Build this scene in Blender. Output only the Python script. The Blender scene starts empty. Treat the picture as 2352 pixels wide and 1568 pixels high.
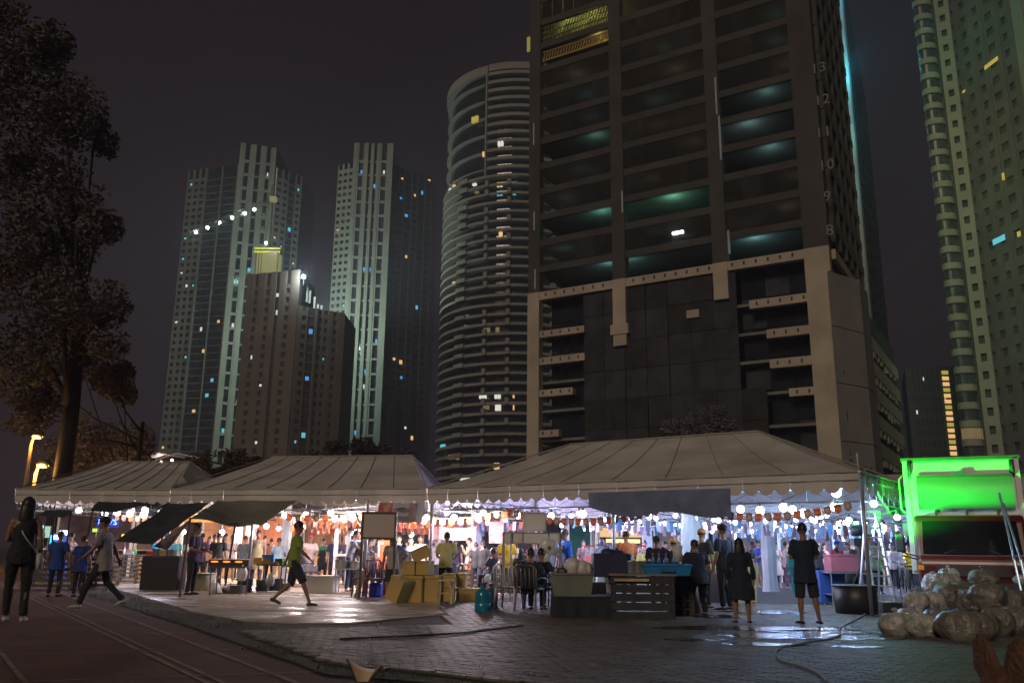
import bpy, math, random
from mathutils import Vector, Matrix, noise
R = math.radians
SC = bpy.context.scene
COL = SC.collection
random.seed(7)

# ------------------------------------------------------------------ camera
F = 1957.0; CX = 1176.0; CY = 784.0          # focal length and centre in units of a 2352 px wide picture
cam_d = bpy.data.cameras.new('camera'); cam = bpy.data.objects.new('camera', cam_d); COL.objects.link(cam)
cam_d.sensor_width = 36; cam_d.lens = 36 * F / 2352; cam_d.clip_start = 0.1; cam_d.clip_end = 3000
cam.location = (0, 0, 1.22); cam.rotation_euler = (R(90 + 13.6), R(-0.6), 0)
SC.camera = cam
CM = cam.rotation_euler.to_matrix(); CO = Vector((0, 0, 1.22))

# ------------------------------------------------------------------ night sky, faint street glow, exposure
w = bpy.data.worlds.new('World'); SC.world = w; w.use_nodes = True
nt = w.node_tree; nt.nodes.clear()
wo = nt.nodes.new('ShaderNodeOutputWorld'); bg = nt.nodes.new('ShaderNodeBackground')
tc = nt.nodes.new('ShaderNodeTexCoord'); sp = nt.nodes.new('ShaderNodeSeparateXYZ'); cr = nt.nodes.new('ShaderNodeValToRGB')
nz = nt.nodes.new('ShaderNodeTexNoise'); nz.inputs['Scale'].default_value = 2.2; nz.inputs['Detail'].default_value = 4
mxs = nt.nodes.new('ShaderNodeMix'); mxs.data_type = 'RGBA'; mxs.blend_type = 'MULTIPLY'; mxs.inputs[0].default_value = .35
cr.color_ramp.elements[0].position = 0.0; cr.color_ramp.elements[0].color = (.0148, .0100, .0146, 1)
cr.color_ramp.elements[1].position = .75; cr.color_ramp.elements[1].color = (.0100, .0066, .0096, 1)
nt.links.new(tc.outputs['Generated'], sp.inputs[0]); nt.links.new(sp.outputs[2], cr.inputs[0])
nt.links.new(tc.outputs['Generated'], nz.inputs['Vector'])
nt.links.new(cr.outputs[0], mxs.inputs[6]); nt.links.new(nz.outputs['Fac'], mxs.inputs[7])
nt.links.new(mxs.outputs[2], bg.inputs[0]); nt.links.new(bg.outputs[0], wo.inputs[0]); bg.inputs[1].default_value = 1.08
sd = bpy.data.lights.new('street_glow', 'SUN'); sd.energy = 0.95; sd.angle = R(14); sd.color = (1, .80, .60)
so = bpy.data.objects.new('street_glow', sd); COL.objects.link(so); so.rotation_euler = (R(66), 0, R(-24))
SC.view_settings.view_transform = 'Standard'; SC.view_settings.look = 'None'
SC.view_settings.exposure = 0; SC.view_settings.gamma = 1; SC.view_settings.use_curve_mapping = False
SC.cycles.max_bounces = 5; SC.cycles.diffuse_bounces = 2; SC.cycles.glossy_bounces = 2; SC.cycles.transparent_max_bounces = 12
SC.cycles.transmission_bounces = 3
SC.cycles.use_light_tree = True; SC.cycles.sample_clamp_indirect = 2.0; SC.cycles.caustics_reflective = False; SC.cycles.caustics_refractive = False
try:
    SC.cycles.use_denoising = True
except Exception: pass

# ------------------------------------------------------------------ helpers
def ray(px, py): return CM @ Vector(((px - CX) / F, -(py - CY) / F, -1))
def P(px, py, Y):
    r = ray(px, py); return CO + r * (Y / r.y)
def G(px, py, z=0.0):
    r = ray(px, py); return CO + r * ((z - CO.z) / r.z)
def PV(px, py, A, B):                       # on the vertical plane through A and B
    r = ray(px, py); n = Vector((B[1] - A[1], A[0] - B[0], 0)); a = Vector((A[0], A[1], 0))
    return CO + r * ((a - CO).dot(n) / r.dot(n))
def kY(k): return F / k * 0.972             # distance at which one metre spans k pixels

MATS = {}
def mat(name, col, rough=.7, metal=0, var=.25, scale=3.0, bump=0, emit=None, es=0, alpha=1, trans=0, two=None, spec=None, bscale=None):
    if name in MATS: return MATS[name]
    m = bpy.data.materials.new(name); m.use_nodes = True; n = m.node_tree; b = n.nodes['Principled BSDF']; L = n.links
    MATS[name] = m
    b.inputs['Roughness'].default_value = rough; b.inputs['Metallic'].default_value = metal
    if spec is not None: b.inputs['Specular IOR Level'].default_value = spec
    if var or two or bump:
        t = n.nodes.new('ShaderNodeTexCoord'); z = n.nodes.new('ShaderNodeTexNoise'); z.inputs['Scale'].default_value = scale
        z.inputs['Detail'].default_value = 5; L.new(t.outputs['Object'], z.inputs['Vector'])
        r = n.nodes.new('ShaderNodeValToRGB'); r.color_ramp.elements[0].position = .3; r.color_ramp.elements[1].position = .7
        c2 = two or tuple(min(1, c * (1 + var)) for c in col); c1 = tuple(c * (1 - var) for c in col) if not two else col
        r.color_ramp.elements[0].color = (*c1, 1); r.color_ramp.elements[1].color = (*c2, 1)
        L.new(z.outputs['Fac'], r.inputs[0]); L.new(r.outputs[0], b.inputs['Base Color'])
        if bump:
            z2 = n.nodes.new('ShaderNodeTexNoise'); z2.inputs['Scale'].default_value = bscale or scale * 5; z2.inputs['Detail'].default_value = 4
            L.new(t.outputs['Object'], z2.inputs['Vector'])
            bp = n.nodes.new('ShaderNodeBump'); bp.inputs['Strength'].default_value = bump; bp.inputs['Distance'].default_value = .05
            L.new(z2.outputs['Fac'], bp.inputs['Height']); L.new(bp.outputs[0], b.inputs['Normal'])
    else: b.inputs['Base Color'].default_value = (*col, 1)
    if emit:
        b.inputs['Emission Color'].default_value = (*emit, 1); b.inputs['Emission Strength'].default_value = es
        m.cycles.emission_sampling = 'NONE'
    if alpha < 1: b.inputs['Alpha'].default_value = alpha
    if trans: b.inputs['Transmission Weight'].default_value = trans
    return m
def glow(name, col, s):                     # lamps, lit windows, screens, and lit parts painted by emission
    return mat(name, (.02, .02, .02), .5, 0, 0, emit=col, es=s)

class MB:
    def __init__(s): s.v = []; s.f = []; s.sm = False
    def add(s, vs, fs):
        o = len(s.v); s.v += [tuple(v) for v in vs]; s.f += [tuple(i + o for i in f) for f in fs]; return s
    def box(s, c, d, rz=0, M=None):
        x, y, z = d[0] / 2, d[1] / 2, d[2] / 2; ca, sa = math.cos(rz), math.sin(rz); vs = []
        for i in (-1, 1):
            for j in (-1, 1):
                for k in (-1, 1):
                    a = Vector((i * x, j * y, k * z))
                    if M is not None: a = M @ a
                    vs.append((c[0] + a.x * ca - a.y * sa, c[1] + a.x * sa + a.y * ca, c[2] + a.z))
        return s.add(vs, [(0, 1, 3, 2), (4, 6, 7, 5), (0, 4, 5, 1), (2, 3, 7, 6), (0, 2, 6, 4), (1, 5, 7, 3)])
    def bar(s, a, b, w_, h_=None):          # rectangular bar from a to b
        a = Vector(a); b = Vector(b); t = b - a; L = t.length
        if L < 1e-6: return s
        q = t.to_track_quat('Y', 'Z').to_matrix()
        return s.box((a + b) / 2, (w_, L, h_ or w_), 0, q)
    def tube(s, pts, rad, n=8, cap=True, X=None):
        pts = [Vector(p) for p in pts]; rr = rad if isinstance(rad, (list, tuple)) and len(rad) == len(pts) else [rad] * len(pts)
        o = len(s.v); N = len(pts); up = Vector(X) if X else None
        for i, p in enumerate(pts):
            t = (pts[min(i + 1, N - 1)] - pts[max(i - 1, 0)]); t = t.normalized() if t.length > 1e-9 else Vector((0, 0, 1))
            if up is None:
                up = Vector((1, 0, 0)) if abs(t.x) < .8 else Vector((0, 1, 0))
            u = (up - t * up.dot(t)); u = u.normalized() if u.length > 1e-6 else Vector((1, 0, 0)); v = t.cross(u)
            r = rr[i]; ra, rb = (r if isinstance(r, (tuple, list)) else (r, r))
            for k in range(n):
                a = 2 * math.pi * k / n; s.v.append(tuple(p + u * (ra * math.cos(a)) + v * (rb * math.sin(a))))
        for i in range(N - 1):
            for k in range(n):
                k2 = (k + 1) % n; s.f.append((o + i * n + k, o + i * n + k2, o + (i + 1) * n + k2, o + (i + 1) * n + k))
        if cap:
            s.f.append(tuple(o + k for k in reversed(range(n)))); s.f.append(tuple(o + (N - 1) * n + k for k in range(n)))
        return s
    def lathe(s, c, prof, n=16):            # profile of (r, z)
        c = Vector(c); return s.tube([c + Vector((0, 0, z)) for r, z in prof], [r for r, z in prof], n, True, (1, 0, 0))
    def ball(s, c, r, n=10, m=6):
        c = Vector(c); r = r if isinstance(r, (tuple, list)) else (r, r, r); o = len(s.v)
        for i in range(m + 1):
            th = math.pi * i / m
            for k in range(n):
                a = 2 * math.pi * k / n
                s.v.append((c.x + r[0] * math.sin(th) * math.cos(a), c.y + r[1] * math.sin(th) * math.sin(a), c.z + r[2] * math.cos(th)))
        for i in range(m):
            for k in range(n):
                k2 = (k + 1) % n; s.f.append((o + i * n + k, o + (i + 1) * n + k, o + (i + 1) * n + k2, o + i * n + k2))
        return s
    def prism(s, poly, z0, z1):
        n = len(poly); vs = [(x, y, z0) for x, y in poly] + [(x, y, z1) for x, y in poly]
        return s.add(vs, [tuple(reversed(range(n))), tuple(range(n, 2 * n))] + [(i, (i + 1) % n, n + (i + 1) % n, n + i) for i in range(n)])
    def sheet(s, fn, nu, nv):               # grid surface fn(u,v)
        o = len(s.v)
        for j in range(nv + 1):
            for i in range(nu + 1): s.v.append(tuple(fn(i / nu, j / nv)))
        for j in range(nv):
            for i in range(nu):
                a = o + j * (nu + 1) + i; s.f.append((a, a + 1, a + nu + 2, a + nu + 1))
        return s
    def mesh(s, name, m, inv=None, smooth=False):
        me = bpy.data.meshes.new(name); vs = [inv @ Vector(v) for v in s.v] if inv is not None else s.v
        me.from_pydata(vs, [], s.f); me.materials.append(m)
        if smooth: me.polygons.foreach_set('use_smooth', [True] * len(me.polygons))
        me.update(); return me
    def build(s, name, m, parent=None, smooth=False, world=True):
        inv = None
        if parent is not None and world:
            q = parent
            while q.parent is not None: q = q.parent
            if q['_m']: inv = (Matrix.Translation(q.location) @ Matrix.Rotation(q.rotation_euler.z, 4, 'Z') @ Matrix.Diagonal((*q.scale, 1))).inverted()
        o = bpy.data.objects.new(name, s.mesh(name, m, inv, smooth)); COL.objects.link(o)
        if parent is not None: o.parent = parent
        else: o['_m'] = 0
        return o
ROOTS = []
def thing(name, label, cat, loc=(0, 0, 0), rz=0, group=None):
    o = bpy.data.objects.new(name, None); COL.objects.link(o); o.location = loc; o.rotation_euler = (0, 0, rz)
    o.empty_display_size = .2; o['_m'] = 1; tag(o, label, cat, group); ROOTS.append(o); return o
def tag(o, label=None, cat=None, group=None, kind=None):
    if label: o['label'] = label
    if cat: o['category'] = cat
    if group: o['group'] = group
    if kind: o['kind'] = kind
    return o
def struct(name, mb, m, smooth=False):
    o = mb.build(name, m, None, smooth); o['kind'] = 'structure'; return o
def piece(name, me, parent, loc=(0, 0, 0), rot=(0, 0, 0), sc=None):
    o = bpy.data.objects.new(name, me); COL.objects.link(o); o.parent = parent; o.location = loc; o.rotation_euler = rot
    if sc: o.scale = sc
    return o
def local(root, p):                          # world point -> root's frame (translation + z rotation)
    return Matrix.Rotation(-root.rotation_euler.z, 3, 'Z') @ (Vector(p) - root.location)
def copy_tree(o, parent=None):
    c = o.copy(); COL.objects.link(c); c.parent = parent
    for ch in o.children: copy_tree(ch, c)
    return c
def plight(name, loc, e, col=(1, 1, 1), size=.06, parent=None, kind='POINT', to=None, ang=60):
    l = bpy.data.lights.new(name, kind); l.energy = e; l.color = col; l.shadow_soft_size = size
    o = bpy.data.objects.new(name, l); COL.objects.link(o)
    if parent is not None:
        o.parent = parent; o.location = local(parent, loc)
    else: o.location = loc
    if kind == 'SPOT':
        l.spot_size = R(ang); l.spot_blend = .6
        q = (Vector(to) - Vector(loc)).to_track_quat('-Z', 'Y').to_euler(); o.rotation_euler = q
        if parent is not None: o.rotation_euler = (Matrix.Rotation(-parent.rotation_euler.z, 3, 'Z') @ q.to_matrix()).to_euler()
    return o
def text(name, s_, size, m, loc, rz=0, parent=None, extr=.004, rx=90, align='CENTER'):
    c = bpy.data.curves.new(name, 'FONT'); c.body = s_; c.size = size; c.extrude = extr; c.align_x = align; c.align_y = 'CENTER'; c.resolution_u = 2
    c.materials.append(m); o = bpy.data.objects.new(name, c); COL.objects.link(o)
    if parent is not None:
        o.parent = parent; o.location = local(parent, loc); rz -= parent.rotation_euler.z
    else: o.location = loc
    o.rotation_euler = (R(rx), 0, rz); return to_mesh(o)
def to_mesh(o):                              # lettering as real mesh geometry
    dg = bpy.context.evaluated_depsgraph_get(); me = bpy.data.meshes.new_from_object(o.evaluated_get(dg), depsgraph=dg); n = bpy.data.objects.new('lettering', me); nm = o.name
    COL.objects.link(n); n.parent = o.parent; n.location = o.location; n.rotation_euler = o.rotation_euler; bpy.data.objects.remove(o); n.name = nm
    if n.parent is None: n['_m'] = 0
    return n
def lerp(a, b, t): return a + (b - a) * t

# shared colours
CONC = mat('concrete', (.30, .27, .23), .9, var=.2, scale=.6)
CONC_D = mat('concrete_dark', (.14, .125, .11), .9, var=.25, scale=.4)
STEEL = mat('steel', (.45, .46, .48), .35, .9, var=.1)
DSTEEL = mat('dark_steel', (.06, .065, .08), .5, .5, var=.2)
BLACK = mat('black_plastic', (.02, .02, .022), .5, var=.2)
WOOD = mat('wood', (.28, .15, .07), .7, var=.35, scale=6)
WOODL = mat('pale_wood', (.45, .31, .17), .7, var=.3, scale=6)
WOODD = mat('dark_wood', (.07, .045, .03), .7, var=.3, scale=6)
WHITE = mat('white_paint', (.75, .74, .72), .6, var=.06)
GLASSD = mat('dark_glass', (.012, .016, .022), .12, 0, var=.5, scale=.3)
# ================================================================== GROUND
gm = mat('ground_dark', (.045, .036, .03), .95, var=.35, scale=.8, bump=.4, bscale=9)
struct('ground', MB().add([(-900, -60, -.012), (900, -60, -.012), (900, 1500, -.012), (-900, 1500, -.012)], [(0, 1, 2, 3)]), gm)
# running track, bottom left
tm = mat('running_track', (.095, .04, .03), .95, var=.25, scale=1.1, bump=.5, bscale=60)
edge = [G(173, 1362), G(378, 1427), G(425, 1443), G(689, 1532), G(745, 1555), G(900, 1650)]
edge2 = [(e.x, e.y) for e in edge]
e0 = edge2[0]; dirx = (edge2[0][0] - edge2[3][0], edge2[0][1] - edge2[3][1])
far = (e0[0] + dirx[0] * 3, e0[1] + dirx[1] * 3)
track = [(-60, -5), (edge2[-1][0] + 1.2, -5), edge2[-1]] + list(reversed(edge2[:-1])) + [far, (-90, far[1])]
struct('running_track', MB().add([(x, y, -.004) for x, y in track], [tuple(range(len(track)))]), tm)
lm = mat('worn_white_line', (.22, .19, .16), .9, two=(.10, .065, .05), scale=4)
def stripe(a, b, wd, z=.001, name='lane_line'):
    a = Vector((a[0], a[1], 0)); b = Vector((b[0], b[1], 0)); t = (b - a).normalized(); nrm = Vector((-t.y, t.x, 0)) * wd / 2; N = 14; m = MB()
    def fn(u, v):
        p = a + (b - a) * u; wob = .12 * noise.noise(p * 1.3)
        return p + nrm * ((v - .5) * 2 * (1 + wob * 2)) + Vector((0, 0, z))
    m.sheet(fn, N, 1); o = m.build(name, lm); o['kind'] = 'structure'; return o
stripe(far, edge2[-1], .06)
for o_ in (0, .13):
    a = G(30, 1353); b = G(478, 1568); t = (b - a).normalized(); n_ = Vector((-t.y, t.x, 0)) * o_
    stripe(a + n_ - t * 8, b + n_ + t * 4, .05)
for (x0, y0, x1, y1) in [(-40, 1567, 730, 1541), (60, 1500, 560, 1490), (60, 1456, 450, 1452), (100, 1428, 380, 1426), (140, 1405, 330, 1404)]:
    stripe(G(x0, y0), G(x1, y1), .045)
a = G(-60, 1420); b = G(60, 1568); stripe(a, b, .05)
# grass verge between track and paving
ga = [(172, 1356), (430, 1436), (689, 1525), (745, 1548), (1000, 1568), (1300, 1568), (1100, 1530), (900, 1500), (740, 1470), (620, 1440), (439, 1408), (322, 1370), (272, 1353), (200, 1345)]
gg = [G(x, y) for x, y in ga]
gmat = mat('grass_soil', (.03, .032, .016), .95, var=.4, scale=5, bump=.6, bscale=40)
struct('verge', MB().add([(p.x, p.y, .002) for p in gg], [tuple(range(len(gg)))]), gmat)
gb = MB(); rg = random.Random(3)
def inpoly(x, y, po):
    c = False; j = len(po) - 1
    for i in range(len(po)):
        if (po[i][1] > y) != (po[j][1] > y) and x < (po[j][0] - po[i][0]) * (y - po[i][1]) / (po[j][1] - po[i][1]) + po[i][0]: c = not c
        j = i
    return c
gp = [(p.x, p.y) for p in gg]; xs = [p[0] for p in gp]; ys = [p[1] for p in gp]; cnt = 0
while cnt < 9000:
    x = rg.uniform(min(xs), max(xs)); y = rg.uniform(min(ys), max(ys))
    if not inpoly(x, y, gp) or noise.noise(Vector((x, y, 0)) * .9) < -.12: 
        cnt += .3; continue
    h = rg.uniform(.02, .07); a = rg.uniform(0, 6.28); dx, dy = .006 * math.cos(a), .006 * math.sin(a); lx, ly = rg.uniform(-.03, .03), rg.uniform(-.03, .03)
    gb.add([(x - dx, y - dy, 0), (x + dx, y + dy, 0), (x + lx, y + ly, h)], [(0, 1, 2)]); cnt += 1
o = gb.build('grass', mat('grass_blades', (.05, .06, .022), .9, var=.4)); tag(o, 'short sparse grass on the verge beside the track', 'grass', kind='stuff')
# wet concrete apron, painted paler inside the lit area, its lower edge the shade line
cp = [(272, 1355), (322, 1368), (439, 1403), (556, 1424), (689, 1431), (820, 1430), (935, 1419), (1075, 1405), (1120, 1395), (1180, 1350), (1150, 1320), (700, 1318), (350, 1318), (200, 1335)]
cg = [G(x, y) for x, y in cp]
cm = mat('wet_concrete_lit', (.25, .20, .155), .42, two=(.36, .31, .26), scale=2.2, bump=.35, bscale=5)
n = cm.node_tree; b_ = n.nodes['Principled BSDF']; rr = n.nodes.new('ShaderNodeMapRange'); zz = n.nodes.new('ShaderNodeTexNoise'); zz.inputs['Scale'].default_value = .9; zz.inputs['Detail'].default_value = 6
mp = n.nodes.new('ShaderNodeMapping'); mp.inputs['Scale'].default_value = (.5, 1.6, 1); tcx = n.nodes.new('ShaderNodeTexCoord'); n.links.new(tcx.outputs['Object'], mp.inputs[0]); n.links.new(mp.outputs[0], zz.inputs['Vector'])
rr.inputs[1].default_value = .42; rr.inputs[2].default_value = .62; rr.inputs[3].default_value = .22; rr.inputs[4].default_value = .75
n.links.new(zz.outputs['Fac'], rr.inputs[0]); n.links.new(rr.outputs[0], b_.inputs['Roughness'])
struct('concrete_apron_lit', MB().add([(p.x, p.y, .012) for p in cg] + [(p.x, p.y, -.02) for p in cg],
       [tuple(range(len(cg)))] + [(i, (i + 1) % len(cg), len(cg) + (i + 1) % len(cg), len(cg) + i) for i in range(len(cg))]), cm)
# brick paving
pv = [mat('paver_%s' % q, c, .62, var=.25, scale=3, bump=.25, bscale=25) for q, c in (('grey', (.095, .086, .078)), ('brown', (.08, .066, .055)), ('pale', (.12, .105, .09)))]
base = mat('paver_bed', (.035, .03, .026), .9, var=.2)
pr = [G(640, 1452), G(1000, 1425), G(1200, 1300, 0), G(2500, 1290), G(2500, 1600), G(1300, 1575), G(900, 1500)]
yN, yF = 7.0, 30.0
struct('paving_bed', MB().add([(-2.2, 30, .004), (-1.0, 14.3, .004), (-3.9, 12.9, .004), (-1.9, 9.6, .004), (0.4, 8.2, .004), (6.5, 7.2, .004), (14, 7.2, .004), (30, 30, .004)], [(7, 6, 5, 4, 3, 2, 1, 0)]), base)
pdir = Vector((.577 * .5 + .5, .816 * .5 - .1, 0)).normalized(); pdir = Vector((math.cos(R(-35)), math.sin(R(-35)), 0)); pq = Vector((-pdir.y, pdir.x, 0))
bl, bw = .21, .105; cells = []
region = [(-2.2, 26), (-1.0, 14.3), (-3.9, 12.9), (-1.9, 9.6), (0.4, 8.2), (6.5, 7.4), (11, 7.6), (11, 26)]
for i in range(-120, 140):
    for j in range(0, 330):
        p = pdir * (i * bl + (.5 * bl if j % 2 else 0)) + pq * (j * bw)
        if p.y < 20.5 and inpoly(p.x, p.y, region): cells.append((p.x, p.y))
cells.sort(key=lambda c: c[1] + .0 * c[0])
brk = [MB().box((0, 0, .008), (bl - .012, bw - .012, .028)).mesh('brick', m) for m in pv]
pav_root = thing('brick_paving', 'dark grey brown brick paving in front of the stalls', 'paving', (0, 0, 0)); pav_root['kind'] = 'structure'; del pav_root['category']; del pav_root['label']
rp = random.Random(9); jm = [MB(), MB(), MB()]; ang = math.atan2(pdir.y, pdir.x)
vis = [c for c in cells if abs(c[0]) < .62 * c[1] + .2]
near = set(vis[:0]); 
# the bricks that show largest: in the lit gap on the right
vis2 = sorted(vis, key=lambda c: (c[0] - 4.6) ** 2 + (c[1] - 13.2) ** 2)[:290]; near = set(vis2)
for c in vis:
    q = rp.choice([0, 0, 1, 1, 2]); z = rp.uniform(0, .006)
    if c in near: piece('brick', brk[q], pav_root, (c[0], c[1], z), (rp.uniform(-.01, .01), rp.uniform(-.01, .01), ang))
    else: jm[q].box((c[0], c[1], .008 + z), (bl - .012, bw - .012, .028), ang)
for q in range(3):
    o = jm[q].build('bricks', pv[q], pav_root); o['kind'] = 'stuff'
# puddles
pm = mat('puddle_water', (.012, .012, .014), .05, var=.1, bump=.8, bscale=7)
def puddle(px, py, rx, ry, seed, lab):
    c = G(px, py); m = MB(); N = 40; pts = []
    for k in range(N):
        a = 2 * math.pi * k / N; rr_ = 1 + .45 * noise.noise(Vector((math.cos(a) * 1.6, math.sin(a) * 1.6, seed)))+ .2 * noise.noise(Vector((math.cos(a) * 5, math.sin(a) * 5, seed)))
        pts.append((c.x + 1.2 * rx * rr_ * math.cos(a), c.y + 1.25 * ry * rr_ * math.sin(a), .0310))
    m.add(pts + [(x, y, .0) for x, y, z in pts], [tuple(range(N))]+[(i,(i+1)%N,N+(i+1)%N,N+i) for i in range(N)]); o = struct('puddle', m, pm); return o
for a in [(1760, 1447, 1.35, .30, 1, ''), (1880, 1466, 1.2, .33, 2, ''), (1650, 1418, .5, .3, 3, ''), (1590, 1473, .35, .16, 4, ''), (1745, 1484, .5, .16, 5, ''), (1765, 1408, .75, .4, 6, ''), (1975, 1490, .25, .1, 7, ''), (1900, 1455, .9, .2, 8, '')]: puddle(*a)
def cable(name, pts, r, m, label):
    mb = MB(); q = []
    for i in range(len(pts) - 1):
        p0 = pts[max(i - 1, 0)]; p1 = pts[i]; p2 = pts[i + 1]; p3 = pts[min(i + 2, len(pts) - 1)]
        for k in range(5):
            t = k / 5; q.append(.5 * ((2 * p1) + (p2 - p0) * t + (2 * p0 - 5 * p1 + 4 * p2 - p3) * t * t + (3 * p1 - p0 - 3 * p2 + p3) * t ** 3))
    q.append(pts[-1]); mb.tube(q, r, 6); o = mb.build(name, m, None, True); tag(o, label, 'cable'); return o
cable('cable', [G(x, y, .045) for x, y in [(1975, 1395), (1990, 1405), (1960, 1425), (1930, 1440), (1925, 1460), (1850, 1475), (1795, 1485), (1782, 1500), (1800, 1518), (1840, 1528), (1880, 1545), (1900, 1565)]], .012, mat('cable_grey', (.16, .15, .14), .6, var=.1), 'pale cable curling over the paving from the black tubs on the right')
cable('cable', [G(x, y, .045) for x, y in [(780, 1466), (850, 1463), (960, 1458), (1080, 1450), (1200, 1435)]], .014, BLACK, 'long black cable lying across the dark paving left of the big tables')

# ================================================================== FAR BUILDINGS
LITC = {'cyan': glow('window_cyan', (.14, .6, .7), .95), 'warm': glow('window_warm', (1, .60, .25), .95), 'white': glow('window_white', (.85, .88, .75), .95), 'blue': glow('window_blue', (.08, .4, .9), .95),
        'dimw': glow('window_dim_warm', (.6, .42, .18), .28), 'yell': glow('window_yellow', (.85, .68, .12), .55)}
def facade(root, A, B, z0, z1, fh, cols, wallm, proud=.5, lit=0, litk=('cyan', 'warm', 'white'), seed=1, mull=None, sp=.5, slab=.12, litmax=60):
    """cols: list of (width share, kind). W solid wall, N punched windows, G glass with thin slab lines, S wide spandrels"""
    A = Vector((A[0], A[1], 0)); B = Vector((B[0], B[1], 0)); t = (B - A); L = t.length; t.normalize(); nr = Vector((t.y, -t.x, 0))
    if nr.dot(CO - A) < 0: nr = -nr
    tot = sum(c[0] for c in cols); u = 0; wm = MB(); rnd = random.Random(seed); nf = int((z1 - z0) / fh); cellsl = []
    rz = math.atan2(t.y, t.x)
    def bx(u0, u1, za, zb, pr=proud, m=wm):
        c = A + t * ((u0 + u1) / 2) + nr * (pr / 2); m.box((c.x, c.y, (za + zb) / 2), (u1 - u0, pr, zb - za), rz)
    for wd, kd in cols:
        u0 = u; u1 = u + wd / tot * L; u = u1
        if kd == 'W': bx(u0, u1, z0, z1, proud)
        elif kd == 'F': bx(u0, u1, z0, z1, proud * 1.6)
        else:
            if kd == 'N':
                m_ = (u1 - u0) * .2; bx(u0, u0 + m_, z0, z1, proud * .8); bx(u1 - m_, u1, z0, z1, proud * .8)
                for k in range(nf): bx(u0 + m_, u1 - m_, z0 + k * fh, z0 + (k + sp) * fh, proud * .7)
                a0, a1 = u0 + m_, u1 - m_; s0 = sp
            elif kd == 'G':
                for k in range(nf): bx(u0, u1, z0 + k * fh, z0 + (k + slab) * fh, proud * .35)
                a0, a1 = u0, u1; s0 = slab
            elif kd == 'B':                # balconies: solid parapet band standing out
                for k in range(nf): bx(u0, u1, z0 + k * fh, z0 + (k + .42) * fh, proud * 2.2)
                a0, a1 = u0 + .1 * (u1 - u0), u1 - .1 * (u1 - u0); s0 = .42
            for k in range(nf): cellsl.append((a0, a1, z0 + (k + s0) * fh, z0 + (k + 1) * fh))
    wm.build('wall', wallm, root)
    rnd.shuffle(cellsl)
    for (a0, a1, za, zb) in cellsl[:min(litmax, int(lit * len(cellsl)))]:
        wn = (a1 - a0); ww = min(wn * .7, 1.6); c0 = a0 + rnd.uniform(.1, max(.11, wn - ww)); hh = min(1.7, (zb - za) * rnd.uniform(.4, .75))
        m = MB(); c = A + t * (c0 + ww / 2) + nr * .12; m.box((c.x, c.y, za + hh / 2 + .1), (ww * rnd.uniform(.5, 1), .1, hh), rz)
        m.build('window', LITC[rnd.choice(litk)], root)
    return nr, t, L
def XY(px, py, Y): p = P(px, py, Y); return (p.x, p.y)
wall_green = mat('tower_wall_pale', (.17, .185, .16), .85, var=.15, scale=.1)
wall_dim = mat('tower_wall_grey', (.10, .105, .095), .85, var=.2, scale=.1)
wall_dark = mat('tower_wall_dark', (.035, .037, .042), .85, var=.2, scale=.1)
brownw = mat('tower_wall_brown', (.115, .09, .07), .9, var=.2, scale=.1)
def hgt(px, py, Y): return P(px, py, Y).z
# --- tower A
YA = 340
tA = thing('apartment_tower', 'tall pale apartment tower farthest left with a raised centre', 'tower', (*XY(540, 700, YA), 0))
L0 = XY(435, 395, YA + 7); L1 = XY(553, 378, YA); zW = hgt(553, 378, YA)
C0 = XY(553, 330, YA - 2); C1 = XY(635, 345, YA + 3); zC = hgt(553, 330, YA - 2); R0 = XY(637, 380, YA + 3); R1 = XY(695, 395, YA + 12); bk = 25
MB().prism([L0, L1, C0, C1, R0, R1, (R1[0], R1[1] + bk), (L0[0], L0[1] + bk)], 0, zW).build('core', GLASSD, tA)
MB().prism([C0, C1, (C1[0], C1[1] + bk), (C0[0], C0[1] + bk)], zW + .02, zC).build('crown', GLASSD, tA)
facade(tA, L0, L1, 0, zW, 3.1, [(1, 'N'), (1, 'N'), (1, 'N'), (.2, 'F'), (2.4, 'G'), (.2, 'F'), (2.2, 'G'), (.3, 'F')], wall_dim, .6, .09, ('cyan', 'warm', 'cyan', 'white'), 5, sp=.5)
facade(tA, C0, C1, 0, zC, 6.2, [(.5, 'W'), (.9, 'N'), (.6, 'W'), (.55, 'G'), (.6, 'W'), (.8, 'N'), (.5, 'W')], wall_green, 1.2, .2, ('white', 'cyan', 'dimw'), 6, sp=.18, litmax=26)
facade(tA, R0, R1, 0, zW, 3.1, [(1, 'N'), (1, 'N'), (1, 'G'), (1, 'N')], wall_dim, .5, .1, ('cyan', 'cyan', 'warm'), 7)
# --- tower B
tB = thing('apartment_tower', 'tall pale apartment tower with a raised centre right of the brown unfinished tower', 'tower', (*XY(860, 700, YA), 0))
L0 = XY(779, 380, YA + 3); L1 = XY(815, 374, YA); zW = hgt(815, 374, YA); C0 = XY(815, 331, YA - 2); C1 = XY(905, 330, YA - 2); zC = hgt(815, 331, YA - 2)
R0 = XY(905, 352, YA + 2); R1 = XY(996, 366, YA + 14); bk = 25
MB().prism([L0, L1, C0, C1, R0, R1, (R1[0], R1[1] + bk), (L0[0], L0[1] + bk)], 0, min(zW, hgt(905, 352, YA + 2))).build('core', GLASSD, tB)
MB().prism([C0, C1, (C1[0], C1[1] + bk), (C0[0], C0[1] + bk)], zW + .02, zC).build('crown', GLASSD, tB)
facade(tB, L0, L1, 0, zW, 3.1, [(1, 'N'), (1, 'N'), (1, 'N')], wall_green, .6, .04, ('warm', 'cyan'), 15)
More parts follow.
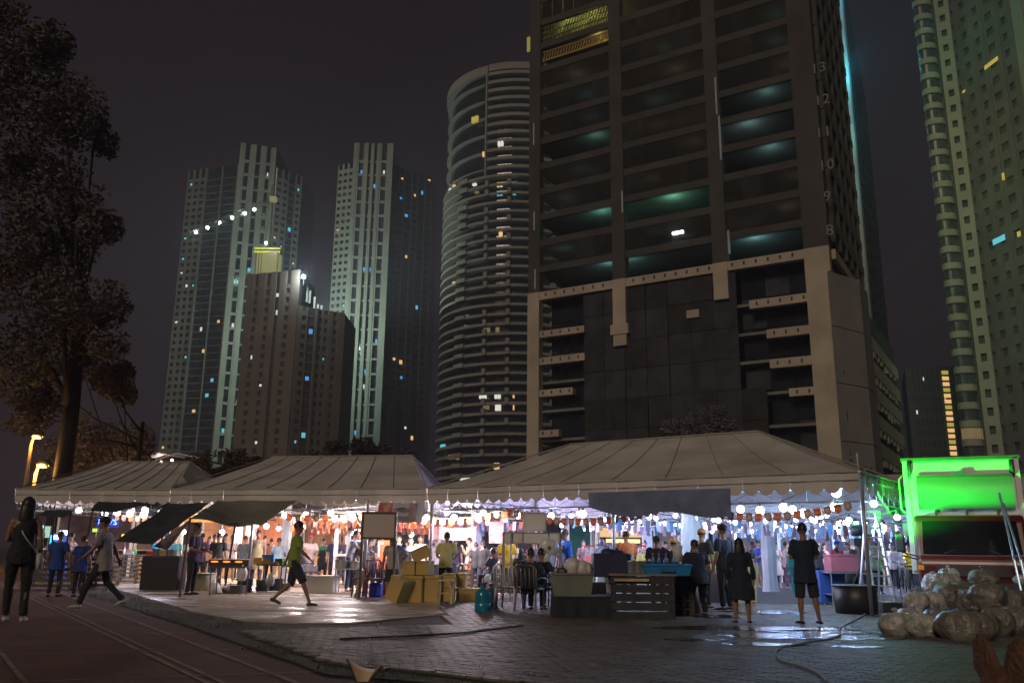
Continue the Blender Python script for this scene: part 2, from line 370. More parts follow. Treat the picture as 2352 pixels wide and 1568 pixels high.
facade(tB, C0, C1, 0, zC, 6.2, [(.45, 'W'), (.8, 'N'), (.35, 'W'), (.3, 'G'), (.35, 'W'), (.3, 'G'), (.35, 'W'), (.9, 'N'), (.5, 'W')], wall_green, 1.2, .1, ('white', 'blue'), 16, sp=.15, litmax=14)
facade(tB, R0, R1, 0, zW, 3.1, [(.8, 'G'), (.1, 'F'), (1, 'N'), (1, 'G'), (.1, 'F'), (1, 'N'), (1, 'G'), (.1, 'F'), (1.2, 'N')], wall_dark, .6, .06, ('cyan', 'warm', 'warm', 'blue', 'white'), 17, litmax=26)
# --- brown unfinished tower C in front of both
YC = 290
tC = thing('unfinished_tower', 'brown unfinished apartment tower with a floodlit yellow formwork top', 'tower', (*XY(650, 900, YC), 0))
L0 = XY(572, 625, YC + 2); L1 = XY(690, 628, YC - 4); zW = hgt(600, 627, YC); M1 = XY(702, 690, YC - 3); R1 = XY(792, 720, YC + 6); zR = hgt(790, 720, YC + 6); bk = 22
MB().prism([L0, L1, (L1[0], L1[1] + bk), (L0[0], L0[1] + bk)], 0, zW).build('core', mat('tower_core_brown', (.035, .03, .027), .9), tC)
MB().prism([L1, R1, (R1[0], R1[1] + bk), (L1[0], L1[1] + bk)], 0, zR).build('wing', mat('tower_core_brown', (.035, .03, .027), .9), tC)
facade(tC, L0, L1, 0, zW, 3.3, [(.9, 'W'), (.8, 'N'), (.8, 'W'), (.8, 'N'), (.7, 'W'), (.5, 'G'), (.7, 'W'), (.9, 'N'), (1, 'W')], brownw, .5, .08, ('cyan', 'dimw', 'white'), 25, sp=.45)
facade(tC, L1, R1, 0, zR, 3.3, [(.4, 'W'), (1, 'N'), (1, 'G'), (.3, 'F'), (.8, 'N'), (.8, 'N'), (.5, 'W'), (.8, 'N'), (.9, 'W')], brownw, .5, .07, ('cyan', 'cyan', 'white', 'blue'), 26)
# yellow formwork box on top, floodlit look of box and beam painted by emission
ft = hgt(600, 565, YC); fx0, fy0 = XY(588, 600, YC + 3); fx1, fy1 = XY(634, 600, YC + 1)
fw = MB(); ya = zW + .05
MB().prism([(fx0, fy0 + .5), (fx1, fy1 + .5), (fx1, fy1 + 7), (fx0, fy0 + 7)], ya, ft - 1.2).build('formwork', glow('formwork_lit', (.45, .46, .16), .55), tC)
for i in range(9): 
    x = lerp(fx0, fx1, i / 8); fw.box((x, fy0, (ya + ft) / 2), (.22, .3, ft - ya))
fw.build('formwork_posts', DSTEEL, tC)
yb = MB(); 
for z in (ft, ft - 1.3): yb.box(((fx0 + fx1) / 2, fy0 - .5, z), (fx1 - fx0 + 1.5, .5, .55))
yb.build('formwork_beam', glow('formwork_beam_glow', (.75, .8, .03), .9), tC)
st = MB()
for (x, y, h_) in [(706, 660, 8), (712, 668, 6), (722, 690, 9), (730, 700, 6), (738, 705, 7), (745, 712, 5)]:
    p = P(x, y + 14, YC + 2); st.box((p.x, p.y, p.z), (.7, .5, h_ * .8))
st.build('wall_rebar', mat('raw_concrete_pale', (.5, .5, .45), .8), tC)
# floodlights on the unfinished tower
def flood(name, label, px, py, Y, r_, col, e, power, group=None, dirn=None):
    p = P(px, py, Y); t = thing(name, label, 'floodlight', tuple(p), 0, group)
    MB().ball(p, r_, 10, 6).build('lamp_glass', glow(name + '_glow%d' % int(e * 10), col, e), t, True)
    MB().box((p.x, p.y + r_ * 1.1, p.z), (r_ * 2.2, r_ * .5, r_ * 1.6)).build('housing', BLACK, t)
    MB().tube([(p.x, p.y + r_, p.z - r_), (p.x, p.y + r_, p.z - r_ * 4)], r_ * .2).build('bracket', DSTEEL, t)
    if power: plight('floodlight_lamp', p + Vector((0, -r_ * 1.6, 0)), power, col, r_, t)
    return t
flood('floodlight', 'bright blue white floodlight on the right shoulder of the brown tower', 697, 635, YC - 6, .75, (.75, .95, 1), 14, 16000)
flood('floodlight', 'small white floodlight above the yellow formwork of the brown tower', 611, 558, YC, .55, (.95, 1, .85), 10, 3000)
# added floodlight, unseen behind the brown tower, to wash the two pale towers
flood('floodlight', 'added greenish floodlight hidden behind the brown tower to wash the pale towers', 704, 745, YC + 24, .3, (.75, 1, .85), 6, 110000)
# --- tower crane with lamps along its jib
cr_ = thing('tower_crane', 'tower crane with a row of white lamps along its raised jib', 'crane', (*XY(618, 800, 300), 0))
def lattice(mb, a, b, w_, n_, r_=.12):
    a = Vector(a); b = Vector(b); t = (b - a).normalized(); s_ = t.cross(Vector((0, 1, .1))).normalized() * w_ / 2; u_ = t.cross(s_).normalized() * w_ / 2
    cs = [s_ + u_, s_ - u_, -s_ - u_, -s_ + u_]
    for c in cs: mb.bar(a + c, b + c, r_)
    for i in range(n_):
        p = a + (b - a) * (i / n_); q = a + (b - a) * ((i + 1) / n_)
        for j in range(4): mb.bar(p + cs[j], q + cs[(j + 1) % 4], r_ * .7)
m = MB(); lattice(m, P(613, 600, 300), P(622, 452, 300), 1.6, 14); m.build('mast', mat('crane_steel', (.10, .10, .08), .6), cr_)
m = MB(); ja = P(436, 537, 292); jb = P(640, 452, 301); lattice(m, ja, jb, 1.3, 26); m.build('jib', mat('crane_steel', (.10, .10, .08), .6), cr_)
m = MB(); tp = P(626, 425, 300); m.bar(P(622, 455, 300), tp, .4); m.bar(tp, P(520, 500, 296), .12); m.bar(tp, P(650, 460, 301), .12); m.build('apex', mat('crane_steel', (.10, .10, .08), .6), cr_)
p = P(628, 458, 299); MB().box(p, (2.4, 2, 1.8)).build('cab', glow('crane_cab_light', (.6, .6, .3), .35), cr_)
for i, (x, y) in enumerate([(450, 530), (477, 520), (505, 508), (533, 497), (562, 487), (584, 478)]):
    p = P(x, y + 3, 294 + i); o = MB().ball(p, .68 if i not in (2,) else .5, 8, 5).build('jib_lamp', glow('jib_lamp', (.85, 1, .92), 12), cr_, True)
    if i in (0, 2, 4): plight('jib_light', p + Vector((0, 0, -1)), 2500, (.6, 1, .85), .4, cr_)

# --- curved tower
YR = 285
Rr = (1190 - 994) / F * YR * .972; ctr = P(1188, 800, YR); cxr, cyr = ctr.x, ctr.y + Rr * .55
tR = thing('curved_tower', 'dark rounded residential tower with curved balcony bands behind the big building', 'tower', (cxr, cyr, 0))
ztop = hgt(1190, 158, YR - 12)
fhr = ztop / 50.5
def arc(r0, r1, a0, a1, z0, z1, mb, n_=26):
    pts = []
    for i in range(n_ + 1):
        a = R(lerp(a0, a1, i / n_)); pts.append((cxr + r1 * math.cos(a), cyr + r1 * math.sin(a)))
    inn = []
    for i in range(n_ + 1):
        a = R(lerp(a1, a0, i / n_)); inn.append((cxr + r0 * math.cos(a), cyr + r0 * math.sin(a)))
    o = len(mb.v); N = n_ + 1
    mb.v += [(x, y, z0) for x, y in pts] + [(x, y, z1) for x, y in pts] + [(x, y, z0) for x, y in reversed(inn)] + [(x, y, z1) for x, y in reversed(inn)]
    for i in range(n_):
        mb.f += [(o + i, o + i + 1, o + N + i + 1, o + N + i), (o + i, o + 2 * N + i, o + 2 * N + i + 1, o + i + 1), (o + N + i, o + N + i + 1, o + 3 * N + i + 1, o + 3 * N + i)]
    for i in (0, n_): mb.f.append((o + i, o + N + i, o + 3 * N + i, o + 2 * N + i))
MB().lathe((cxr, cyr, 0), [(Rr * .93, 0), (Rr * .93, ztop - 1)], 64).build('glass_drum', GLASSD, tR)
slm = mat('balcony_concrete', (.21, .195, .17), .85, var=.15, scale=.2)
rnd = random.Random(11)
for k in range(50):
    z = (k + 1) * fhr; m = MB()
    if k >= 38:
        arc(Rr * .9, Rr * 1.0, 245, 300, z - .2, z + 1.0, m)
        if k % 2 == 0: arc(Rr * .92, Rr * .985, 172, 245, z - .1, z + .35, m)
    else:
        arc(Rr * .9, Rr * 1.02, 184 if k % 3 else 172, 300, z - .2, z + .7, m)
        for a in (222, 246, 262, 279, 294):
            if rnd.random() < .85: arc(Rr * .95, Rr * 1.045, a, a + (9 if a < 240 else 2.6), z - .2, z + 1.9 if a > 240 else z + 1.15, m, 4)
    m.build('floor_slab', slm, tR)
m = MB(); arc(Rr * .84, Rr * 1.01, 168, 246, ztop - 1, ztop + 2.2, m); arc(Rr * .86, Rr * 1.01, 246.5, 300, ztop - .2, ztop + 2.4, m); m.build('crown_ring', slm, tR)
m = MB(); arc(Rr * .95, Rr * 1.02, 244.6, 245.8, fhr * 38, ztop + 2, m, 2); m.build('pier', slm, tR)
def rwin(px, py, wpx, hpx, kind):
    # window on the drum seen through pixel px,py
    best = None
    r_ = ray(px, py); 
    a_ = r_.x ** 2 + r_.y ** 2; b_ = 2 * (r_.x * (0 - cxr) + r_.y * (0 - cyr)); c_ = cxr ** 2 + cyr ** 2 - (Rr * .94) ** 2; D = b_ * b_ - 4 * a_ * c_
    if D < 0: return
    s_ = (-b_ - math.sqrt(D)) / (2 * a_); p = CO + r_ * s_; ang_ = math.atan2(p.y - cyr, p.x - cxr)
    kk = F * .972 / p.y; nx = max(1, round(wpx / 8)); ww = wpx / kk / max(.35, abs(math.sin(ang_)))
    for i in range(nx):
        a2 = ang_ + (i - (nx - 1) / 2) * (ww / nx) / (Rr * .94); q = (cxr + Rr * .985 * math.cos(a2), cyr + Rr * .985 * math.sin(a2))
        MB().box((q[0], q[1], p.z), (.9, ww / nx * .78, hpx / kk), a2).build('window', LITC[kind], tR)
for a in [(1025, 293, 36, 34, 'yell'), (1096, 278, 16, 15, 'yell'), (1152, 334, 14, 12, 'white'), (1115, 358, 5, 12, 'warm'), (1017, 388, 26, 22, 'dimw'), (1095, 427, 10, 5, 'white'), (1150, 428, 14, 10, 'warm'), (1181, 426, 12, 8, 'white'), (1150, 448, 14, 10, 'cyan'), (1182, 447, 10, 8, 'cyan'),
          (1010, 455, 18, 18, 'yell'), (1003, 475, 24, 10, 'yell'), (1100, 445, 10, 5, 'dimw'), (1007, 510, 30, 14, 'dimw'), (1152, 541, 10, 10, 'warm'), (1015, 655, 22, 16, 'cyan'), (1050, 653, 6, 8, 'warm'), (1062, 652, 5, 8, 'warm'), (998, 640, 10, 60, 'dimw'),
          (1145, 761, 10, 14, 'dimw'), (1122, 760, 14, 10, 'dimw'), (1113, 912, 16, 9, 'white'), (1145, 911, 14, 11, 'white'), (1120, 937, 14, 9, 'dimw'), (1146, 937, 13, 14, 'white'), (1180, 912, 5, 6, 'warm'), (1180, 937, 4, 10, 'warm'),
          (985, 1030, 22, 12, 'cyan'), (1025, 1026, 10, 10, 'cyan'), (1046, 1049, 18, 10, 'dimw'), (1143, 1071, 12, 14, 'warm'), (1075, 1099, 22, 10, 'white'), (1098, 1098, 10, 8, 'white'), (1010, 815, 8, 8, 'cyan'), (1058, 1052, 5, 8, 'dimw'), (1050, 429, 5, 4, 'warm'), (1042, 437, 5, 4, 'white')]: rwin(*a)

# ================================================================== THE BIG UNFINISHED BUILDING
Lc = P(1212, 1258, 116); Rc = P(1945, 1060, 95); Lc.z = 0; Rc.z = 0
fd = (Rc - Lc); FL_ = fd.length; fd.normalize(); bd = Vector((-fd.y, fd.x, 0))     # along front, into depth
front = Vector((fd.y, -fd.x, 0))
big = thing('unfinished_building', 'huge unfinished concrete office block with dark netting over its front', 'building', tuple(Lc), 0)
# vertical scale from the beam under floor 8 at the right end (y 561) and floor pitch
def zf(px, py): return PV(px, py, Lc, Rc).z
z8 = zf(1905, 565); z6 = zf(1920, 742); fh = (z8 - zf(1925, 883)) / 4.2
lv = [z8 - fh * 1.36 - fh * i for i in range(5, -1, -1)]      # floors 2..7 beams
lv = [z8 - fh * (1.36 + i) for i in (4.9, 3.85, 2.85, 1.85, .95, 0.02)] + [z8] + [z8 + fh * (i + 1) for i in range(12)]
def FP(u, z, o=0): q = Lc + fd * (u * FL_) + front * o; return Vector((q.x, q.y, z))
rzf = math.atan2(fd.y, fd.x)
def fbox(u0, u1, z0, z1, o, d, mb):          # box on the front: o = distance of its face in front of plane, d = thickness
    c = FP((u0 + u1) / 2, (z0 + z1) / 2, o - d / 2); mb.box(c, ((u1 - u0) * FL_, d, z1 - z0), rzf)
def uof(px, py): q = PV(px, py, Lc, Rc); return ((q - Lc).x * fd.x + (q - Lc).y * fd.y) / FL_
cols_u = [0.0, uof(1425, 700), uof(1655, 600), 1.0]
ztopb = lv[-1] + fh
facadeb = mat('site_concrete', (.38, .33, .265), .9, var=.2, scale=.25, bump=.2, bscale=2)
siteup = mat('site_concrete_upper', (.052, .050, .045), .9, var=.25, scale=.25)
cw = 1.15 / FL_
for i, u in enumerate(cols_u):
    lowz = 0 if i in (0, 3) else (zf(1425, 795) if i == 1 else zf(1665, 688))
    m = MB(); uu0, uu1 = (0, 2 * cw * .8) if i == 0 else ((1 - 2 * cw * 1.25, 1) if i == 3 else (u - cw * .8, u + cw * .8))
    fbox(uu0, uu1, lowz if i in (0, 3) else lowz, z8, .45, 1.2, m); m.build('column', facadeb, big)
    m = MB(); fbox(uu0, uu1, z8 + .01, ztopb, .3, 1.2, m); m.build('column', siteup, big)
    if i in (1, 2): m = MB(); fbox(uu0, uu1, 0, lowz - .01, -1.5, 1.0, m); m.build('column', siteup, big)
def beam(u0, u1, z, hh=1.0, o=.25, mt=None, nm='beam'):
    m = MB(); fbox(u0, u1, z - hh, z, o, .9, m); b = m.build(nm, mt or facadeb, big)
    return b
beam(2 * cw * .8, cols_u[1] - cw * .8, z8, 1.15, .3); beam(cols_u[1] + cw * .8, cols_u[2] - cw * .8, z8, 1.15, .3); beam(cols_u[2] + cw * .8, 1 - 2 * cw * 1.25, z8, 1.15, .3)
tick = mat('anchor_rust', (.05, .04, .035), .9)
tm_ = MB()
for i in range(26):
    u = .03 + i * .036; fbox(u, u + .006, z8 - .7, z8 - .25, .34, .08, tm_)
for (x0, x1, idx) in [(1225, 1345, 4), (1225, 1345, 3), (1225, 1317, 2), (1225, 1285, 1)]:
    z = zf(1225, [0, 1005, 913, 840, 778][idx]) + .9; beam(2 * cw * .8, uof(x1, 900), z, .95)
    for i in range(5): u = 2 * cw + i * .033; (u < uof(x1, 900) - .01) and fbox(u, u + .005, z - .6, z - .2, .31, .08, tm_)
for (x0, y, hh) in [(1720, 665, 1.0), (1760, 740, 1.0), (1768, 812, 1.0), (1812, 884, .9), (1895, 993, .8)]:
    z = zf(1915, y); beam(uof(x0, y), 1 - 2 * cw * 1.25, z, hh * 1.05)
    for i in range(5): u = uof(x0, y) + .02 + i * .034; (u < .93) and fbox(u, u + .005, z - .7, z - .25, .31, .08, tm_)
tm_.build('anchor_plates', tick, big)
# slabs, ceilings, dark inner walls
slb = mat('slab_soffit', (.16, .16, .145), .9, var=.2, scale=.3)
for z in lv:
    m = MB(); c = Lc + fd * (FL_ / 2) + bd * 13; m.box((c.x, c.y, z - .2), (FL_ - .6, 24.6, .35), rzf); m.build('slab', slb, big)
    if z > z8 + .1:
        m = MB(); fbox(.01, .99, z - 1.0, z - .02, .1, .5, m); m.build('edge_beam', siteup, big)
m = MB(); c = Lc + fd * (FL_ / 2) + bd * 20; m.box((c.x, c.y, ztopb / 2), (FL_ - 1, 1, ztopb), rzf); m.build('inner_wall', mat('inner_wall', (.1, .11, .10), .9), big)
# netting, in separate panels
net1 = mat('net_dark', (.020, .021, .020), .95, var=.5, scale=.5)
netu = [mat('net_sheer_dark', (.022, .023, .022), .95, var=.5, scale=.5, alpha=.62), mat('net_sheer_grey', (.030, .028, .026), .95, var=.5, scale=.5, alpha=.70), mat('net_sheer_thin', (.022, .024, .024), .95, var=.4, scale=.5, alpha=.5)]
net2 = mat('net_brown', (.028, .025, .023), .95, var=.4, scale=.5)
net3 = mat('net_blue', (.03, .033, .042), .95, var=.5, scale=.5)
openb = {(7, 0): 1, (8, 0): 0, (6, 0): 1, (9, 0): 1, (10, 0): 0, (6, 1): 1, (6, 2): 1, (8, 1): 1, (9, 2): 1, (10, 2): 1, (11, 2): 1, (7, 1): 1}
openb = {k: 1 for k in [(6, 0), (6, 1), (6, 2), (8, 0), (8, 1), (9, 2), (10, 2), (11, 2), (11, 0)]}
rn = random.Random(5)
for fi in range(6, 18):
    zb, zt = lv[fi], lv[fi + 1] - 1.0
    for b_i in range(3):
        ua, ub = cols_u[b_i] + cw * (1.6 if b_i == 0 else .8), cols_u[b_i + 1] - cw * (2.5 if b_i == 2 else .8)
        if openb.get((fi, b_i)) or (fi, b_i) in ((16, 0), (15, 0)): continue
        nP = 4; 
        for q in range(nP):
            u0 = lerp(ua, ub, q / nP); u1 = lerp(ua, ub, (q + 1) / nP) - .0008
            m = MB(); 
            def fn(u, v, u0=u0, u1=u1, q=q): return FP(lerp(u0, u1, u), lerp(zb + .05, zt - .03, v), .05 + .12 * math.sin(u * 9 + q) * math.sin(v * 3) + .08 * rn.random())
            m.sheet(fn, 5, 3); m.build('net_panel', rn.choice(netu), big)
# lower centre: dark curtain wall and nets in a grid of panels
zg = [0] + lv[:7]
rows = 9
for r_ in range(rows):
    za = z8 * .02 + (z8 - 1.3) * r_ / rows; zb_ = z8 * .02 + (z8 - 1.3) * (r_ + 1) / rows - .06
    for c_ in range(12):
        u0 = lerp(.06, .945, c_ / 12); u1 = lerp(.06, .945, (c_ + 1) / 12) - .0015
        rel = (za + zb_) / 2 / z8; uc = (u0 + u1) / 2
        if uc < .2 and rel > .05: 
            m = MB(); fbox(u0, u1, za, zb_, -2.2, .1, m); m.build('glazing_panel', GLASSD if rn.random() < .8 else net3, big); continue
        if uc > .72 and rel > .1 + (0.93 - uc) * 2.6:
            m = MB(); fbox(u0, u1, za, zb_, -2.2, .1, m); m.build('glazing_panel', GLASSD if rn.random() < .7 else net3, big); continue
        m = MB(); off = -.15 + rn.uniform(-.08, .08)
        def fn(u, v): return FP(lerp(u0, u1, u), lerp(za, zb_, v), off + .05 * math.sin(u * 5 + c_))
        m.sheet(fn, 3, 3); m.build('net_panel', rn.choice([net1, net3, net3, net1, mat('net_tint%d' % rn.randint(0, 2), (.032, .03 + .004 * rn.random(), .034 + .012 * rn.random()), .95, var=.5, scale=.5)]), big)
m = MB(); uq = uof(1592, 720); fbox(uq - .02, uq + .02, zf(1592, 730), zf(1592, 712), .2, .4, m); m.build('loading_hatch', facadeb, big)
m = MB(); fbox(cols_u[1] - cw * 1.1, cols_u[1] + cw * 1.1, zf(1435, 768), zf(1435, 745), .6, 1.4, m); m.build('column_head', facadeb, big)
# floor numbers on the right column
for nme, (x, y) in {'7': (1911, 638), '6': (1916, 694), '5': (1922, 768), '4': (1933, 856), '3': (1943, 958), '2': (1950, 1047), '8': (1908, 532), '9': (1902, 455), '10': (1900, 383), '11': (1893, 308), '12': (1890, 234), '13': (1882, 161)}.items():
    q = PV(x, y, Lc, Rc) + front * .47; text('number', nme, 1.9, mat('paint_black', (.04, .035, .03), .9) if int(nme) < 8 else mat('number_grey', (.2, .19, .17), .9), tuple(q), rzf, big, .02)
# light pipes beside openings and lamps inside
def inlamp(px, py, depth, e, col=(.2, .9, .8)):
    q = PV(px, py, Lc, Rc) + bd * depth; plight('site_bay_light', q, e, col, .4, big)
for (fi, b_i, uu, e, col) in [(6, 0, .8, 260, (.15, .8, .85)), (6, 1, .05, 160, (.15, .8, .7)), (6, 2, .3, 420, (.15, .75, .85)), (8, 0, .75, 330, (.12, .85, .7)), (8, 1, .5, 620, (.05, .75, .4)), (9, 2, .5, 220, (.2, .7, .75)), (10, 2, .3, 240, (.3, .7, .8)), (11, 2, .5, 160, (.2, .7, .7)), (11, 0, .7, 160, (.15, .7, .55)), (7, 1, .55, 0, (1, 1, 1))]:
    ua, ub = cols_u[b_i], cols_u[b_i + 1]; q = FP(lerp(ua, ub, uu), lv[fi] + fh * .25, -5.5)
    if e: plight('site_bay_light', q + front * 3.2 + Vector((0, 0, fh * .35)), e * .36, tuple(.7 * c + .22 for c in col), .5, big)
    # tube fixture that shows inside the bay
    m = MB(); m.box(FP(lerp(ua, ub, uu), lv[fi] + fh * .25 + .0, -5.0), (1.6, .25, .18), rzf); m.build('tube_lamp', glow('tube_%d%d' % (fi, b_i), col, .6), big)
for fi in range(6, 15):
    for b_i in range(3):
        if not openb.get((fi, b_i)): plight('site_bay_light', FP(lerp(cols_u[b_i], cols_u[b_i + 1], rn.uniform(.25, .75)), lv[fi] + fh * .55, -4), rn.uniform(10, 34), rn.choice([(.35, .75, .6), (.3, .6, .65), (.8, .6, .4)]), .5, big)  # dim lights added in the closed bays to show softly through the nets
q = PV(1559, 536, Lc, Rc); m = MB(); m.box(q + front * .3, (1.45, .3, .32), rzf); m.build('tube_lamp', glow('tube_white', (.7, .95, 1), 9), big)
for (x, y0, y1) in [(1646, 180, 265), (1655, 268, 370), (1228, 285, 335), (1431, 440, 490), (1675, 530, 585), (1231, 620, 665), (1229, 488, 530)]:
    a = PV(x, y0, Lc, Rc) + front * .2; b = PV(x, y1, Lc, Rc) + front * .2; a.x = b.x = (a.x + b.x) / 2; a.y = b.y = (a.y + b.y) / 2; MB().tube([a, b], .16, 6).build('drain_pipe', mat('pipe_pale', (.35, .45, .45), .5), big)
# top: yellow lit shuttering, bay 0 floors 13-14
z13, z14 = lv[15], lv[16]; ua, ub = cols_u[0] + cw * 1.7, cols_u[1] - cw
m = MB(); m.sheet(lambda u, v: FP(lerp(ua, ub, u), lerp(z14 - 1.0, z14 + fh * .85, v), -3 - 2 * v), 8, 4); m.build('shutter_deck', mat('shutter_ply', (.5, .42, .08), .8, var=.5, scale=1.5), big)
sh = MB(); sh2 = MB()
for i in range(24):
    u = lerp(ua, ub, i / 23); sh.bar(FP(u, z14 + .2, -.4), FP(u + .012, z14 + fh * .9, -1.2), .14); 
    sh2.bar(FP(u, z13 + fh * .28, -.4), FP(u + .006, z13 + fh * .62, -.6), .16)
for v in (.2, .45, .7, .95): sh.bar(FP(ua, z14 + fh * v, -.3), FP(ub, z14 + fh * v + .2, -.3), .16)
sh.build('shutter_braces', mat('brace_green', (.12, .13, .04), .7), big)
sh2.bar(FP(ua, z13 + fh * .25, -.3), FP(ub, z13 + fh * .25, -.3), .2); sh2.bar(FP(ua, z13 + fh * .65, -.5), FP(ub, z13 + fh * .65, -.5), .15)
sh2.build('railing', mat('rail_yellow', (.35, .25, .08), .7), big)
plight('shutter_lamp_light', FP(lerp(ua, ub, .75), z14 + fh * .3, -1.6), 330, (1, .9, .25), .3, big)
plight('shutter_lamp_light', FP(lerp(ua, ub, .35), z14 + fh * .55, -1.3), 160, (.9, 1, .3), .3, big)
plight('shutter_lamp_light', FP(lerp(ua, ub, .8), z13 + fh * .7, -1.6), 80, (1, .65, .2), .3, big)
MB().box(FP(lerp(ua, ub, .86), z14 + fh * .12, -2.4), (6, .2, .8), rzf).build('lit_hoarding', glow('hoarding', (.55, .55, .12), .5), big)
m = MB(); 
for i in range(7): m.bar(FP(lerp(ua, ub, i / 6), z14 + fh, 0), FP(lerp(ua, ub, i / 6), z14 + fh * 1.7, 0), .13)
m.build('standards', mat('rail_yellow', (.35, .25, .08), .7), big)
m = MB(); m.box(FP(-.004, z14 + .3, .3), (.5, .3, 2.4), rzf); m.build('edge_lamp', glow('edge_lamp', (.5, .4, .08), .5), big)
# side face, receding: bands of beams with ragged ends
SE = Rc + bd * 60; sdl = 60
def SP(s_, z, o=0): q = Rc + bd * s_ + fd * o; return Vector((q.x, q.y, z))
rzs = math.atan2(bd.y, bd.x)
m = MB(); c = Rc + bd * 31 - fd * 1.5; m.box((c.x, c.y, z8 / 2), (58, 1.0, z8), rzs); c = Rc + bd * 12.5 - fd * 1.5; m.box((c.x, c.y, (z8 + ztopb) / 2), (23, 1.0, ztopb - z8 - .02), rzs); m.build('side_net', mat('side_net_dark', (.03, .032, .035), .95, var=.4, scale=.4), big)
for i, z in enumerate(lv):
    m = MB(); s0 = 1.4 if z > z8 else 7.5
    if z < z8 - .1:
        m.box(SP((s0 + 52) / 2, z - .9, .1), (52 - s0, .5, 1.9), rzs)
        for q in range(12): m.box(SP(10 + q * 3.4 + rn.random(), z - 2.0 - rn.random() * .5, .12), (rn.uniform(.8, 2.6), .4, rn.uniform(.6, 1.6)), rzs)
    else: m.box(SP(12.5, z - .55, .15), (22, .5, 1.2), rzs); 
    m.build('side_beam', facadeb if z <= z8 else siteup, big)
if True:
    m = MB()
    for s_ in range(2, 25, 4): m.box(SP(s_, (z8 + ztopb) / 2 + 1, .2), (.7, .5, ztopb - z8), rzs)
    m.build('side_columns', siteup, big)
# pale stair tower standing out at the corner
st_h = zf(1960, 622); st = []
sx0 = P(1930, 1000, 93.5); sx1 = P(2005, 1000, 97)
spoly = [(sx0.x, sx0.y), (sx1.x, sx1.y), (sx1.x + bd.x * 6, sx1.y + bd.y * 6), (sx0.x + bd.x * 6, sx0.y + bd.y * 6)]
nn = 5
for i in range(nn):
    z0 = st_h * i / nn; z1 = st_h * (i + 1) / nn - .1
    MB().prism(spoly, z0, z1).build('wall_panel', mat('stair_tower_panel', (.23, .22, .21), .85, var=.12, scale=.3), big)
m = MB(); q = P(1968, 1040, 92.5); m.tube([(q.x, q.y, 3), (q.x, q.y, q.z)], .09); m.build('pipe', mat('pipe_pale', (.35, .45, .45), .5), big)
# ------------------------------------------------------------------ cyan lit tower behind
YD = 175
tD = thing('cyan_lit_tower', 'narrow tower edge washed in cyan light behind the unfinished block', 'tower', (*XY(1950, 300, YD), 0))
d0 = XY(1840, 0, YD + 6); d1 = XY(1935, 0, YD - 3); zD = hgt(1926, -60, YD); d2 = XY(2012, 500, YD + 55)
MB().prism([d0, d1, d2, (d0[0], d2[1])], 0, zD).build('core', mat('tower_dark', (.04, .045, .055), .8), tD)
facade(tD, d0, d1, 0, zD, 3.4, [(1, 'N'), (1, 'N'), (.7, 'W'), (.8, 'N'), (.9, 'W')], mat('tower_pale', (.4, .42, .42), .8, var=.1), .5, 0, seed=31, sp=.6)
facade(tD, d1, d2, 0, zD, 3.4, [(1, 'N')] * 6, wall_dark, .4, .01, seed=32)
for (x, y) in [(1890, 12), (1917, 92), (1926, 173)]:
    p = P(x, y, YD - 4); MB().ball(p, .45, 8, 5).build('wall_lamp', glow('wall_lamp', (.5, .8, 1), 8), tD, True)
for z, e, c_ in [(zD - 4, 5200, (.05, .6, .9)), (hgt(1940, 190, YD), 5200, (.08, .75, .9)), (hgt(1955, 330, YD), 1100, (.2, .85, .75)), (hgt(1965, 450, YD), 400, (.1, .6, .6))]:
    plight('cyan_wall_light', (d1[0] - 1.5, d1[1] - 5, z), e * .8, c_, .5, tD)
# ------------------------------------------------------------------ tall tower at the right edge
YQ = 150
tQ = thing('bay_window_tower', 'tall apartment tower at the right edge with stacked curved bay windows', 'tower', (*XY(2230, 700, YQ), 0))
b0 = XY(2098, 0, YQ); b1 = XY(2144, 0, YQ - 1); c1 = XY(2177, 0, YQ - 2.5); e1 = XY(2326, 0, YQ - 18); g1 = XY(2470, 0, YQ - 33); zQ = hgt(2100, -70, YQ)
MB().prism([(b0[0] + .8, b0[1] + .8), (b1[0], b1[1] + .8), c1, e1, g1, (g1[0] + 20, g1[1] + 40), (b0[0] * 1.2 + 3, b0[1] * 1.2)], 0, zQ).build('core', mat('tower_green_dark', (.05, .065, .055), .8, var=.3, scale=.2), tQ)
fq = 3.25; nfl = int(zQ / fq)
wq = mat('tower_cream', (.24, .25, .20), .85, var=.12, scale=.2)
cxq, cyq = (b0[0] + b1[0]) / 2, (b0[1] + b1[1]) / 2 + .8; rq = (b1[0] - b0[0]) / 2
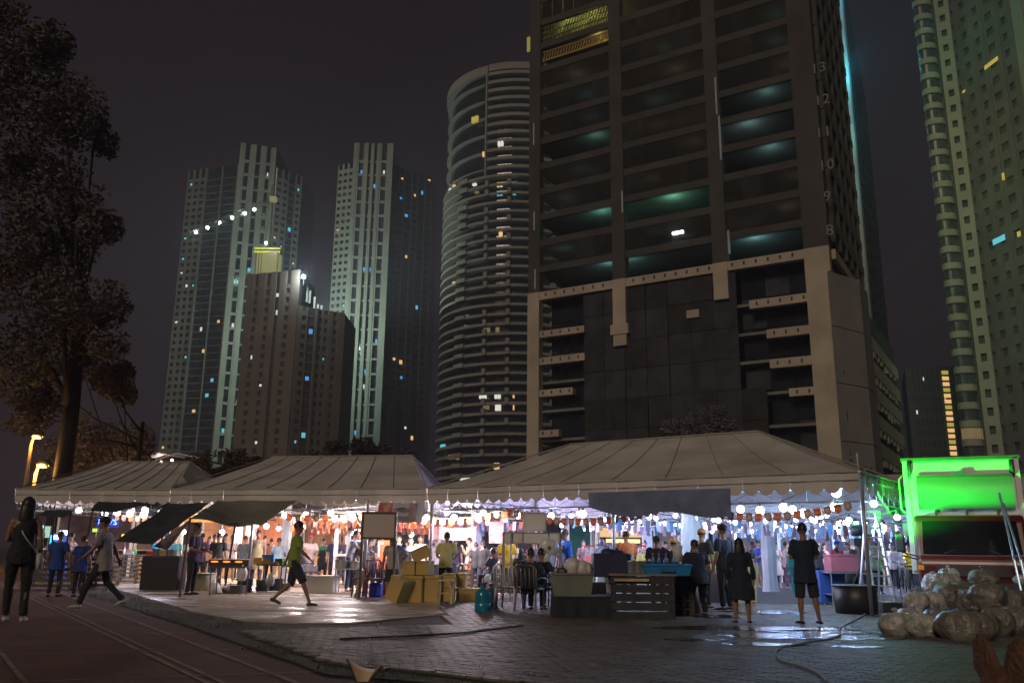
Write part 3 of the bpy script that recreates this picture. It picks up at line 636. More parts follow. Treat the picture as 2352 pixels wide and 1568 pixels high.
def bay(cx_, cy_, r_, root, seed):
    rnd2 = random.Random(seed)
    for k in range(nfl):
        z = k * fq; m = MB(); fr = MB()
        pts = [(cx_ + r_ * math.cos(R(a)), cy_ + r_ * .75 * math.sin(R(a))) for a in range(180, 361, 20)]
        m.prism(pts + [(cx_ + r_, cy_ + .5), (cx_ - r_, cy_ + .5)], z, z + fq * .36); m.build('spandrel', wq, root)
        pi = [(cx_ + (r_ - .15) * math.cos(R(a)), cy_ + (r_ * .75 - .15) * math.sin(R(a))) for a in range(180, 361, 20)]
        fr.prism(pi + [(cx_ + r_ - .15, cy_ + .5), (cx_ - r_ + .15, cy_ + .5)], z + fq * .36, z + fq * .94)
        for i in (0, 2, 4, 6, 8, 9):
            if i < len(pts): fr.box((pts[i][0], pts[i][1], z + fq * .65), (.14, .14, fq * .6))
        lit_ = rnd2.random() < .03
        fr.build('bay_window', LITC['dimw'] if lit_ else mat('bay_glass', (.05, .07, .065), .25, var=.5, scale=.5), root)
        cq = MB(); cq.prism([(cx_ + (x - cx_) * 1.05, cy_ + (y - cy_) * 1.08) for x, y in pts] + [(cx_ + r_, cy_ + .5), (cx_ - r_, cy_ + .5)], z + fq * .94, z + fq - .03); cq.build('ledge', mat('ledge_dark', (.08, .09, .08), .8), root)
bay(cxq, cyq, rq, tQ, 3)
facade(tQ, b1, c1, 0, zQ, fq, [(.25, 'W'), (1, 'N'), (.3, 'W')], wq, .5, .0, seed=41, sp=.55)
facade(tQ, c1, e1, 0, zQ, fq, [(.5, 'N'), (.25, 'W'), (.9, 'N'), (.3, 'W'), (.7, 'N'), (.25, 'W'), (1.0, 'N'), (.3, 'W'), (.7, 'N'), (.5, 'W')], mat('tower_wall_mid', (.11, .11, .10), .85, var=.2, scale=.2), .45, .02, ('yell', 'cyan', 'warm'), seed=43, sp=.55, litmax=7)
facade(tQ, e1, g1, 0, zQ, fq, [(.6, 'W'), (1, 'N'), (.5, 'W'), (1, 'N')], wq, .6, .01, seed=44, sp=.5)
for (x, y, w_, h_, c_) in [(2282, 146, 46, 9, 'yell'), (2219, 211, 10, 5, 'yell'), (2310, 406, 7, 16, 'yell'), (2300, 551, 40, 12, 'cyan')]:
    q = PV(x, y, Vector((*c1, 0)), Vector((*e1, 0))); rzq = math.atan2(e1[1] - c1[1], e1[0] - c1[0]); nrm_ = Vector((math.sin(rzq), -math.cos(rzq), 0))
    MB().box(q + nrm_ * .5, (w_ / 13.5, .1, h_ / 12), rzq).build('window', LITC[c_], tQ)
for (x, y, e, c_) in [(2150, 285, 900, (1, .85, .4)), (2115, 290, 260, (1, .85, .4)), (2120, 60, 1500, (.1, 1, .5)), (2130, 170, 900, (.4, .95, .35)), (2170, 420, 1600, (.55, .95, .4)), (2190, 560, 1200, (.55, .9, .45)), (2200, 720, 1000, (.5, .9, .5)), (2230, 880, 700, (.5, .8, .5))]:
    plight('facade_wash_light', P(x + 12, y, YQ - 12), e * .45, c_, .4, tQ)  # bare lights: yellow for the cornice glow, the others added for the green wash
# ------------------------------------------------------------------ low dark block far right with a lit stair column
YE = 230
tE = thing('office_block', 'distant dark block with one column of lit amber windows', 'building', (*XY(2170, 950, YE), 0))
q0 = XY(2078, 850, YE); q1 = XY(2250, 835, YE - 8); zE = hgt(2160, 842, YE - 4)
MB().prism([q0, q1, (q1[0] + 8, q1[1] + 20), (q0[0] + 8, q0[1] + 20)], 0, zE).build('core', mat('block_core', (.03, .037, .04), .7), tE)
facade(tE, q0, q1, 0, zE, 3.0, [(.6, 'W')] + [(.35, 'N'), (.12, 'F')] * 14, mat('block_wall', (.07, .085, .09), .85, var=.2), .4, .03, ('warm', 'white', 'cyan'), 51, litmax=12)
for i in range(15):
    x = lerp(2166, 2186, i / 14); y = lerp(857, 1042, i / 14); q = PV(x, y, Vector((*q0, 0)), Vector((*q1, 0)))
    MB().box(q + Vector((0, -1.0, 0)), (1.7, .2, 1.0)).build('window', LITC['warm'] if i % 3 else LITC['yell'], tE)
# low white canopy building far left behind the tents, dark hall roofs
YH = 75
tH = thing('clubhouse', 'low pale building with a lit sloping roof behind the left tent', 'building', (*XY(365, 1060, YH), 0))
a = P(320, 1055, YH); b = P(425, 1050, YH + 3); m = MB().prism([(a.x, a.y), (b.x, b.y), (b.x, b.y + 8), (a.x, a.y + 8)], 0, P(370, 1064, YH).z - .3); m.build('wall', mat('clubhouse_wall', (.35, .27, .25), .8, emit=(.28, .14, .10), es=.0), tH)
m = MB(); q = [P(305, 1062, YH - 3), P(372, 1040, YH - 3), P(432, 1052, YH - 3)]
for i in range(2): m.bar(q[i], q[i + 1], 1.4, .12)
for i in range(2): m.bar(q[i] + Vector((0, 6, .3)), q[i + 1] + Vector((0, 6, .3)), 6, .12)
m.build('roof', mat('clubhouse_roof', (.3, .28, .3), .6), tH)
for x, y in [(318, 1071), (345, 1066), (370, 1061), (395, 1057)]: MB().ball(P(x, y, YH - 3), .13, 8, 5).build('lamp', glow('club_lamp', (1, .8, .6), 8), tH, True)
plight('club_light', P(370, 1058, YH - 2.4), 60, (1, .75, .6), .2, tH)
MB().box(P(398, 1075, YH - 2.5), (2.2, .1, .25)).build('light_strip', glow('club_strip', (.25, .35, 1), 1.5), tH)

# ================================================================== TREES
leafm = mat('leaves_night', (.095, .078, .076), .9, var=.5, scale=.6); barkm = mat('bark', (.010, .008, .008), .95, var=.3)
def tree(label, base, h, crown, n_, seed, leaf=.28, name='tree'):
    t = thing(name, label, 'tree', base, 0); rt = random.Random(seed); B = Vector(base); cz = [Vector(c[:3]) for c in crown]
    m = MB(); top = B + Vector((rt.uniform(-.5, .5), 0, h * .6)); m.tube([B, B + (top - B) * .5 + Vector((.2, 0, 0)), top], [h * .019, h * .014, h * .008], 8); m.build('trunk', barkm, t, True)
    lb = MB()
    for c in cz[:14]:
        s_ = B + (top - B) * rt.uniform(.45, .95); mid = (s_ + c) / 2 + Vector((0, 0, -.4)); lb.tube([s_, mid, c], [h * .006, h * .004, h * .0015], 5)
    lb.build('limbs', barkm, t, True)
    L = MB()
    for c in crown:
        cc = Vector(c[:3]); r_ = c[3]; k = int(n_ * r_ * r_ / sum(q[3] ** 2 for q in crown))
        for i in range(k):
            d_ = Vector((rt.gauss(0, 1), rt.gauss(0, 1), rt.gauss(0, .8))); d_ = d_.normalized() * r_ * (rt.random() ** .45)
            if noise.noise((cc + d_) * .55) < -.12: continue
            p = cc + d_; u_ = Vector((rt.uniform(-1, 1), rt.uniform(-1, 1), rt.uniform(-.6, .6))).normalized() * leaf * rt.uniform(.5, 1.2); v_ = u_.cross(Vector((rt.uniform(-1, 1), rt.uniform(-1, 1), rt.uniform(-1, 1)))).normalized() * leaf * .4
            L.add([p - u_, p + v_, p + u_, p - v_], [(0, 1, 2, 3)])
    L.build('crown', leafm, t)
    return t
def crown_px(pts, Y, jitter=3): return [(*P(x, y, Y + random.uniform(-jitter, jitter)), r_ * Y / 1903) for x, y, r_ in pts]
tree('towering dark tree filling the left edge above the street lamps', (-22, 42, 0), 27, crown_px([(40, 180, 110), (150, 250, 95), (60, 380, 130), (180, 420, 75), (215, 330, 60), (120, 540, 110), (230, 520, 50), (20, 620, 110), (150, 690, 80), (240, 700, 62), (250, 790, 45), (60, 800, 90), (180, 770, 70), (20, 60, 90), (110, 100, 60)], 42), 34000, 1, .19)
tree('lower dark tree with drooping branches beside the tall left tree', (-21, 47, 0), 13, crown_px([(255, 860, 50), (190, 850, 55), (285, 905, 32), (120, 880, 70), (60, 930, 70), (250, 880, 40)], 46), 12000, 2, .17)
tree('round dark tree behind the ridge of the left tent', (-24, 60, 0), 10, crown_px([(180, 1000, 55), (250, 1010, 50), (310, 1015, 45), (130, 1050, 55), (230, 1050, 60), (310, 1050, 40), (170, 1065, 60)], 58), 9000, 3, .2)
tree('small dark tree in the gap between the left and middle tents', (-18, 62, 0), 7, crown_px([(450, 1075, 34), (500, 1062, 38), (550, 1065, 36), (590, 1075, 28), (480, 1090, 36)], 60), 6000, 4, .19)
tree('dark tree line clump behind the middle tent ridge', (-8, 75, 0), 9, crown_px([(770, 1045, 34), (830, 1040, 36), (880, 1050, 34), (930, 1050, 30), (720, 1060, 26)], 74), 6000, 5, .22)
tree('faint tree in front of the netted building wall', (13, 62, 0), 11, crown_px([(1560, 1000, 45), (1620, 960, 50), (1660, 1000, 46), (1600, 1030, 55), (1690, 1030, 36)], 62), 6000, 6, .18)
tree('dark low tree between the big tent and the truck', (27, 45, 0), 6, crown_px([(2040, 1125, 36), (2080, 1115, 36), (2000, 1115, 30), (2060, 1150, 36), (1985, 1090, 22), (2100, 1150, 30)], 44), 3000, 8, .2)

# street lamps, orange
def street_lamp(label, px, py, Y, e, ball_r=.22):
    p = P(px, py, Y); t = thing('street_lamp', label, 'street lamp', (p.x, p.y, 0), 0, 'orange street lamps on the left')
    MB().tube([(p.x - .35, p.y + .1, 0), (p.x - .35, p.y + .1, p.z - .4), (p.x - .2, p.y + .05, p.z + .12)], [.12, .09, .06], 8).build('pole', mat('lamp_pole', (.35, .25, .15), .6), t, True)
    MB().tube([(p.x - .3, p.y, p.z + .16), (p.x + .3, p.y, p.z + .1)], [.14, .2], 8).build('lamp_head', DSTEEL, t, True)
    MB().ball(p, (ball_r * 1.4, ball_r, ball_r * .55), 10, 6).build('lamp_glass', glow('sodium', (1, .45, .08), 9), t, True)
    plight('sodium_light', p + Vector((0, -.3, -.35)), e, (1, .48, .12), .2, t)
street_lamp('tall orange street lamp shining into the dark leaves at far left', 86, 1003, 48, 240)
street_lamp('orange street lamp with a glowing pole below the tall one', 98, 1069, 42, 420)
street_lamp('small orange street lamp just above the left tent roof', 207, 1092, 52, 350, .2)
# ================================================================== TENTS
fab = mat('tent_fabric', (.35, .335, .32), .85, two=(.55, .525, .50), scale=.7, bump=.5, bscale=1.3)
fabd = mat('tent_seam', (.33, .305, .28), .85, var=.1)
poleM = mat('tent_pole', (.30, .31, .34), .4, .6, var=.15)
blueish = mat('navy_tarp', (.022, .035, .06), .75, var=.25, scale=2, bump=.3, bscale=4)
EV = 2.75; RG = 4.3
def tent(label, FLp, FRp, D, r0, r1, ridge_h, poles_u, split, drop=.42, seams=8, rframe=.5):
    A = Vector((FLp[0], FLp[1], 0)); B = Vector((FRp[0], FRp[1], 0)); D = Vector((D[0], D[1], 0)); root = thing('party_tent', label, 'tent', tuple(A))
    Z = Vector((0, 0, EV)); c = [A + Z, B + Z, B + D + Z, A + D + Z]
    ra = A + (B - A) * r0 + D * rframe + Vector((0, 0, ridge_h)); rb = A + (B - A) * r1 + D * rframe + Vector((0, 0, ridge_h))
    def sag(p, u, v, s_=.10): return p - Vector((0, 0, s_ * math.sin(math.pi * v) * (.6 + .4 * abs(math.sin(u * math.pi * split))))) + Vector((0, 0, .025 * noise.noise(p * .8)))
    def quad(p0, p1, p2, p3, nu, nv, nm):
        m = MB(); m.sheet(lambda u, v: sag(lerp(lerp(p0, p1, u), lerp(p3, p2, u), v), u, v), nu, nv); m.build(nm, fab, root, True)
    quad(c[0], c[1], rb, ra, 40, 10, 'roof_panel'); quad(c[2], c[3], ra, rb, 40, 10, 'roof_panel')
    quad(c[1], c[2], rb, rb, 20, 10, 'roof_panel'); quad(c[3], c[0], ra, ra, 20, 10, 'roof_panel')
    sm = MB()
    for a, b in ((c[0], ra), (c[1], rb), (c[2], rb), (c[3], ra), (ra, rb)):
        sm.tube([lerp(a, b, i / 8) + Vector((0, 0, .03)) for i in range(9)], .022, 5)
    for i in range(1, seams):
        u = i / seams; p = lerp(c[0], c[1], u); q = lerp(ra, rb, u); sm.tube([sag(lerp(p, q, j / 8), u, j / 8) + Vector((0, -.01, .012)) for j in range(9)], .012, 4)
    sm.build('seam', fabd, root)
    # scalloped valances
    def val(a, b, nm='valance'):
        L = (b - a).length; n_ = max(4, int(L / .33)); t = (b - a) / n_; out = Vector((t.y, -t.x, 0)).normalized() * .03; m = MB()
        for i in range(n_):
            p = a + t * i; o = len(m.v); K = 6
            for k in range(K + 1):
                x = k / K; sw = .02 * math.sin((i + x) * 1.7)
                m.v.append(tuple(p + t * x + out * (1 + sw * 20) + Vector((0, 0, .02)))); m.v.append(tuple(p + t * x + out * (1 + math.sin(i * 2.1) * .5) - Vector((0, 0, drop - .12))))
                m.v.append(tuple(p + t * x + out * (1 + math.sin(i * 2.1) * .9) - Vector((0, 0, drop - .12 + .12 * (math.sin(math.pi * x) ** .6)))))
            for k in range(K):
                for j in range(2): m.f.append((o + k * 3 + j, o + (k + 1) * 3 + j, o + (k + 1) * 3 + j + 1, o + k * 3 + j + 1))
        m.build(nm, fab, root, True)
        s2 = MB(); s2.tube([a + out * 1.6 + Vector((0, 0, .0)), b + out * 1.6 + Vector((0, 0, .0))], .018, 5); s2.tube([a + out * 1.7 - Vector((0, 0, .16)), b + out * 1.7 - Vector((0, 0, .16))], .010, 5); s2.build('hem', fabd, root)
    for i in range(4): val(c[i], c[(i + 1) % 4])
    # trusses under the eaves
    def truss(a, b, hgt_=.26, n_=None):
        L = (b - a).length; n_ = n_ or int(L / .55); m = MB(); dn = Vector((0, 0, -hgt_))
        m.tube([a, b], .018, 5); m.tube([a + dn, b + dn], .018, 5)
        for i in range(n_):
            p = lerp(a, b, i / n_); q = lerp(a, b, (i + 1) / n_); m.tube([p, p + dn], .009, 4); m.tube([p + dn, q] if i % 2 else [p, q + dn], .008, 4)
        m.build('truss', poleM, root)
    inn = D.normalized() * .22; off = Vector((0, 0, -.30))
    truss(c[0] + inn + off, c[1] + inn + off); truss(c[3] - inn + off, c[2] - inn + off); truss(c[0] + inn + off, c[3] - inn + off); truss(c[1] + inn + off, c[2] - inn + off)
    truss(lerp(c[0], c[3], .5) + off, lerp(c[1], c[2], .5) + off)
    for k in poles_u:
        for v in (0, .5, 1):
            p = A + (B - A) * k + D * v + (inn * (.6 if v == 0 else -.6 if v == 1 else 0))
            if v == .5 and 0 < k < 1: continue
            MB().tube([p, p + Vector((0, 0, EV))], .042, 8).build('pole', poleM, root, True)
            MB().box(p + Vector((0, 0, .035)), (.22, .22, .012)).build('foot_plate', DSTEEL, root)
    return root, A, B, D
T3A, T3B = (-2.25, 23.3), (6.8, 16.9); T3D = (6.0, 8.5)
t3 = tent('large grey white party tent on the right with the highest ridge', T3A, T3B, T3D, .115, .66, 4.38, (0, .5, 1), 5)
T2A, T2B = (-9.8, 24.8), (-2.32, 23.35); T2D = (0.3, 12.6)
t2 = tent('middle party tent between the left and the large right tent', T2A, T2B, T2D, .12, .82, 4.3, (0, .335, .78), 4)
T1A, T1B = (-14.3, 25.2), (-10.0, 25.0); T1D = (-1.8, 15)
t1 = tent('leftmost party tent with the orange tinged roof', (-14.6, 25.4), (-9.95, 25.1), T1D, .02, .69, 4.25, (.12, .58, 1), 4)
# back row, seen only from below
def v2(a): return Vector((a[0], a[1], 0))
bA = v2(T3A) + v2(T3D) * 1.02; bB = v2(T3B) + v2(T3D) * 1.02
tent('back row party tent whose white underside shows behind the large right tent', (bA.x, bA.y), (bB.x, bB.y), (7, 10.5), .2, .8, 4.0, (0, .5, 1), 4)
tent('back row party tent at far right behind the ladder', (bB.x + .2, bB.y - .1), (bB.x + 8, bB.y - 5), (6.5, 9.5), .2, .8, 4.0, (0, 1), 4)
tent('back row party tent behind the middle tent', (-8.6, 38.2), (2.6, 36.3), (1.5, 9), .2, .8, 4.0, (0, .5, 1), 4)

# ------------------------------------------------------------------ tarps and awnings
def tarp(name, label, pts, m, nu=14, nv=8, sagv=.18, posts=(), cat='tarp', wrinkle=.04):
    t = thing(name, label, cat, (pts[0].x, pts[0].y, 0)); mb = MB()
    def fn(u, v):
        p = lerp(lerp(pts[0], pts[1], u), lerp(pts[3], pts[2], u), v); return p - Vector((0, 0, sagv * math.sin(math.pi * u) * math.sin(math.pi * v))) + Vector((0, 0, wrinkle * noise.noise(p * 2.3))) 
    mb.sheet(fn, nu, nv); mb.build('sheet', m, t, True)
    for a, b in posts: MB().tube([a, b], .025, 6).build('prop', DSTEEL, t)
    return t
tdk = mat('tarp_black', (.030, .038, .045), .8, var=.3, bump=.3, bscale=4); tol = mat('tarp_olive', (.17, .17, .145), .85, var=.2, scale=1.5, bump=.3, bscale=3)
tarp('tarp', 'black tarp slanting steeply down from the tent corner on the left', [P(262, 1241, 21.5), P(350, 1250, 21.5), P(480, 1156, 23.5), P(395, 1155, 23.5)], tdk, sagv=.1)
tarp('tarp', 'olive grey awning hanging under the middle tent with a sagging edge', [P(437, 1190, 20.5), P(600, 1205, 20.5), P(683, 1150, 23.6), P(500, 1150, 23.6)], tol, sagv=.35, posts=[(P(437, 1188, 20.5), G(412, 1372)), (P(541, 1200, 20.7), G(515, 1360))])
tarp('tarp', 'dark tarp strip hanging from the valance of the left tent', [P(205, 1172, 22.6), P(262, 1176, 22.6), P(352, 1156, 24.4), P(225, 1150, 24.4)], tdk, sagv=.12, posts=[(P(214, 1166, 22.6), G(180, 1352))])
tarp('awning', 'small dark rectangular awning on thin poles at far left', [P(88, 1184, 21.5), P(148, 1188, 21.5), P(172, 1172, 23), P(104, 1170, 23)], tdk, sagv=.06, posts=[(P(88, 1184, 21.5), G(78, 1345)), (P(125, 1187, 21.5), G(112, 1345)), (P(163, 1176, 22.5), G(140, 1350))], cat='awning')
tarp('tarp', 'pale grey flap hanging from the side of the olive awning', [P(438, 1190, 20.6), P(440, 1192, 20.7), P(385, 1262, 22), P(352, 1255, 22)], mat('flap_grey', (.28, .26, .24), .8, bump=.3), sagv=.05)
# navy sheet hanging over the eave of the big tent
fdir = (v2(T3B) - v2(T3A)); fdn = fdir.normalized(); fout = Vector((fdn.y, -fdn.x, 0))
def T3(u, z, o=0): q = v2(T3A) + fdir * u + fout * o; return Vector((q.x, q.y, z))
def u3(px, py=1150, o=0): q = PV(px, py, v2(T3A) + fout * o, v2(T3B) + fout * o); return ((q - v2(T3A)).x * fdn.x + (q - v2(T3A)).y * fdn.y) / fdir.length, q.z
m = MB(); ns = thing('tarp', 'navy blue sheet draped over the valance in the middle of the large tent', 'tarp', tuple(T3(.5, 0)))
ua_, ub_ = u3(1352)[0], u3(1680)[0]
def nsf(u, v):
    x = lerp(1352, 1680, u); y1 = [1160, 1172, 1181, 1184, 1180, 1172, 1172, 1178, 1184, 1186, 1180][min(10, int(u * 10))]; y2 = [1160, 1172, 1181, 1184, 1180, 1172, 1172, 1178, 1184, 1186, 1180][min(10, int(u * 10) + 1)]
    yb_ = lerp(y1, y2, u * 10 - int(u * 10)) + 3; uu, zb = u3(x, yb_, .09); z = lerp(2.50, zb, v)
    return T3(uu, z, .09 + .03 * math.sin(u * 40) * v + .05 * noise.noise(Vector((u * 8, v, 0))))
m.sheet(nsf, 60, 6); m.build('sheet', mat('navy_sheet', (.12, .15, .25), .8, var=.2, bump=.3), ns, True)
# right hand side flap lit green
cR = Vector((T3B[0], T3B[1], 0)); sR = v2(T3D)
gf = tarp('tarp', 'torn side tarp at the right corner of the large tent, lit green', [cR + Vector((.02, -.03, 2.95)), P(2055, 1190, 20.5), P(2095, 1230, 24), P(2050, 1165, 24)], mat('side_tarp', (.42, .45, .40), .8, var=.2, bump=.4, bscale=3), sagv=.25, wrinkle=.1)

# ------------------------------------------------------------------ string lights
bulb_me = MB().ball((0, 0, 0), 1, 10, 6).mesh('bulb', glow('bulb_cool', (.86, .93, 1), 16), smooth=True)
bulb_wm = MB().ball((0, 0, 0), 1, 10, 6).mesh('bulb', glow('bulb_warm', (1, .86, .72), 16), smooth=True)
sock_me = MB().tube([(0, 0, 0), (0, 0, .09)], .028, 6).mesh('socket', BLACK)
wirem = BLACK; NL = [0]; BL = 6.5
def light_string(label, pts, r_=.07, warm=0, every=0, e=14, ends=None, lc=(.78, .88, 1)):
    t = thing('string_lights', label, 'string lights', tuple(pts[0]), 0, 'strings of globe bulbs under the tents'); t['label'] = label
    wpts = [p + Vector((0, 0, .16)) for p in pts]; wp = (ends[:1] if ends else []) + wpts + (ends[1:] if ends else [])
    q = []
    for i in range(len(wp) - 1):
        for k in range(4):
            s_ = k / 4; q.append(lerp(wp[i], wp[i + 1], s_) - Vector((0, 0, .10 * math.sin(math.pi * s_))))
    q.append(wp[-1]); MB().tube(q, .006, 4).build('wire', wirem, t)
    for i, p in enumerate(pts):
        rr_ = r_ * random.uniform(.9, 1.1); piece('bulb', bulb_wm if (warm and random.random() < warm) else bulb_me, t, local(t, p), sc=(rr_,) * 3); piece('socket', sock_me, t, local(t, p + Vector((0, 0, rr_ * .8))))
        if every and i % every == every // 2: plight('bulb_light', p + Vector((0, 0, -r_ * 1.6)), e * BL, lc, .05, t); NL[0] += 1
    return t
# front string of the large tent
fp3 = [(1189, 1183), (1266, 1184), (1339, 1180), (1413, 1180), (1434, 1171), (1488, 1178), (1512, 1165), (1604, 1171), (1701, 1169), (1746, 1172), (1799, 1165), (1820, 1170), (1845, 1178), (1916, 1164)]
light_string('front string of large bulbs along the open edge of the big tent', [T3(u3(x, y, -.7)[0], u3(x, y, -.7)[1], -.7) for x, y in fp3], .085, .35, 3, 9, lc=(.42, .62, 1))
light_string('single very bright bulb at the right corner of the big tent', [P(1921, 1130, 17.6)], .10, 0, 1, 9, lc=(.35, .65, 1))
light_string('single bulb hanging beside the ladder', [P(2007, 1156, 17.2)], .08, 0, 1, 1.6, lc=(.45, .8, 1))
fp2 = [(654, 1183), (702, 1181), (760, 1177), (807, 1180), (871, 1186), (980, 1188), (1027, 1174), (1043, 1188), (1110, 1177), (1096, 1186)]
light_string('front string of bulbs under the middle tent', [P(x, y, 25.2 - (x - 650) * .002) for x, y in fp2], .085, .3, 2, 36, lc=(1, .82, .84))
light_string('string of bulbs under the left tent', [P(x, y, 26.5) for x, y in [(181, 1171), (241, 1178), (269, 1176), (302, 1171), (298, 1179), (333, 1171), (330, 1181), (369, 1178)]], .10, .2, 3, 16, lc=(.8, .75, 1))
light_string('string of bulbs deep inside the middle tent', [P(x, y, 31) for x, y in [(422, 1221), (510, 1222), (584, 1206), (589, 1205), (612, 1208), (640, 1213), (698, 1208), (806, 1223), (827, 1220), (945, 1227), (1100, 1185)]], .09, .5, 2, 52, lc=(1, .76, .60))
light_string('added string of bulbs filling the dim gap between the middle tent and the big tent', [P(x, y, 26 + (i % 3)) for i, (x, y) in enumerate([(1060, 1196), (1120, 1200), (1160, 1194), (1232, 1203), (1290, 1206), (1334, 1200), (1380, 1198), (1440, 1204)])], .07, 0, 2, 24, lc=(.60, .50, 1))  # string added to brighten the dim middle
ri = random.Random(21)
def T3p(u, v, z): q = v2(T3A) + fdir * u + v2(T3D) * v; return Vector((q.x, q.y, z))
rows = [(.22, .30, 1.02, 9), (.45, .16, 1.02, 11), (.7, .14, 1.05, 12), (.92, .1, 1.1, 13), (1.15, .1, 1.15, 16), (1.4, .05, 1.25, 18), (1.65, .0, 1.3, 20), (1.95, .0, 1.35, 22), (2.2, 0, 1.4, 22)]
for i, (v, u0, u1, n_) in enumerate(rows):
    pts = []
    for k in range(n_):
        s_ = k / (n_ - 1); q_ = T3p(lerp(u0, u1, s_) + ri.uniform(-.01, .01), v + ri.uniform(-.03, .03), 0); ty = lerp(1181, 1212, min(1, i / 6)) + 12 * math.sin(math.pi * ((s_ * 3) % 1)) + ri.uniform(-3, 3); q_.z = P(1700, ty, q_.y).z; pts.append(q_)
    light_string(['first', 'second', 'third', 'fourth', 'fifth', 'sixth', 'seventh', 'eighth', 'farthest'][i] + ' string of small white bulbs counting back from the open edge of the big tent', pts, .06 if v < 1 else .075, .15, 4 if v < 1 else 6, 7 if v < 1 else 30, lc=(.26, .48, 1) if v > .8 else (.36, .56, 1))
light_string('string of warm bulbs at far right behind the black lamp stand', [P(x, y, 29) for x, y in [(1862, 1186), (1876, 1187), (1886, 1188), (1899, 1183), (1928, 1199), (1940, 1201), (1951, 1195), (1970, 1202), (1990, 1205), (2012, 1208), (2020, 1206)]], .08, .8, 4, 12, lc=(1, .8, .7))

# white cloth bands hung across the inside of the big tent
for v_, za_, zb_, lab in ((.54, 2.46, 2.10, 'white cloth band hung across the middle of the big tent'), (1.04, 2.70, 2.36, 'white cloth band hung along the back edge of the big tent')):
    fb = thing('cloth_band', lab, 'curtain', tuple(T3p(.0, v_, 0))); m = MB(); m.sheet(lambda u, w_: T3p(lerp(.06, 1.0, u), v_ + .006 * math.sin(u * 60), lerp(za_, zb_ + .05 * abs(math.sin(u * 9.4)), w_)), 60, 3); m.build('cloth', mat('band_white', (.50, .49, .53), .8, var=.05), fb, True)
# ------------------------------------------------------------------ bunting
def flag_mesh(nm, m, w_=.15, h_=.19, tip=.05):
    mb = MB(); d = .004; pts = [(-w_ / 2, 0), (w_ / 2, 0), (w_ / 2 * .95, -h_ + tip), (0, -h_), (-w_ / 2 * .95, -h_ + tip)]
    vs = [(x, -d, z) for x, z in pts] + [(x, d, z) for x, z in pts]; mb.add(vs, [(0, 1, 2, 3, 4), (9, 8, 7, 6, 5)] + [(i, (i + 1) % 5, 5 + (i + 1) % 5, 5 + i) for i in range(5)]); return mb.mesh(nm, m)
forg = flag_mesh('flag', mat('flag_orange', (.62, .13, .03), .8, var=.1)); fbrn = flag_mesh('flag', mat('flag_brown', (.22, .10, .055), .8, two=(.42, .27, .18), scale=14))
f_let = mat('flag_print', (.75, .55, .40), .8, var=0)
tc_ = bpy.data.curves.new('print', 'FONT'); tc_.body = 'NYLE'; tc_.size = .05; tc_.align_x = 'CENTER'; tc_.materials.append(f_let); _t = bpy.data.objects.new('lettering', tc_); COL.objects.link(_t); _t = to_mesh(_t); tme = _t.data; bpy.data.objects.remove(_t)
emb = MB().ball((0, -.006, -.09), (.045, .003, .05), 8, 6).mesh('emblem', mat('flag_emblem', (.5, .36, .26), .8))
def bunting(label, pts, spacing=.225, group=None, kinds='ob', sc=1, tw=.25, swing=.12, print_=False, name='bunting', mats=None):
    t = thing(name, label, 'bunting', tuple(pts[0]), 0, group); L = [0]
    for i in range(1, len(pts)): L.append(L[-1] + (pts[i] - pts[i - 1]).length)
    MB().tube(pts, .005, 4).build('cord', mat('cord', (.5, .5, .5), .8, var=0), t); n_ = int(L[-1] / spacing)
    for k in range(n_):
        d = (k + .5) * spacing; j = 0
        while j < len(L) - 2 and L[j + 1] < d: j += 1
        s_ = (d - L[j]) / max(1e-6, L[j + 1] - L[j]); p = lerp(pts[j], pts[j + 1], s_); dr = pts[j + 1] - pts[j]; rz = math.atan2(dr.y, dr.x) + random.uniform(-tw, tw); tilt = math.atan2(-dr.z, math.hypot(dr.x, dr.y))
        me = (forg if k % 2 == 0 else fbrn) if mats is None else random.choice(mats)
        f = piece('flag', me, t, local(t, p), (random.uniform(-swing, swing), tilt * .6, rz), (sc, sc, sc))
        if print_:
            if k % 2 == 0:
                piece('lettering', tme, f, (0, -.008, -.11), (R(90), 0, 0))
            else: piece('emblem', emb, f)
    return t
def cv4(l): return [(1119.7 + x * .2014, 1119.7 + y * .2014) for x, y in l]
def cv5(l): return [(1493 + x * .25636, 1091 + y * .25636) for x, y in l]
bp3 = cv4([(225, 235), (340, 262), (520, 310), (680, 335), (840, 345), (1115, 350), (1297, 342), (1485, 318), (1680, 285), (1865, 235), (2060, 172), (2255, 195)]) + cv5([(318, 262), (475, 298), (637, 320), (805, 335), (978, 340), (1153, 335), (1330, 318), (1512, 292), (1695, 255), (1872, 205)])
bunting('front bunting of alternating orange and brown pennants across the big tent', [T3(u3(x, y, -.4)[0], u3(x, y, -.4)[1], -.4) for x, y in bp3], .205, print_=True, tw=.15)
bunting('front bunting of orange and brown pennants under the middle tent', [P(x, y, 25.0) for x, y in [(655, 1178), (680, 1182), (720, 1181), (760, 1183), (800, 1182), (840, 1177), (875, 1176), (975, 1187), (1010, 1190), (1050, 1189), (1085, 1187), (1120, 1178), (1145, 1172), (1180, 1180)]], .26, sc=1.15, print_=True)
bunting('pennants hanging under the left tent', [P(x, y, 27.5) for x, y in [(262, 1180), (300, 1184), (340, 1187), (385, 1184), (400, 1176)]], .22)
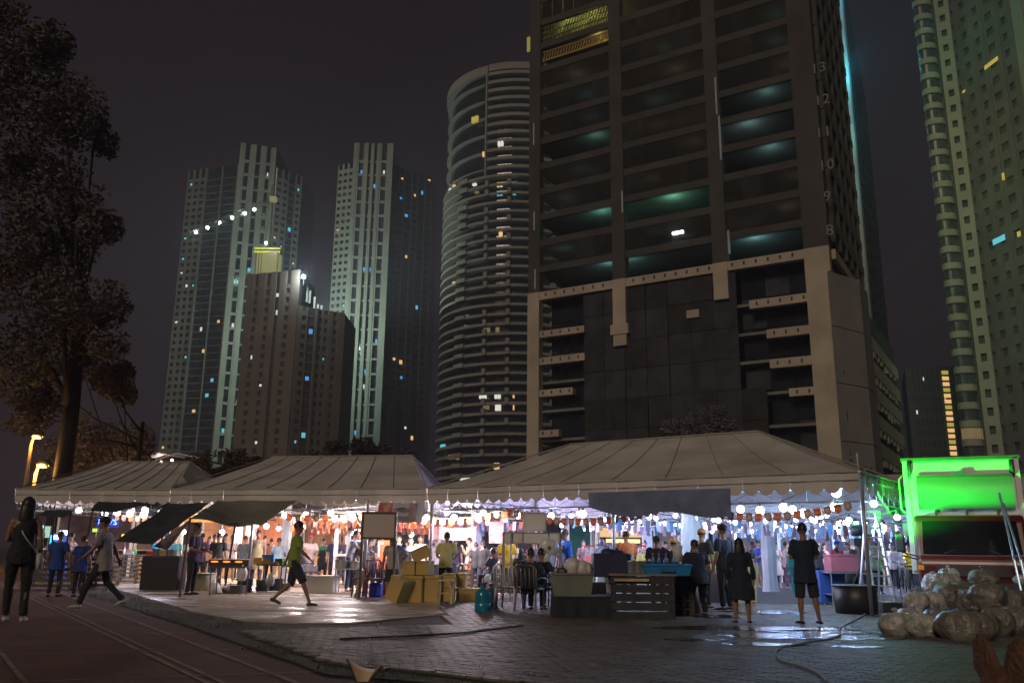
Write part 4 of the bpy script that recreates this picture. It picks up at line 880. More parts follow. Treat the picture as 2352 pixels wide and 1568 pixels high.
# dense streamers behind
def smesh(nm, col, w_=.11, h_=.3, em=None, es=0): return flag_mesh('flag', mat(nm, col, .7, var=.25, scale=3), w_, h_, .03)
cool = [smesh('streamer_white', (.65, .68, .75)), smesh('streamer_lilac', (.30, .25, .36)), smesh('streamer_mauve', (.22, .14, .17)), smesh('streamer_blue', (.10, .28, .55)), smesh('streamer_brown', (.20, .11, .10)), smesh('streamer_white', (.65, .68, .75)), smesh('streamer_mauve', (.22, .14, .17))]
warmf = [smesh('streamer_orange', (.65, .14, .04), .15, .26), smesh('streamer_rust', (.40, .13, .07), .14, .24), smesh('streamer_pink', (.65, .30, .24), .13, .24), smesh('streamer_brown2', (.22, .10, .07), .14, .24)]
def catn(a, b, n_, s_): return [lerp(a, b, i / n_) - Vector((0, 0, s_ * math.sin(math.pi * ((i / n_ * 2) % 1)))) for i in range(n_ + 1)]
ordn = ['first', 'second', 'third', 'fourth', 'fifth', 'sixth', 'seventh', 'eighth', 'ninth', 'tenth', 'eleventh', 'twelfth']
def zs_(u, v, i): q = T3p(u, v, 0); return P(1600, 1186 + (i % 5) * 7, q.y).z
for i in range(12):
    v = .35 + i * .15; u0, u1 = .12 + ri.uniform(-.06, .1), .78 + ri.uniform(0, .35)
    bunting(ordn[i] + ' row of mauve and white streamers counting back inside the big tent', catn(T3p(u0, v, zs_(u0, v, i)), T3p(u1, v + .06, zs_(u1, v, i)), 24, .12), .28, 'rows of mauve and white streamers inside the big tent', sc=1.0, mats=cool, tw=1.2, swing=.35)
for i in range(7):
    Y = 26.6 + i * 1.3; bunting(ordn[i] + ' row of orange streamers counting back inside the middle tent', catn(P(lerp(690, 640, i / 7), 1186 + (i % 3) * 9, Y) , P(lerp(1010, 1120, i / 7), 1186 + (i % 3) * 9, Y), 16, .12), .2, 'rows of orange streamers inside the middle tent', sc=1.0, mats=warmf, tw=1.0, swing=.3)
for i in range(4):
    Y = 29 + i * 1.4; bunting(ordn[i] + ' row of mixed streamers between the middle and big tents', catn(P(1040, 1190 + i * 6, Y), P(1250, 1190 + i * 6, Y), 12, .12), .22, 'rows of mixed streamers between the tents', mats=cool + warmf[1:3], tw=1.0, swing=.3)

# ------------------------------------------------------------------ white drapes round posts
drm = mat('drape_white', (.62, .64, .68), .8, var=.08, scale=2, bump=.35, bscale=3)
def drape(label, px, Y, wd, z1=2.5, seed=1):
    p = P(px, 1259, Y); t = thing('drape', label, 'drape', (p.x, p.y, 0)); m = MB(); N = 28; rows_ = 9
    for j in range(rows_ + 1):
        z = z1 * j / rows_ + .03; f = 1 + .25 * (1 - j / rows_) ** 2 - .1 * math.sin(j)
        for k in range(N):
            a = 2 * math.pi * k / N; rr_ = wd / 2 * f * (1 + .13 * math.sin(k * 1.9 + seed + j * .1)); m.v.append((p.x + rr_ * math.cos(a), p.y + rr_ * .6 * math.sin(a), z))
    for j in range(rows_):
        for k in range(N): m.f.append((j * N + k, j * N + (k + 1) % N, (j + 1) * N + (k + 1) % N, (j + 1) * N + k))
    m.build('cloth', drm, t, True); return t
drape('white drape wrapped round a post left of the group of dark figures', 1585, 21.5, .34)
drape('white drape reaching the floor beside the woman in the white dress', 1765, 26.5, .36, 2.4, 2)
drape('slim pale blue drape behind the man in the orange shirt', 1487, 30, .3, 2.6, 3)
drape('slim white drape behind the wooden box stack and kettle', 1093, 31, .38, 2.5, 4)
drape('white drape strip at the entrance left of the green shirt man', 655, 29, .25, 2.5, 5)

# ------------------------------------------------------------------ backdrop stalls: board walls, fascias, counters
def booth(name, label, px0, px1, Y, z1, wallm, plank=True, depth=2.2, counter=None, fascia=None, roof=True, frame=WHITE, wz=.0):
    a = P(px0, 1259, Y); b = P(px1, 1259, Y); t = thing(name, label, 'stall', ((a.x + b.x) / 2, Y, 0)); W_ = b.x - a.x
    n_ = max(2, int(W_ / .35)) 
    for i in range(n_):
        x0 = lerp(a.x, b.x, i / n_); x1 = lerp(a.x, b.x, (i + 1) / n_) - .012; MB().box(((x0 + x1) / 2, Y + depth + random.uniform(0, .015), (z1 + wz) / 2), (x1 - x0, .03, z1 - wz)).build('wall_board', wallm, t)
    for x in (a.x, b.x):
        for y in (Y, Y + depth): MB().box((x, y, z1 / 2 + .05), (.09, .09, z1 + .1)).build('post', frame, t)
    if roof:
        m = MB(); m.box(((a.x + b.x) / 2, Y + depth / 2, z1 + .12), (W_ + .2, depth + .3, .05)); m.build('roof', frame, t)
    if fascia:
        MB().box(((a.x + b.x) / 2, Y - .06, z1 - .12), (W_ - .1, .04, .38)).build('fascia', fascia, t)
    if counter:
        MB().box(((a.x + b.x) / 2, Y - .1, .98), (W_, .6, .05)).build('counter_top', WOODL, t)
        k = max(2, int(W_ / .4))
        for i in range(k):
            x0 = lerp(a.x, b.x, i / k); x1 = lerp(a.x, b.x, (i + 1) / k) - .012; MB().box(((x0 + x1) / 2, Y + .1, .475), (x1 - x0, .03, .95)).build('counter_board', counter, t)
    return t
worg = mat('board_orange', (.50, .24, .11), .7, var=.25, scale=3); wbr = mat('board_brown', (.20, .10, .06), .7, var=.3, scale=3); wdk = mat('board_black', (.025, .022, .025), .7, var=.3, scale=3); wgr = mat('curtain_green', (.01, .10, .075), .8, var=.2, scale=3)
booth('food_stall', 'orange board stall at the back left of the middle tent', 415, 540, 33, 2.35, worg, counter=WOOD, fascia=mat('fascia_amber', (.6, .3, .08), .7))
booth('food_stall', 'rust brown board stall behind the woman in the apron', 545, 655, 33, 2.35, mat('board_rust', (.38, .13, .06), .7, var=.2, scale=3), counter=WOOD)
booth('food_stall', 'dim purple brown stall behind the blue sign at the far left', 60, 300, 34, 2.3, mat('board_plum', (.20, .13, .13), .8, var=.3), counter=WOODD)
booth('food_stall', 'dark stall with small signs right of the neon sign', 310, 410, 35, 2.2, wbr, counter=WOODD)
booth('food_stall', 'brown panelled stall behind the men in aprons', 665, 770, 34, 2.1, wbr, counter=WOOD)
booth('food_stall', 'black stall behind the family under the orange streamers', 860, 1005, 36, 2.2, wdk, counter=wdk)
booth('food_stall', 'dark stall behind the man drinking', 1010, 1150, 36, 2.3, wdk, counter=wdk, fascia=mat('fascia_pink', (.55, .08, .12), .6, two=(.75, .6, .1), scale=2))
booth('food_stall', 'black stall behind the man in the yellow shirt', 1155, 1300, 34, 2.2, wdk, counter=wdk)
booth('food_stall', 'green curtained stall behind the man in the blue shirt', 1305, 1370, 33, 2.25, wgr)
booth('food_stall', 'stall behind the juice dispensers with a lit fascia', 1375, 1500, 36, 2.0, wbr, counter=WOOD, fascia=glow('fascia_lit', (1, .62, .25), .9))
booth('food_stall', 'dim brown stall with the wings sign', 1505, 1620, 33, 1.95, wbr, counter=WOODD)
booth('food_stall', 'dark brown stall behind the man in the blue polo shirt', 1690, 1790, 36, 2.05, wbr, counter=wdk)
booth('food_stall', 'dark stall behind the woman in the red shirt', 1790, 1960, 35, 2.0, mat('board_mauve', (.22, .13, .13), .8), counter=wdk)
booth('food_stall', 'dark stall at far right behind the ladder', 1965, 2120, 33, 2.0, wdk, counter=wdk)
# the white pergola kiosk
kx0, kx1 = P(772, 1259, 27).x, P(838, 1259, 27).x; k_ = thing('white_kiosk', 'white timber kiosk with open sides behind the man in the blue white shirt', 'kiosk', ((kx0 + kx1) / 2, 27, 0))
for x in (kx0, kx1):
    for y in (27, 29): MB().box((x, y, 1.0), (.12, .12, 2.0)).build('post', WHITE, k_)
for y in (27, 29): MB().box(((kx0 + kx1) / 2 + .3, y, 1.98), (kx1 - kx0 + .9, .08, .16)).build('beam', WHITE, k_)
m = MB(); m.bar((kx0, 26.9, 1.75), (kx0 + .5, 26.9, 2.15), .08); m.bar((kx1, 26.9, 1.75), (kx1 - .5, 26.9, 2.15), .08); m.build('brace', WHITE, k_)
for i in range(9): MB().box((lerp(kx0 - .3, kx1 + .7, i / 8), 28, 2.3 + (.02 * i)), (.27, 2.6, .04)).build('roof_board', WHITE, k_)
MB().box(((kx0 + kx1) / 2, 27, .95), (kx1 - kx0, .5, .05)).build('counter', WHITE, k_)

# ------------------------------------------------------------------ sign boards and banners
def signboard(label, x0, y0, x1, y1, Y, panelm, framem, posts=True, fw=.05, name='sign_board'):
    a = P(x0, y0, Y); b = P(x1, y1, Y); t = thing(name, label, 'sign', ((a.x + b.x) / 2, Y, 0)); W_ = b.x - a.x; H_ = a.z - b.z; cx_, cz_ = (a.x + b.x) / 2, (a.z + b.z) / 2
    MB().box((cx_, Y, cz_), (W_ - fw, .02, H_ - fw)).build('panel', panelm, t)
    m = MB()
    for z in (a.z, b.z): m.box((cx_, Y, z), (W_ + fw, .05, fw))
    for x in (a.x, b.x): m.box((x, Y - .002, cz_), (fw, .05, H_ - fw - .002))
    m.build('frame', framem, t)
    if posts:
        for x in (a.x, b.x): MB().box((x, Y + .052, a.z / 2), (.06, .05, a.z)).build('post', framem, t)
    return t, a, b
signboard('blank white board in a brown timber frame on two posts', 834, 1177, 907, 1236, 21.2, mat('board_offwhite', (.42, .37, .33), .8, var=.05), WOODD)
signboard('upright blank white panel standing on the long low sign', 1203, 1178, 1254, 1219, 20.6, mat('panel_cream', (.62, .56, .50), .6, var=.05), STEEL, posts=False, fw=.02)
st_, a, b = signboard('long low blank cream sign board on a metal frame', 1157, 1222, 1286, 1248, 20.5, mat('panel_cream', (.62, .56, .50), .6, var=.05), STEEL, fw=.025)
MB().box((P(1200, 1230, 20.5).x, 20.48, (a.z + b.z) / 2), (.025, .05, a.z - b.z)).build('mullion', STEEL, st_)
m = MB(); xx = P(1174, 1230, 20.45).x; m.tube([(xx, 20.43, .02), (xx, 20.43, 1.6)], .02); m.build('stand_pole', STEEL, st_)
# printed banner hanging over the valance
bt = thing('banner', 'grey printed banner with a red corner hanging from the middle tent valance', 'banner', tuple(P(920, 1259, 23.2)))
a = P(872, 1154, 23.15); b = P(974, 1200, 23.15)
def bs(x0, x1, m_, nm, o=0):
    mb = MB(); mb.sheet(lambda u, v: Vector((lerp(a.x, b.x, lerp(x0, x1, u)) + (v * -.06), 23.1 - o + .04 * math.sin(lerp(x0, x1, u) * 14), lerp(a.z, b.z, v) )), 16, 6); return mb.build(nm, m_, bt, True)
bs(0, 1, mat('banner_grey', (.42, .37, .38), .8, var=.08), 'sheet'); bs(0, .31, mat('banner_red', (.36, .04, .02), .8, two=(.5, .3, .26), scale=5), 'red_panel', .012); bs(.68, .86, mat('banner_mauve', (.28, .20, .20), .8, var=.3, scale=5), 'picture_print', .014)
for z, w_, h_ in ((.33, .42, .07), (.27, .2, .05), (.70, .34, .05), (.8, .5, .025), (.88, .62, .02)): MB().box((lerp(a.x, b.x, .50), 23.06, lerp(a.z, b.z, z + .02)), (w_, .006, h_)).build('print_line', mat('banner_print', (.2, .17, .17), .8, var=.3, scale=9), bt)
# red banner with text behind the pole
bt2 = thing('banner', 'red and white food banner right of the dark pole in the middle', 'banner', tuple(P(1030, 1259, 27)))
a = P(985, 1209, 27); b = P(1060, 1240, 27); MB().box(((a.x + b.x) / 2, 27, (a.z + b.z) / 2), (b.x - a.x, .01, a.z - b.z)).build('sheet', mat('banner_wine', (.35, .03, .06), .7, two=(.6, .45, .5), scale=3.5), bt2)
bt3 = thing('banner', 'blank white sheet hung over the dark stall opening', 'banner', tuple(P(1050, 1259, 26.5)))
a = P(1010, 1208, 26.4); b = P(1092, 1237, 26.4); MB().sheet(lambda u, v: Vector((lerp(a.x, b.x, u), 26.4 + .06 * math.sin(u * 9), lerp(a.z, b.z, v) - .05 * math.sin(math.pi * u))), 14, 4).build('sheet', mat('banner_white', (.62, .58, .60), .8, var=.06), bt3, True)
a2 = P(1082, 1208, 26.45); b2 = P(1092, 1285, 26.45); MB().box(((a2.x + b2.x) / 2, 26.5, (a2.z + b2.z) / 2), (b2.x - a2.x, .05, a2.z - b2.z)).build('side_strip', mat('banner_white', (.62, .58, .60), .8, var=.06), bt3)
bt4 = thing('banner', 'colourful food picture banner left of the long cream sign', 'banner', tuple(P(1140, 1259, 27)))
a = P(1124, 1198, 26); b = P(1156, 1247, 26); MB().box(((a.x + b.x) / 2, 26, (a.z + b.z) / 2), (b.x - a.x, .01, a.z - b.z)).build('sheet', mat('banner_food', (.50, .12, .10), .6, two=(.62, .50, .62), scale=6), bt4)
bt5 = thing('banner', 'orange upright banner behind the sign board on posts', 'banner', tuple(P(885, 1259, 25.5)))
a = P(869, 1240, 25.5); b = P(892, 1306, 25.5); MB().box(((a.x + b.x) / 2, 25.5, (a.z + b.z) / 2), (b.x - a.x, .02, a.z - b.z)).build('sheet', mat('banner_orange', (.70, .16, .06), .6, var=.1), bt5)
q = lerp(a, b, .35); MB().box((q.x - .08, 25.48, q.z + .02), (.05, .01, .42)).build('print', WHITE, bt5); MB().box((q.x - .02, 25.48, q.z + .2), (.12, .01, .06)).build('print', WHITE, bt5)
# neon and lit signs on the left
ns_ = thing('neon_sign', 'small blue neon name sign behind the man in the dark cap', 'sign', tuple(P(252, 1259, 30)))
text('lettering', "NID'S", .27, glow('neon_blue', (.10, .25, 1), 5), tuple(P(247, 1199, 30)), 0, ns_, .02)
p = P(247, 1199, 30.06); MB().box(p, (.78, .06, .34)).build('backing', mat('neon_backing', (.01, .01, .06), .6, emit=(.03, .04, .5), es=.25), ns_); plight('neon_light', P(247, 1200, 29.8), 12, (.15, .2, 1), .2, ns_)
def litsign(label, x0, y0, x1, y1, Y, col, e, nm='lit_sign'):
    a = P(x0, y0, Y); b = P(x1, y1, Y); t = thing(nm, label, 'sign', ((a.x + b.x) / 2, Y, 0)); MB().box(((a.x + b.x) / 2, Y, (a.z + b.z) / 2), (b.x - a.x, .08, a.z - b.z)).build('light_panel', glow('sign_%d_%d' % (x0, y0), col, e), t)
    m = MB(); m.box(((a.x + b.x) / 2, Y + .06, (a.z + b.z) / 2), (b.x - a.x + .06, .05, a.z - b.z + .06)); m.tube([((a.x + b.x) / 2, Y + .1, 0), ((a.x + b.x) / 2, Y + .1, b.z)], .03); m.build('housing', DSTEEL, t); return t
litsign('cyan lit panel pair at far left', 87, 1206, 97, 1220, 29, (.3, .95, 1), 3); litsign('lower cyan lit panel at far left', 87, 1224, 97, 1236, 29, (.35, .8, 1), 3)
litsign('bright white blue screen above the blue lit freezer', 139, 1218, 154, 1228, 29, (.7, .95, 1), 6); litsign('small white green lit strip beside the cyan panels', 105, 1208, 112, 1234, 30, (.5, .8, .55), .8)
litsign('pink green lit poster behind the man in the dark cap', 234, 1233, 249, 1254, 29, (.25, .8, .7), 1.4); litsign('yellow lit menu card right of the man in the dark cap', 281, 1226, 290, 1240, 29, (1, .75, .1), 1.6)
litsign('bright white lit menu on the orange stall', 567, 1207, 579, 1230, 29, (1, .92, .7), 4); litsign('small yellow green lamp panel on the left', 214, 1213, 222, 1221, 29.5, (.6, .9, .05), 1.2)
litsign('white lit food menu under the wings sign', 1602, 1249, 1617, 1288, 25.5, (1, .82, .6), 1.6); litsign('warm lit display panel left of the wings sign', 1392, 1237, 1470, 1247, 31, (1, .7, .3), 1.5); litsign('bright yellow white lamp panel behind the red shirt', 1935, 1232, 1947, 1242, 30, (1, .85, .45), 4)
for (x, y, c) in [(1608, 1258, 0), (1609, 1270, 1)]: 
    pass
# freezer glowing blue at far left
fz = thing('display_freezer', 'blue glowing upright display freezer at far left', 'freezer', tuple(G(128, 1300)))
a = P(117, 1228, 28.8); b = P(140, 1264, 28.8); cx_ = (a.x + b.x) / 2; m = MB(); m.box((cx_, 29.1, (a.z + .1) / 2), (b.x - a.x, .5, a.z)); m.build('cabinet', mat('freezer_blue', (.02, .08, .4), .5), fz)
for s_ in (-1, 1): MB().box((cx_ + s_ * (b.x - a.x) * .38, 28.8, (a.z + b.z) / 2), (.09, .04, a.z - b.z)).build('light_strip', glow('freezer_glow', (.05, .4, 1), 3), fz)
p = P(128, 1233, 28.75); MB().box(p, (.2, .04, .14)).build('display', glow('freezer_disp', (.8, .95, 1), 6), fz)
# wings sign
ws = thing('shop_sign', 'cream sign with a red feather emblem and wings lettering', 'sign', tuple(P(1580, 1259, 25.8)))
a = P(1548, 1228, 25.8); b = P(1604, 1243, 25.8); MB().box(((a.x + b.x) / 2, 25.8, (a.z + b.z) / 2), (b.x - a.x, .05, a.z - b.z)).build('board', mat('wings_board', (.42, .32, .22), .7, var=.1), ws)
text('lettering', 'WINGS', .2, WHITE, tuple(P(1591, 1236, 25.76)), 0, ws, .006)
MB().ball(P(1564, 1236, 25.75), (.11, .012, .11), 14, 6).build('emblem_disc', WHITE, ws, True); p = P(1564, 1236, 25.72); m = MB(); m.add([p + Vector((-.05, -.02, -.06)), p + Vector((.06, -.02, .07)), p + Vector((.02, -.02, -.07)), p + Vector((-.05, -.005, -.06)), p + Vector((.06, -.005, .07)), p + Vector((.02, -.005, -.07))], [(0, 1, 2), (5, 4, 3), (0, 3, 4, 1), (1, 4, 5, 2), (2, 5, 3, 0)]); m.build('feather', mat('feather_red', (.6, .03, .03), .6), ws)
# ================================================================== PEOPLE
BODY = {}
def remesh(mb, vox, name, sm=3, disp=0):
    me = bpy.data.meshes.new(name); me.from_pydata(mb.v, [], mb.f); me.update()
    o = bpy.data.objects.new('tmp', me); COL.objects.link(o); md = o.modifiers.new('r', 'REMESH'); md.mode = 'VOXEL'; md.voxel_size = vox
    if sm: s = o.modifiers.new('s', 'SMOOTH'); s.factor = .5; s.iterations = sm
    dg = bpy.context.evaluated_depsgraph_get(); ev = o.evaluated_get(dg); r_ = bpy.data.meshes.new_from_object(ev, depsgraph=dg); r_.name = name
    bpy.data.objects.remove(o); bpy.data.meshes.remove(me)
    if disp:
        co = [v.co.copy() for v in r_.vertices]; nn = [v.normal.copy() for v in r_.vertices]
        for i, v in enumerate(r_.vertices):
            p = co[i]; v.co = p + nn[i] * disp * (noise.noise(Vector((p.x * 9, p.y * 9, p.z * 4))) + .6 * noise.noise(Vector((p.x * 22, p.y * 22, p.z * 12))))
    r_.polygons.foreach_set('use_smooth', [True] * len(r_.polygons)); r_.update(); return r_
ARM = {  # elbow, wrist offsets from shoulder for the right-hand (+x) arm; mirrored for the other; y negative is forward
    'down': ((.06, .02, -.28), (.08, -.06, -.52)), 'work': ((.07, -.04, -.27), (-.01, -.27, -.32)), 'hip': ((.22, .06, -.22), (.04, -.03, -.40)), 'reach': ((.04, -.24, -.14), (.00, -.46, -.20)),
    'up': ((.05, -.14, -.24), (-.07, -.24, -.02)), 'hold': ((.05, -.03, -.28), (-.10, -.20, -.22)), 'swingf': ((.05, -.12, -.26), (.03, -.30, -.42)), 'swingb': ((.06, .14, -.25), (.08, .22, -.48)), 'lap': ((.08, -.10, -.26), (-.04, -.34, -.30)), 'out': ((.20, -.02, -.20), (.34, -.14, -.30))}
LEG = {'stand': ((.01, -.01, .48), (.02, .02, .08)), 'walkf': ((.0, -.20, .52), (.0, -.36, .10)), 'walkb': ((.0, .06, .48), (.0, .38, .17)), 'sit': ((.03, -.42, .47), (.03, -.44, .08)), 'wide': ((.05, -.02, .48), (.10, .02, .08)), 'fwd': ((.01, -.10, .49), (.0, -.14, .08))}
def skel(arms, legs, lean, turn, sex, sitz):
    S = {}; hz = .92 if legs[0] != 'sit' else .50; S['hip'] = Vector((0, 0, hz)); q = Matrix.Rotation(R(lean), 3, 'X')
    up = lambda x, y, z: S['hip'] + q @ Vector((x, y, z))
    S['waist'] = up(0, 0, .16); S['chest'] = up(0, -.0, .36); S['neck'] = up(0, .0, .53); S['up'] = up
    hq = Matrix.Rotation(R(lean * .3), 3, 'X'); S['head'] = S['neck'] + hq @ Vector((0, -.02, .15)); sw = .185 if sex == 'm' else .162
    for s_, nm, A in ((1, 'r', arms[0]), (-1, 'l', arms[1])):
        S['sh' + nm] = up(sw * s_, .0, .47); e, w_ = ARM[A]; qa = Matrix.Rotation(R(lean * .35), 3, 'X')
        S['el' + nm] = S['sh' + nm] + qa @ Vector((e[0] * s_, e[1], e[2])); S['wr' + nm] = S['sh' + nm] + qa @ Vector((w_[0] * s_, w_[1], w_[2]))
    for s_, nm, A in ((1, 'r', legs[0]), (-1, 'l', legs[1])):
        S['h' + nm] = S['hip'] + Vector((.09 * s_, 0, -.02)); k, a = LEG[A]; S['k' + nm] = Vector((.10 * s_ + k[0] * s_, k[1], k[2])); S['a' + nm] = Vector((.10 * s_ + a[0] * s_, a[1], a[2]))
    return S
def body_meshes(key):
    if key in BODY: return BODY[key]
    arms, legs, lean, sex, top, bottom, fine, vox = key; S = skel(arms, legs, lean, 0, sex, 0); b = MB(); wv = 1 if sex == 'm' else .88; UX = (1, 0, 0)
    h, wa, ch, nk, hd = S['hip'], S['waist'], S['chest'], S['neck'], S['head']; up = S['up']
    tor = lambda g: [(up(0, 0, -.10), (.135 + g, .095 + g)), (up(0, 0, 0), (.165 + g, .12 + g)), (wa, (.145 * wv + g, .105 + g)), (up(0, 0, .27), (.155 * wv + g, .112 + g)), (ch, (.172 * wv + g, .118 + g)), (up(0, 0, .46), (.165 * wv + g, .092 + g)), (up(0, 0, .505), (.105 + g * .6, .07 + g * .5))]
    T = tor(0); b.tube([t[0] for t in T], [t[1] for t in T], 14, True, UX)
    b.tube([up(0, 0, .48), nk + Vector((0, 0, .02)), hd - Vector((0, 0, .04))], [(.07, .065), (.055, .058), (.05, .055)], 10)
    b.ball(hd + Vector((0, .01, .015)), (.078, .095, .108), 14, 10); b.ball(hd + Vector((0, -.035, -.055)), (.052, .05, .055), 10, 8)
    b.ball(hd + Vector((0, -.093, -.015)), (.014, .020, .024), 8, 6)
    for s_ in (1, -1): b.ball(hd + Vector((s_ * .080, .01, -.01)), (.014, .022, .032), 6, 6)
    for nm, s_ in (('r', 1), ('l', -1)):
        sh, el, wr = S['sh' + nm], S['el' + nm], S['wr' + nm]; b.ball(sh - Vector((s_ * .02, 0, .01)), .062 * wv, 8, 6)
        b.tube([sh, lerp(sh, el, .5), el, lerp(el, wr, .35), wr], [.052 * wv, .047 * wv, .038 * wv, .040 * wv, .027], 10)
        d = (wr - el).normalized(); side = d.cross(Vector((0, 0, 1))); side = side.normalized() if side.length > .2 else Vector((0, -1, 0))
        if abs(d.z) > .7: side = Vector((0, -1, 0)); side = (side - d * side.dot(d)).normalized()
        nrm = d.cross(side).normalized(); pal = wr + d * .05
        b.tube([wr, pal, wr + d * .095], [(.026, .017), (.040, .016), (.040, .013)], 8, True, tuple(side))
        curl = Vector((-s_, 0, 0)) * .4 + nrm * 0
        for i in range(4):
            f0 = wr + d * .085 + side * ((i - 1.5) * .021); ln = (.062, .075, .070, .052)[i]; f1 = f0 + d * ln * .55 + curl * .012; f2 = f1 + d * ln * .4 + curl * .035
            b.tube([f0, f1, f2], [.0095, .0088, .007], 6)
        t0 = wr + d * .025 + side * -.028; b.tube([t0, t0 - side * .035 + d * .03, t0 - side * .045 + d * .065], [.013, .011, .009], 6)
        hp, kn, an = S['h' + nm], S['k' + nm], S['a' + nm]
        b.tube([hp + Vector((0, 0, .05)), hp - Vector((0, 0, .02)), lerp(hp, kn, .5), kn, lerp(kn, an, .32), lerp(kn, an, .8), an], [.085, .088, .072, .054, .055, .036, .034], 12)
        ft = Vector((0, -1, 0)); heel = an + Vector((0, .045, -.045)); toe = an + Vector((s_ * .03, -.15, -.055)); 
        if an.z > .12: toe = an + Vector((0, -.13, -.11)); heel = an + Vector((0, .06, -.02))
        b.tube([heel, an + Vector((0, -.01, -.035)), lerp(an, toe, .6) + Vector((0, 0, -.008)), toe], [(.030, .028), (.036, .036), (.042, .024), (.034, .016)], 8, True, UX)
    res = {'body': remesh(b, vox, 'body', 2)}
    # top garment
    if top:
        m = MB(); g = .016 if top != 'tank' else .010; T = tor(g); 
        if top == 'loose': T = [(up(0, 0, -.22), (.215, .17)), (up(0, 0, -.10), (.205, .16))] + [(a, (r_[0] + .012, r_[1] + .014)) for a, r_ in T[1:]]
        elif top != 'tucked': T = [(up(0, 0, -.13), (.180, .145)), (up(0, 0, -.02), (.185, .145))] + T[2:]
        if top == 'tank': T = T[:-1] + [(up(0, 0, .49), (.12, .08))]
        m.tube([t[0] for t in T], [t[1] for t in T], 16, True, UX)
        for nm, s_ in (('r', 1), ('l', -1)):
            sh, el, wr = S['sh' + nm], S['el' + nm], S['wr' + nm]
            if top == 'tank': continue
            m.ball(sh - Vector((s_ * .02, 0, .008)), .074 * wv, 8, 6)
            if top in ('long',): m.tube([sh, lerp(sh, el, .5), el, lerp(el, wr, .5), lerp(el, wr, .94)], [.066 * wv, .060 * wv, .052 * wv, .048, .040], 10)
            else: m.tube([sh, lerp(sh, el, .4), lerp(sh, el, .78)], [.068 * wv, .068 * wv, .072 * wv], 10)
        res['shirt'] = remesh(m, vox, 'shirt', 2, .013)
    if bottom:
        m = MB()
        if bottom in ('dress', 'skirt'):
            sit = legs[0] == 'sit'; T = [(up(0, 0, .14), (.150, .115)), (up(0, 0, .02), (.19, .15)), (h - Vector((0, 0, .12)), (.225, .18)), (h - Vector((0, 0, .30)), (.245, .20)), (h - Vector((0, 0, .44)), (.25, .21))]
            if sit: T = T[:3]
            m.tube([t[0] for t in T], [t[1] for t in T], 18, True, UX)
            res['skirt'] = remesh(m, vox, 'skirt', 1, .022)
        else:
            m.tube([up(0, 0, .12), h, h - Vector((0, 0, .10))], [(.152 * wv, .115), (.178, .135), (.150, .125)], 14, True, UX)
            for nm, s_ in (('r', 1), ('l', -1)):
                hp, kn, an = S['h' + nm], S['k' + nm], S['a' + nm]
                if bottom == 'shorts': m.tube([hp + Vector((0, 0, .04)), hp - Vector((0, 0, .04)), lerp(hp, kn, .5), lerp(hp, kn, 1.0), lerp(kn, an, .07)], [.095, .102, .096, .092, .090], 12)
                else: m.tube([hp + Vector((0, 0, .04)), hp - Vector((0, 0, .04)), lerp(hp, kn, .5), kn, lerp(kn, an, .4), lerp(kn, an, .97)], [.095, .098, .084, .068, .060, .058], 12)
            res[bottom] = remesh(m, vox, bottom, 2, .012)
    BODY[key] = res; return res
SKIN = [mat('skin_tan', (.36, .20, .12), .55, var=.06), mat('skin_brown', (.22, .12, .075), .55, var=.06), mat('skin_light', (.50, .30, .20), .55, var=.05)]
hairm = mat('hair_black', (.012, .010, .010), .5, var=.3, scale=20); eyem = mat('eye_dark', (.01, .01, .01), .3, var=0); mouthm = mat('lips', (.25, .08, .06), .5, var=0)
def cloth(c, two=None): return mat('cloth_%d_%d_%d%s' % (c[0] * 1000, c[1] * 1000, c[2] * 1000, 't' if two else ''), c, .85, var=.12, scale=6, bump=.25, bscale=18, two=two)
NAVY = (.012, .016, .028); BLK = (.010, .010, .012); JEAN = (.03, .045, .09); KHAKI = (.26, .20, .13); WHT = (.62, .60, .58)
PROTO = {}
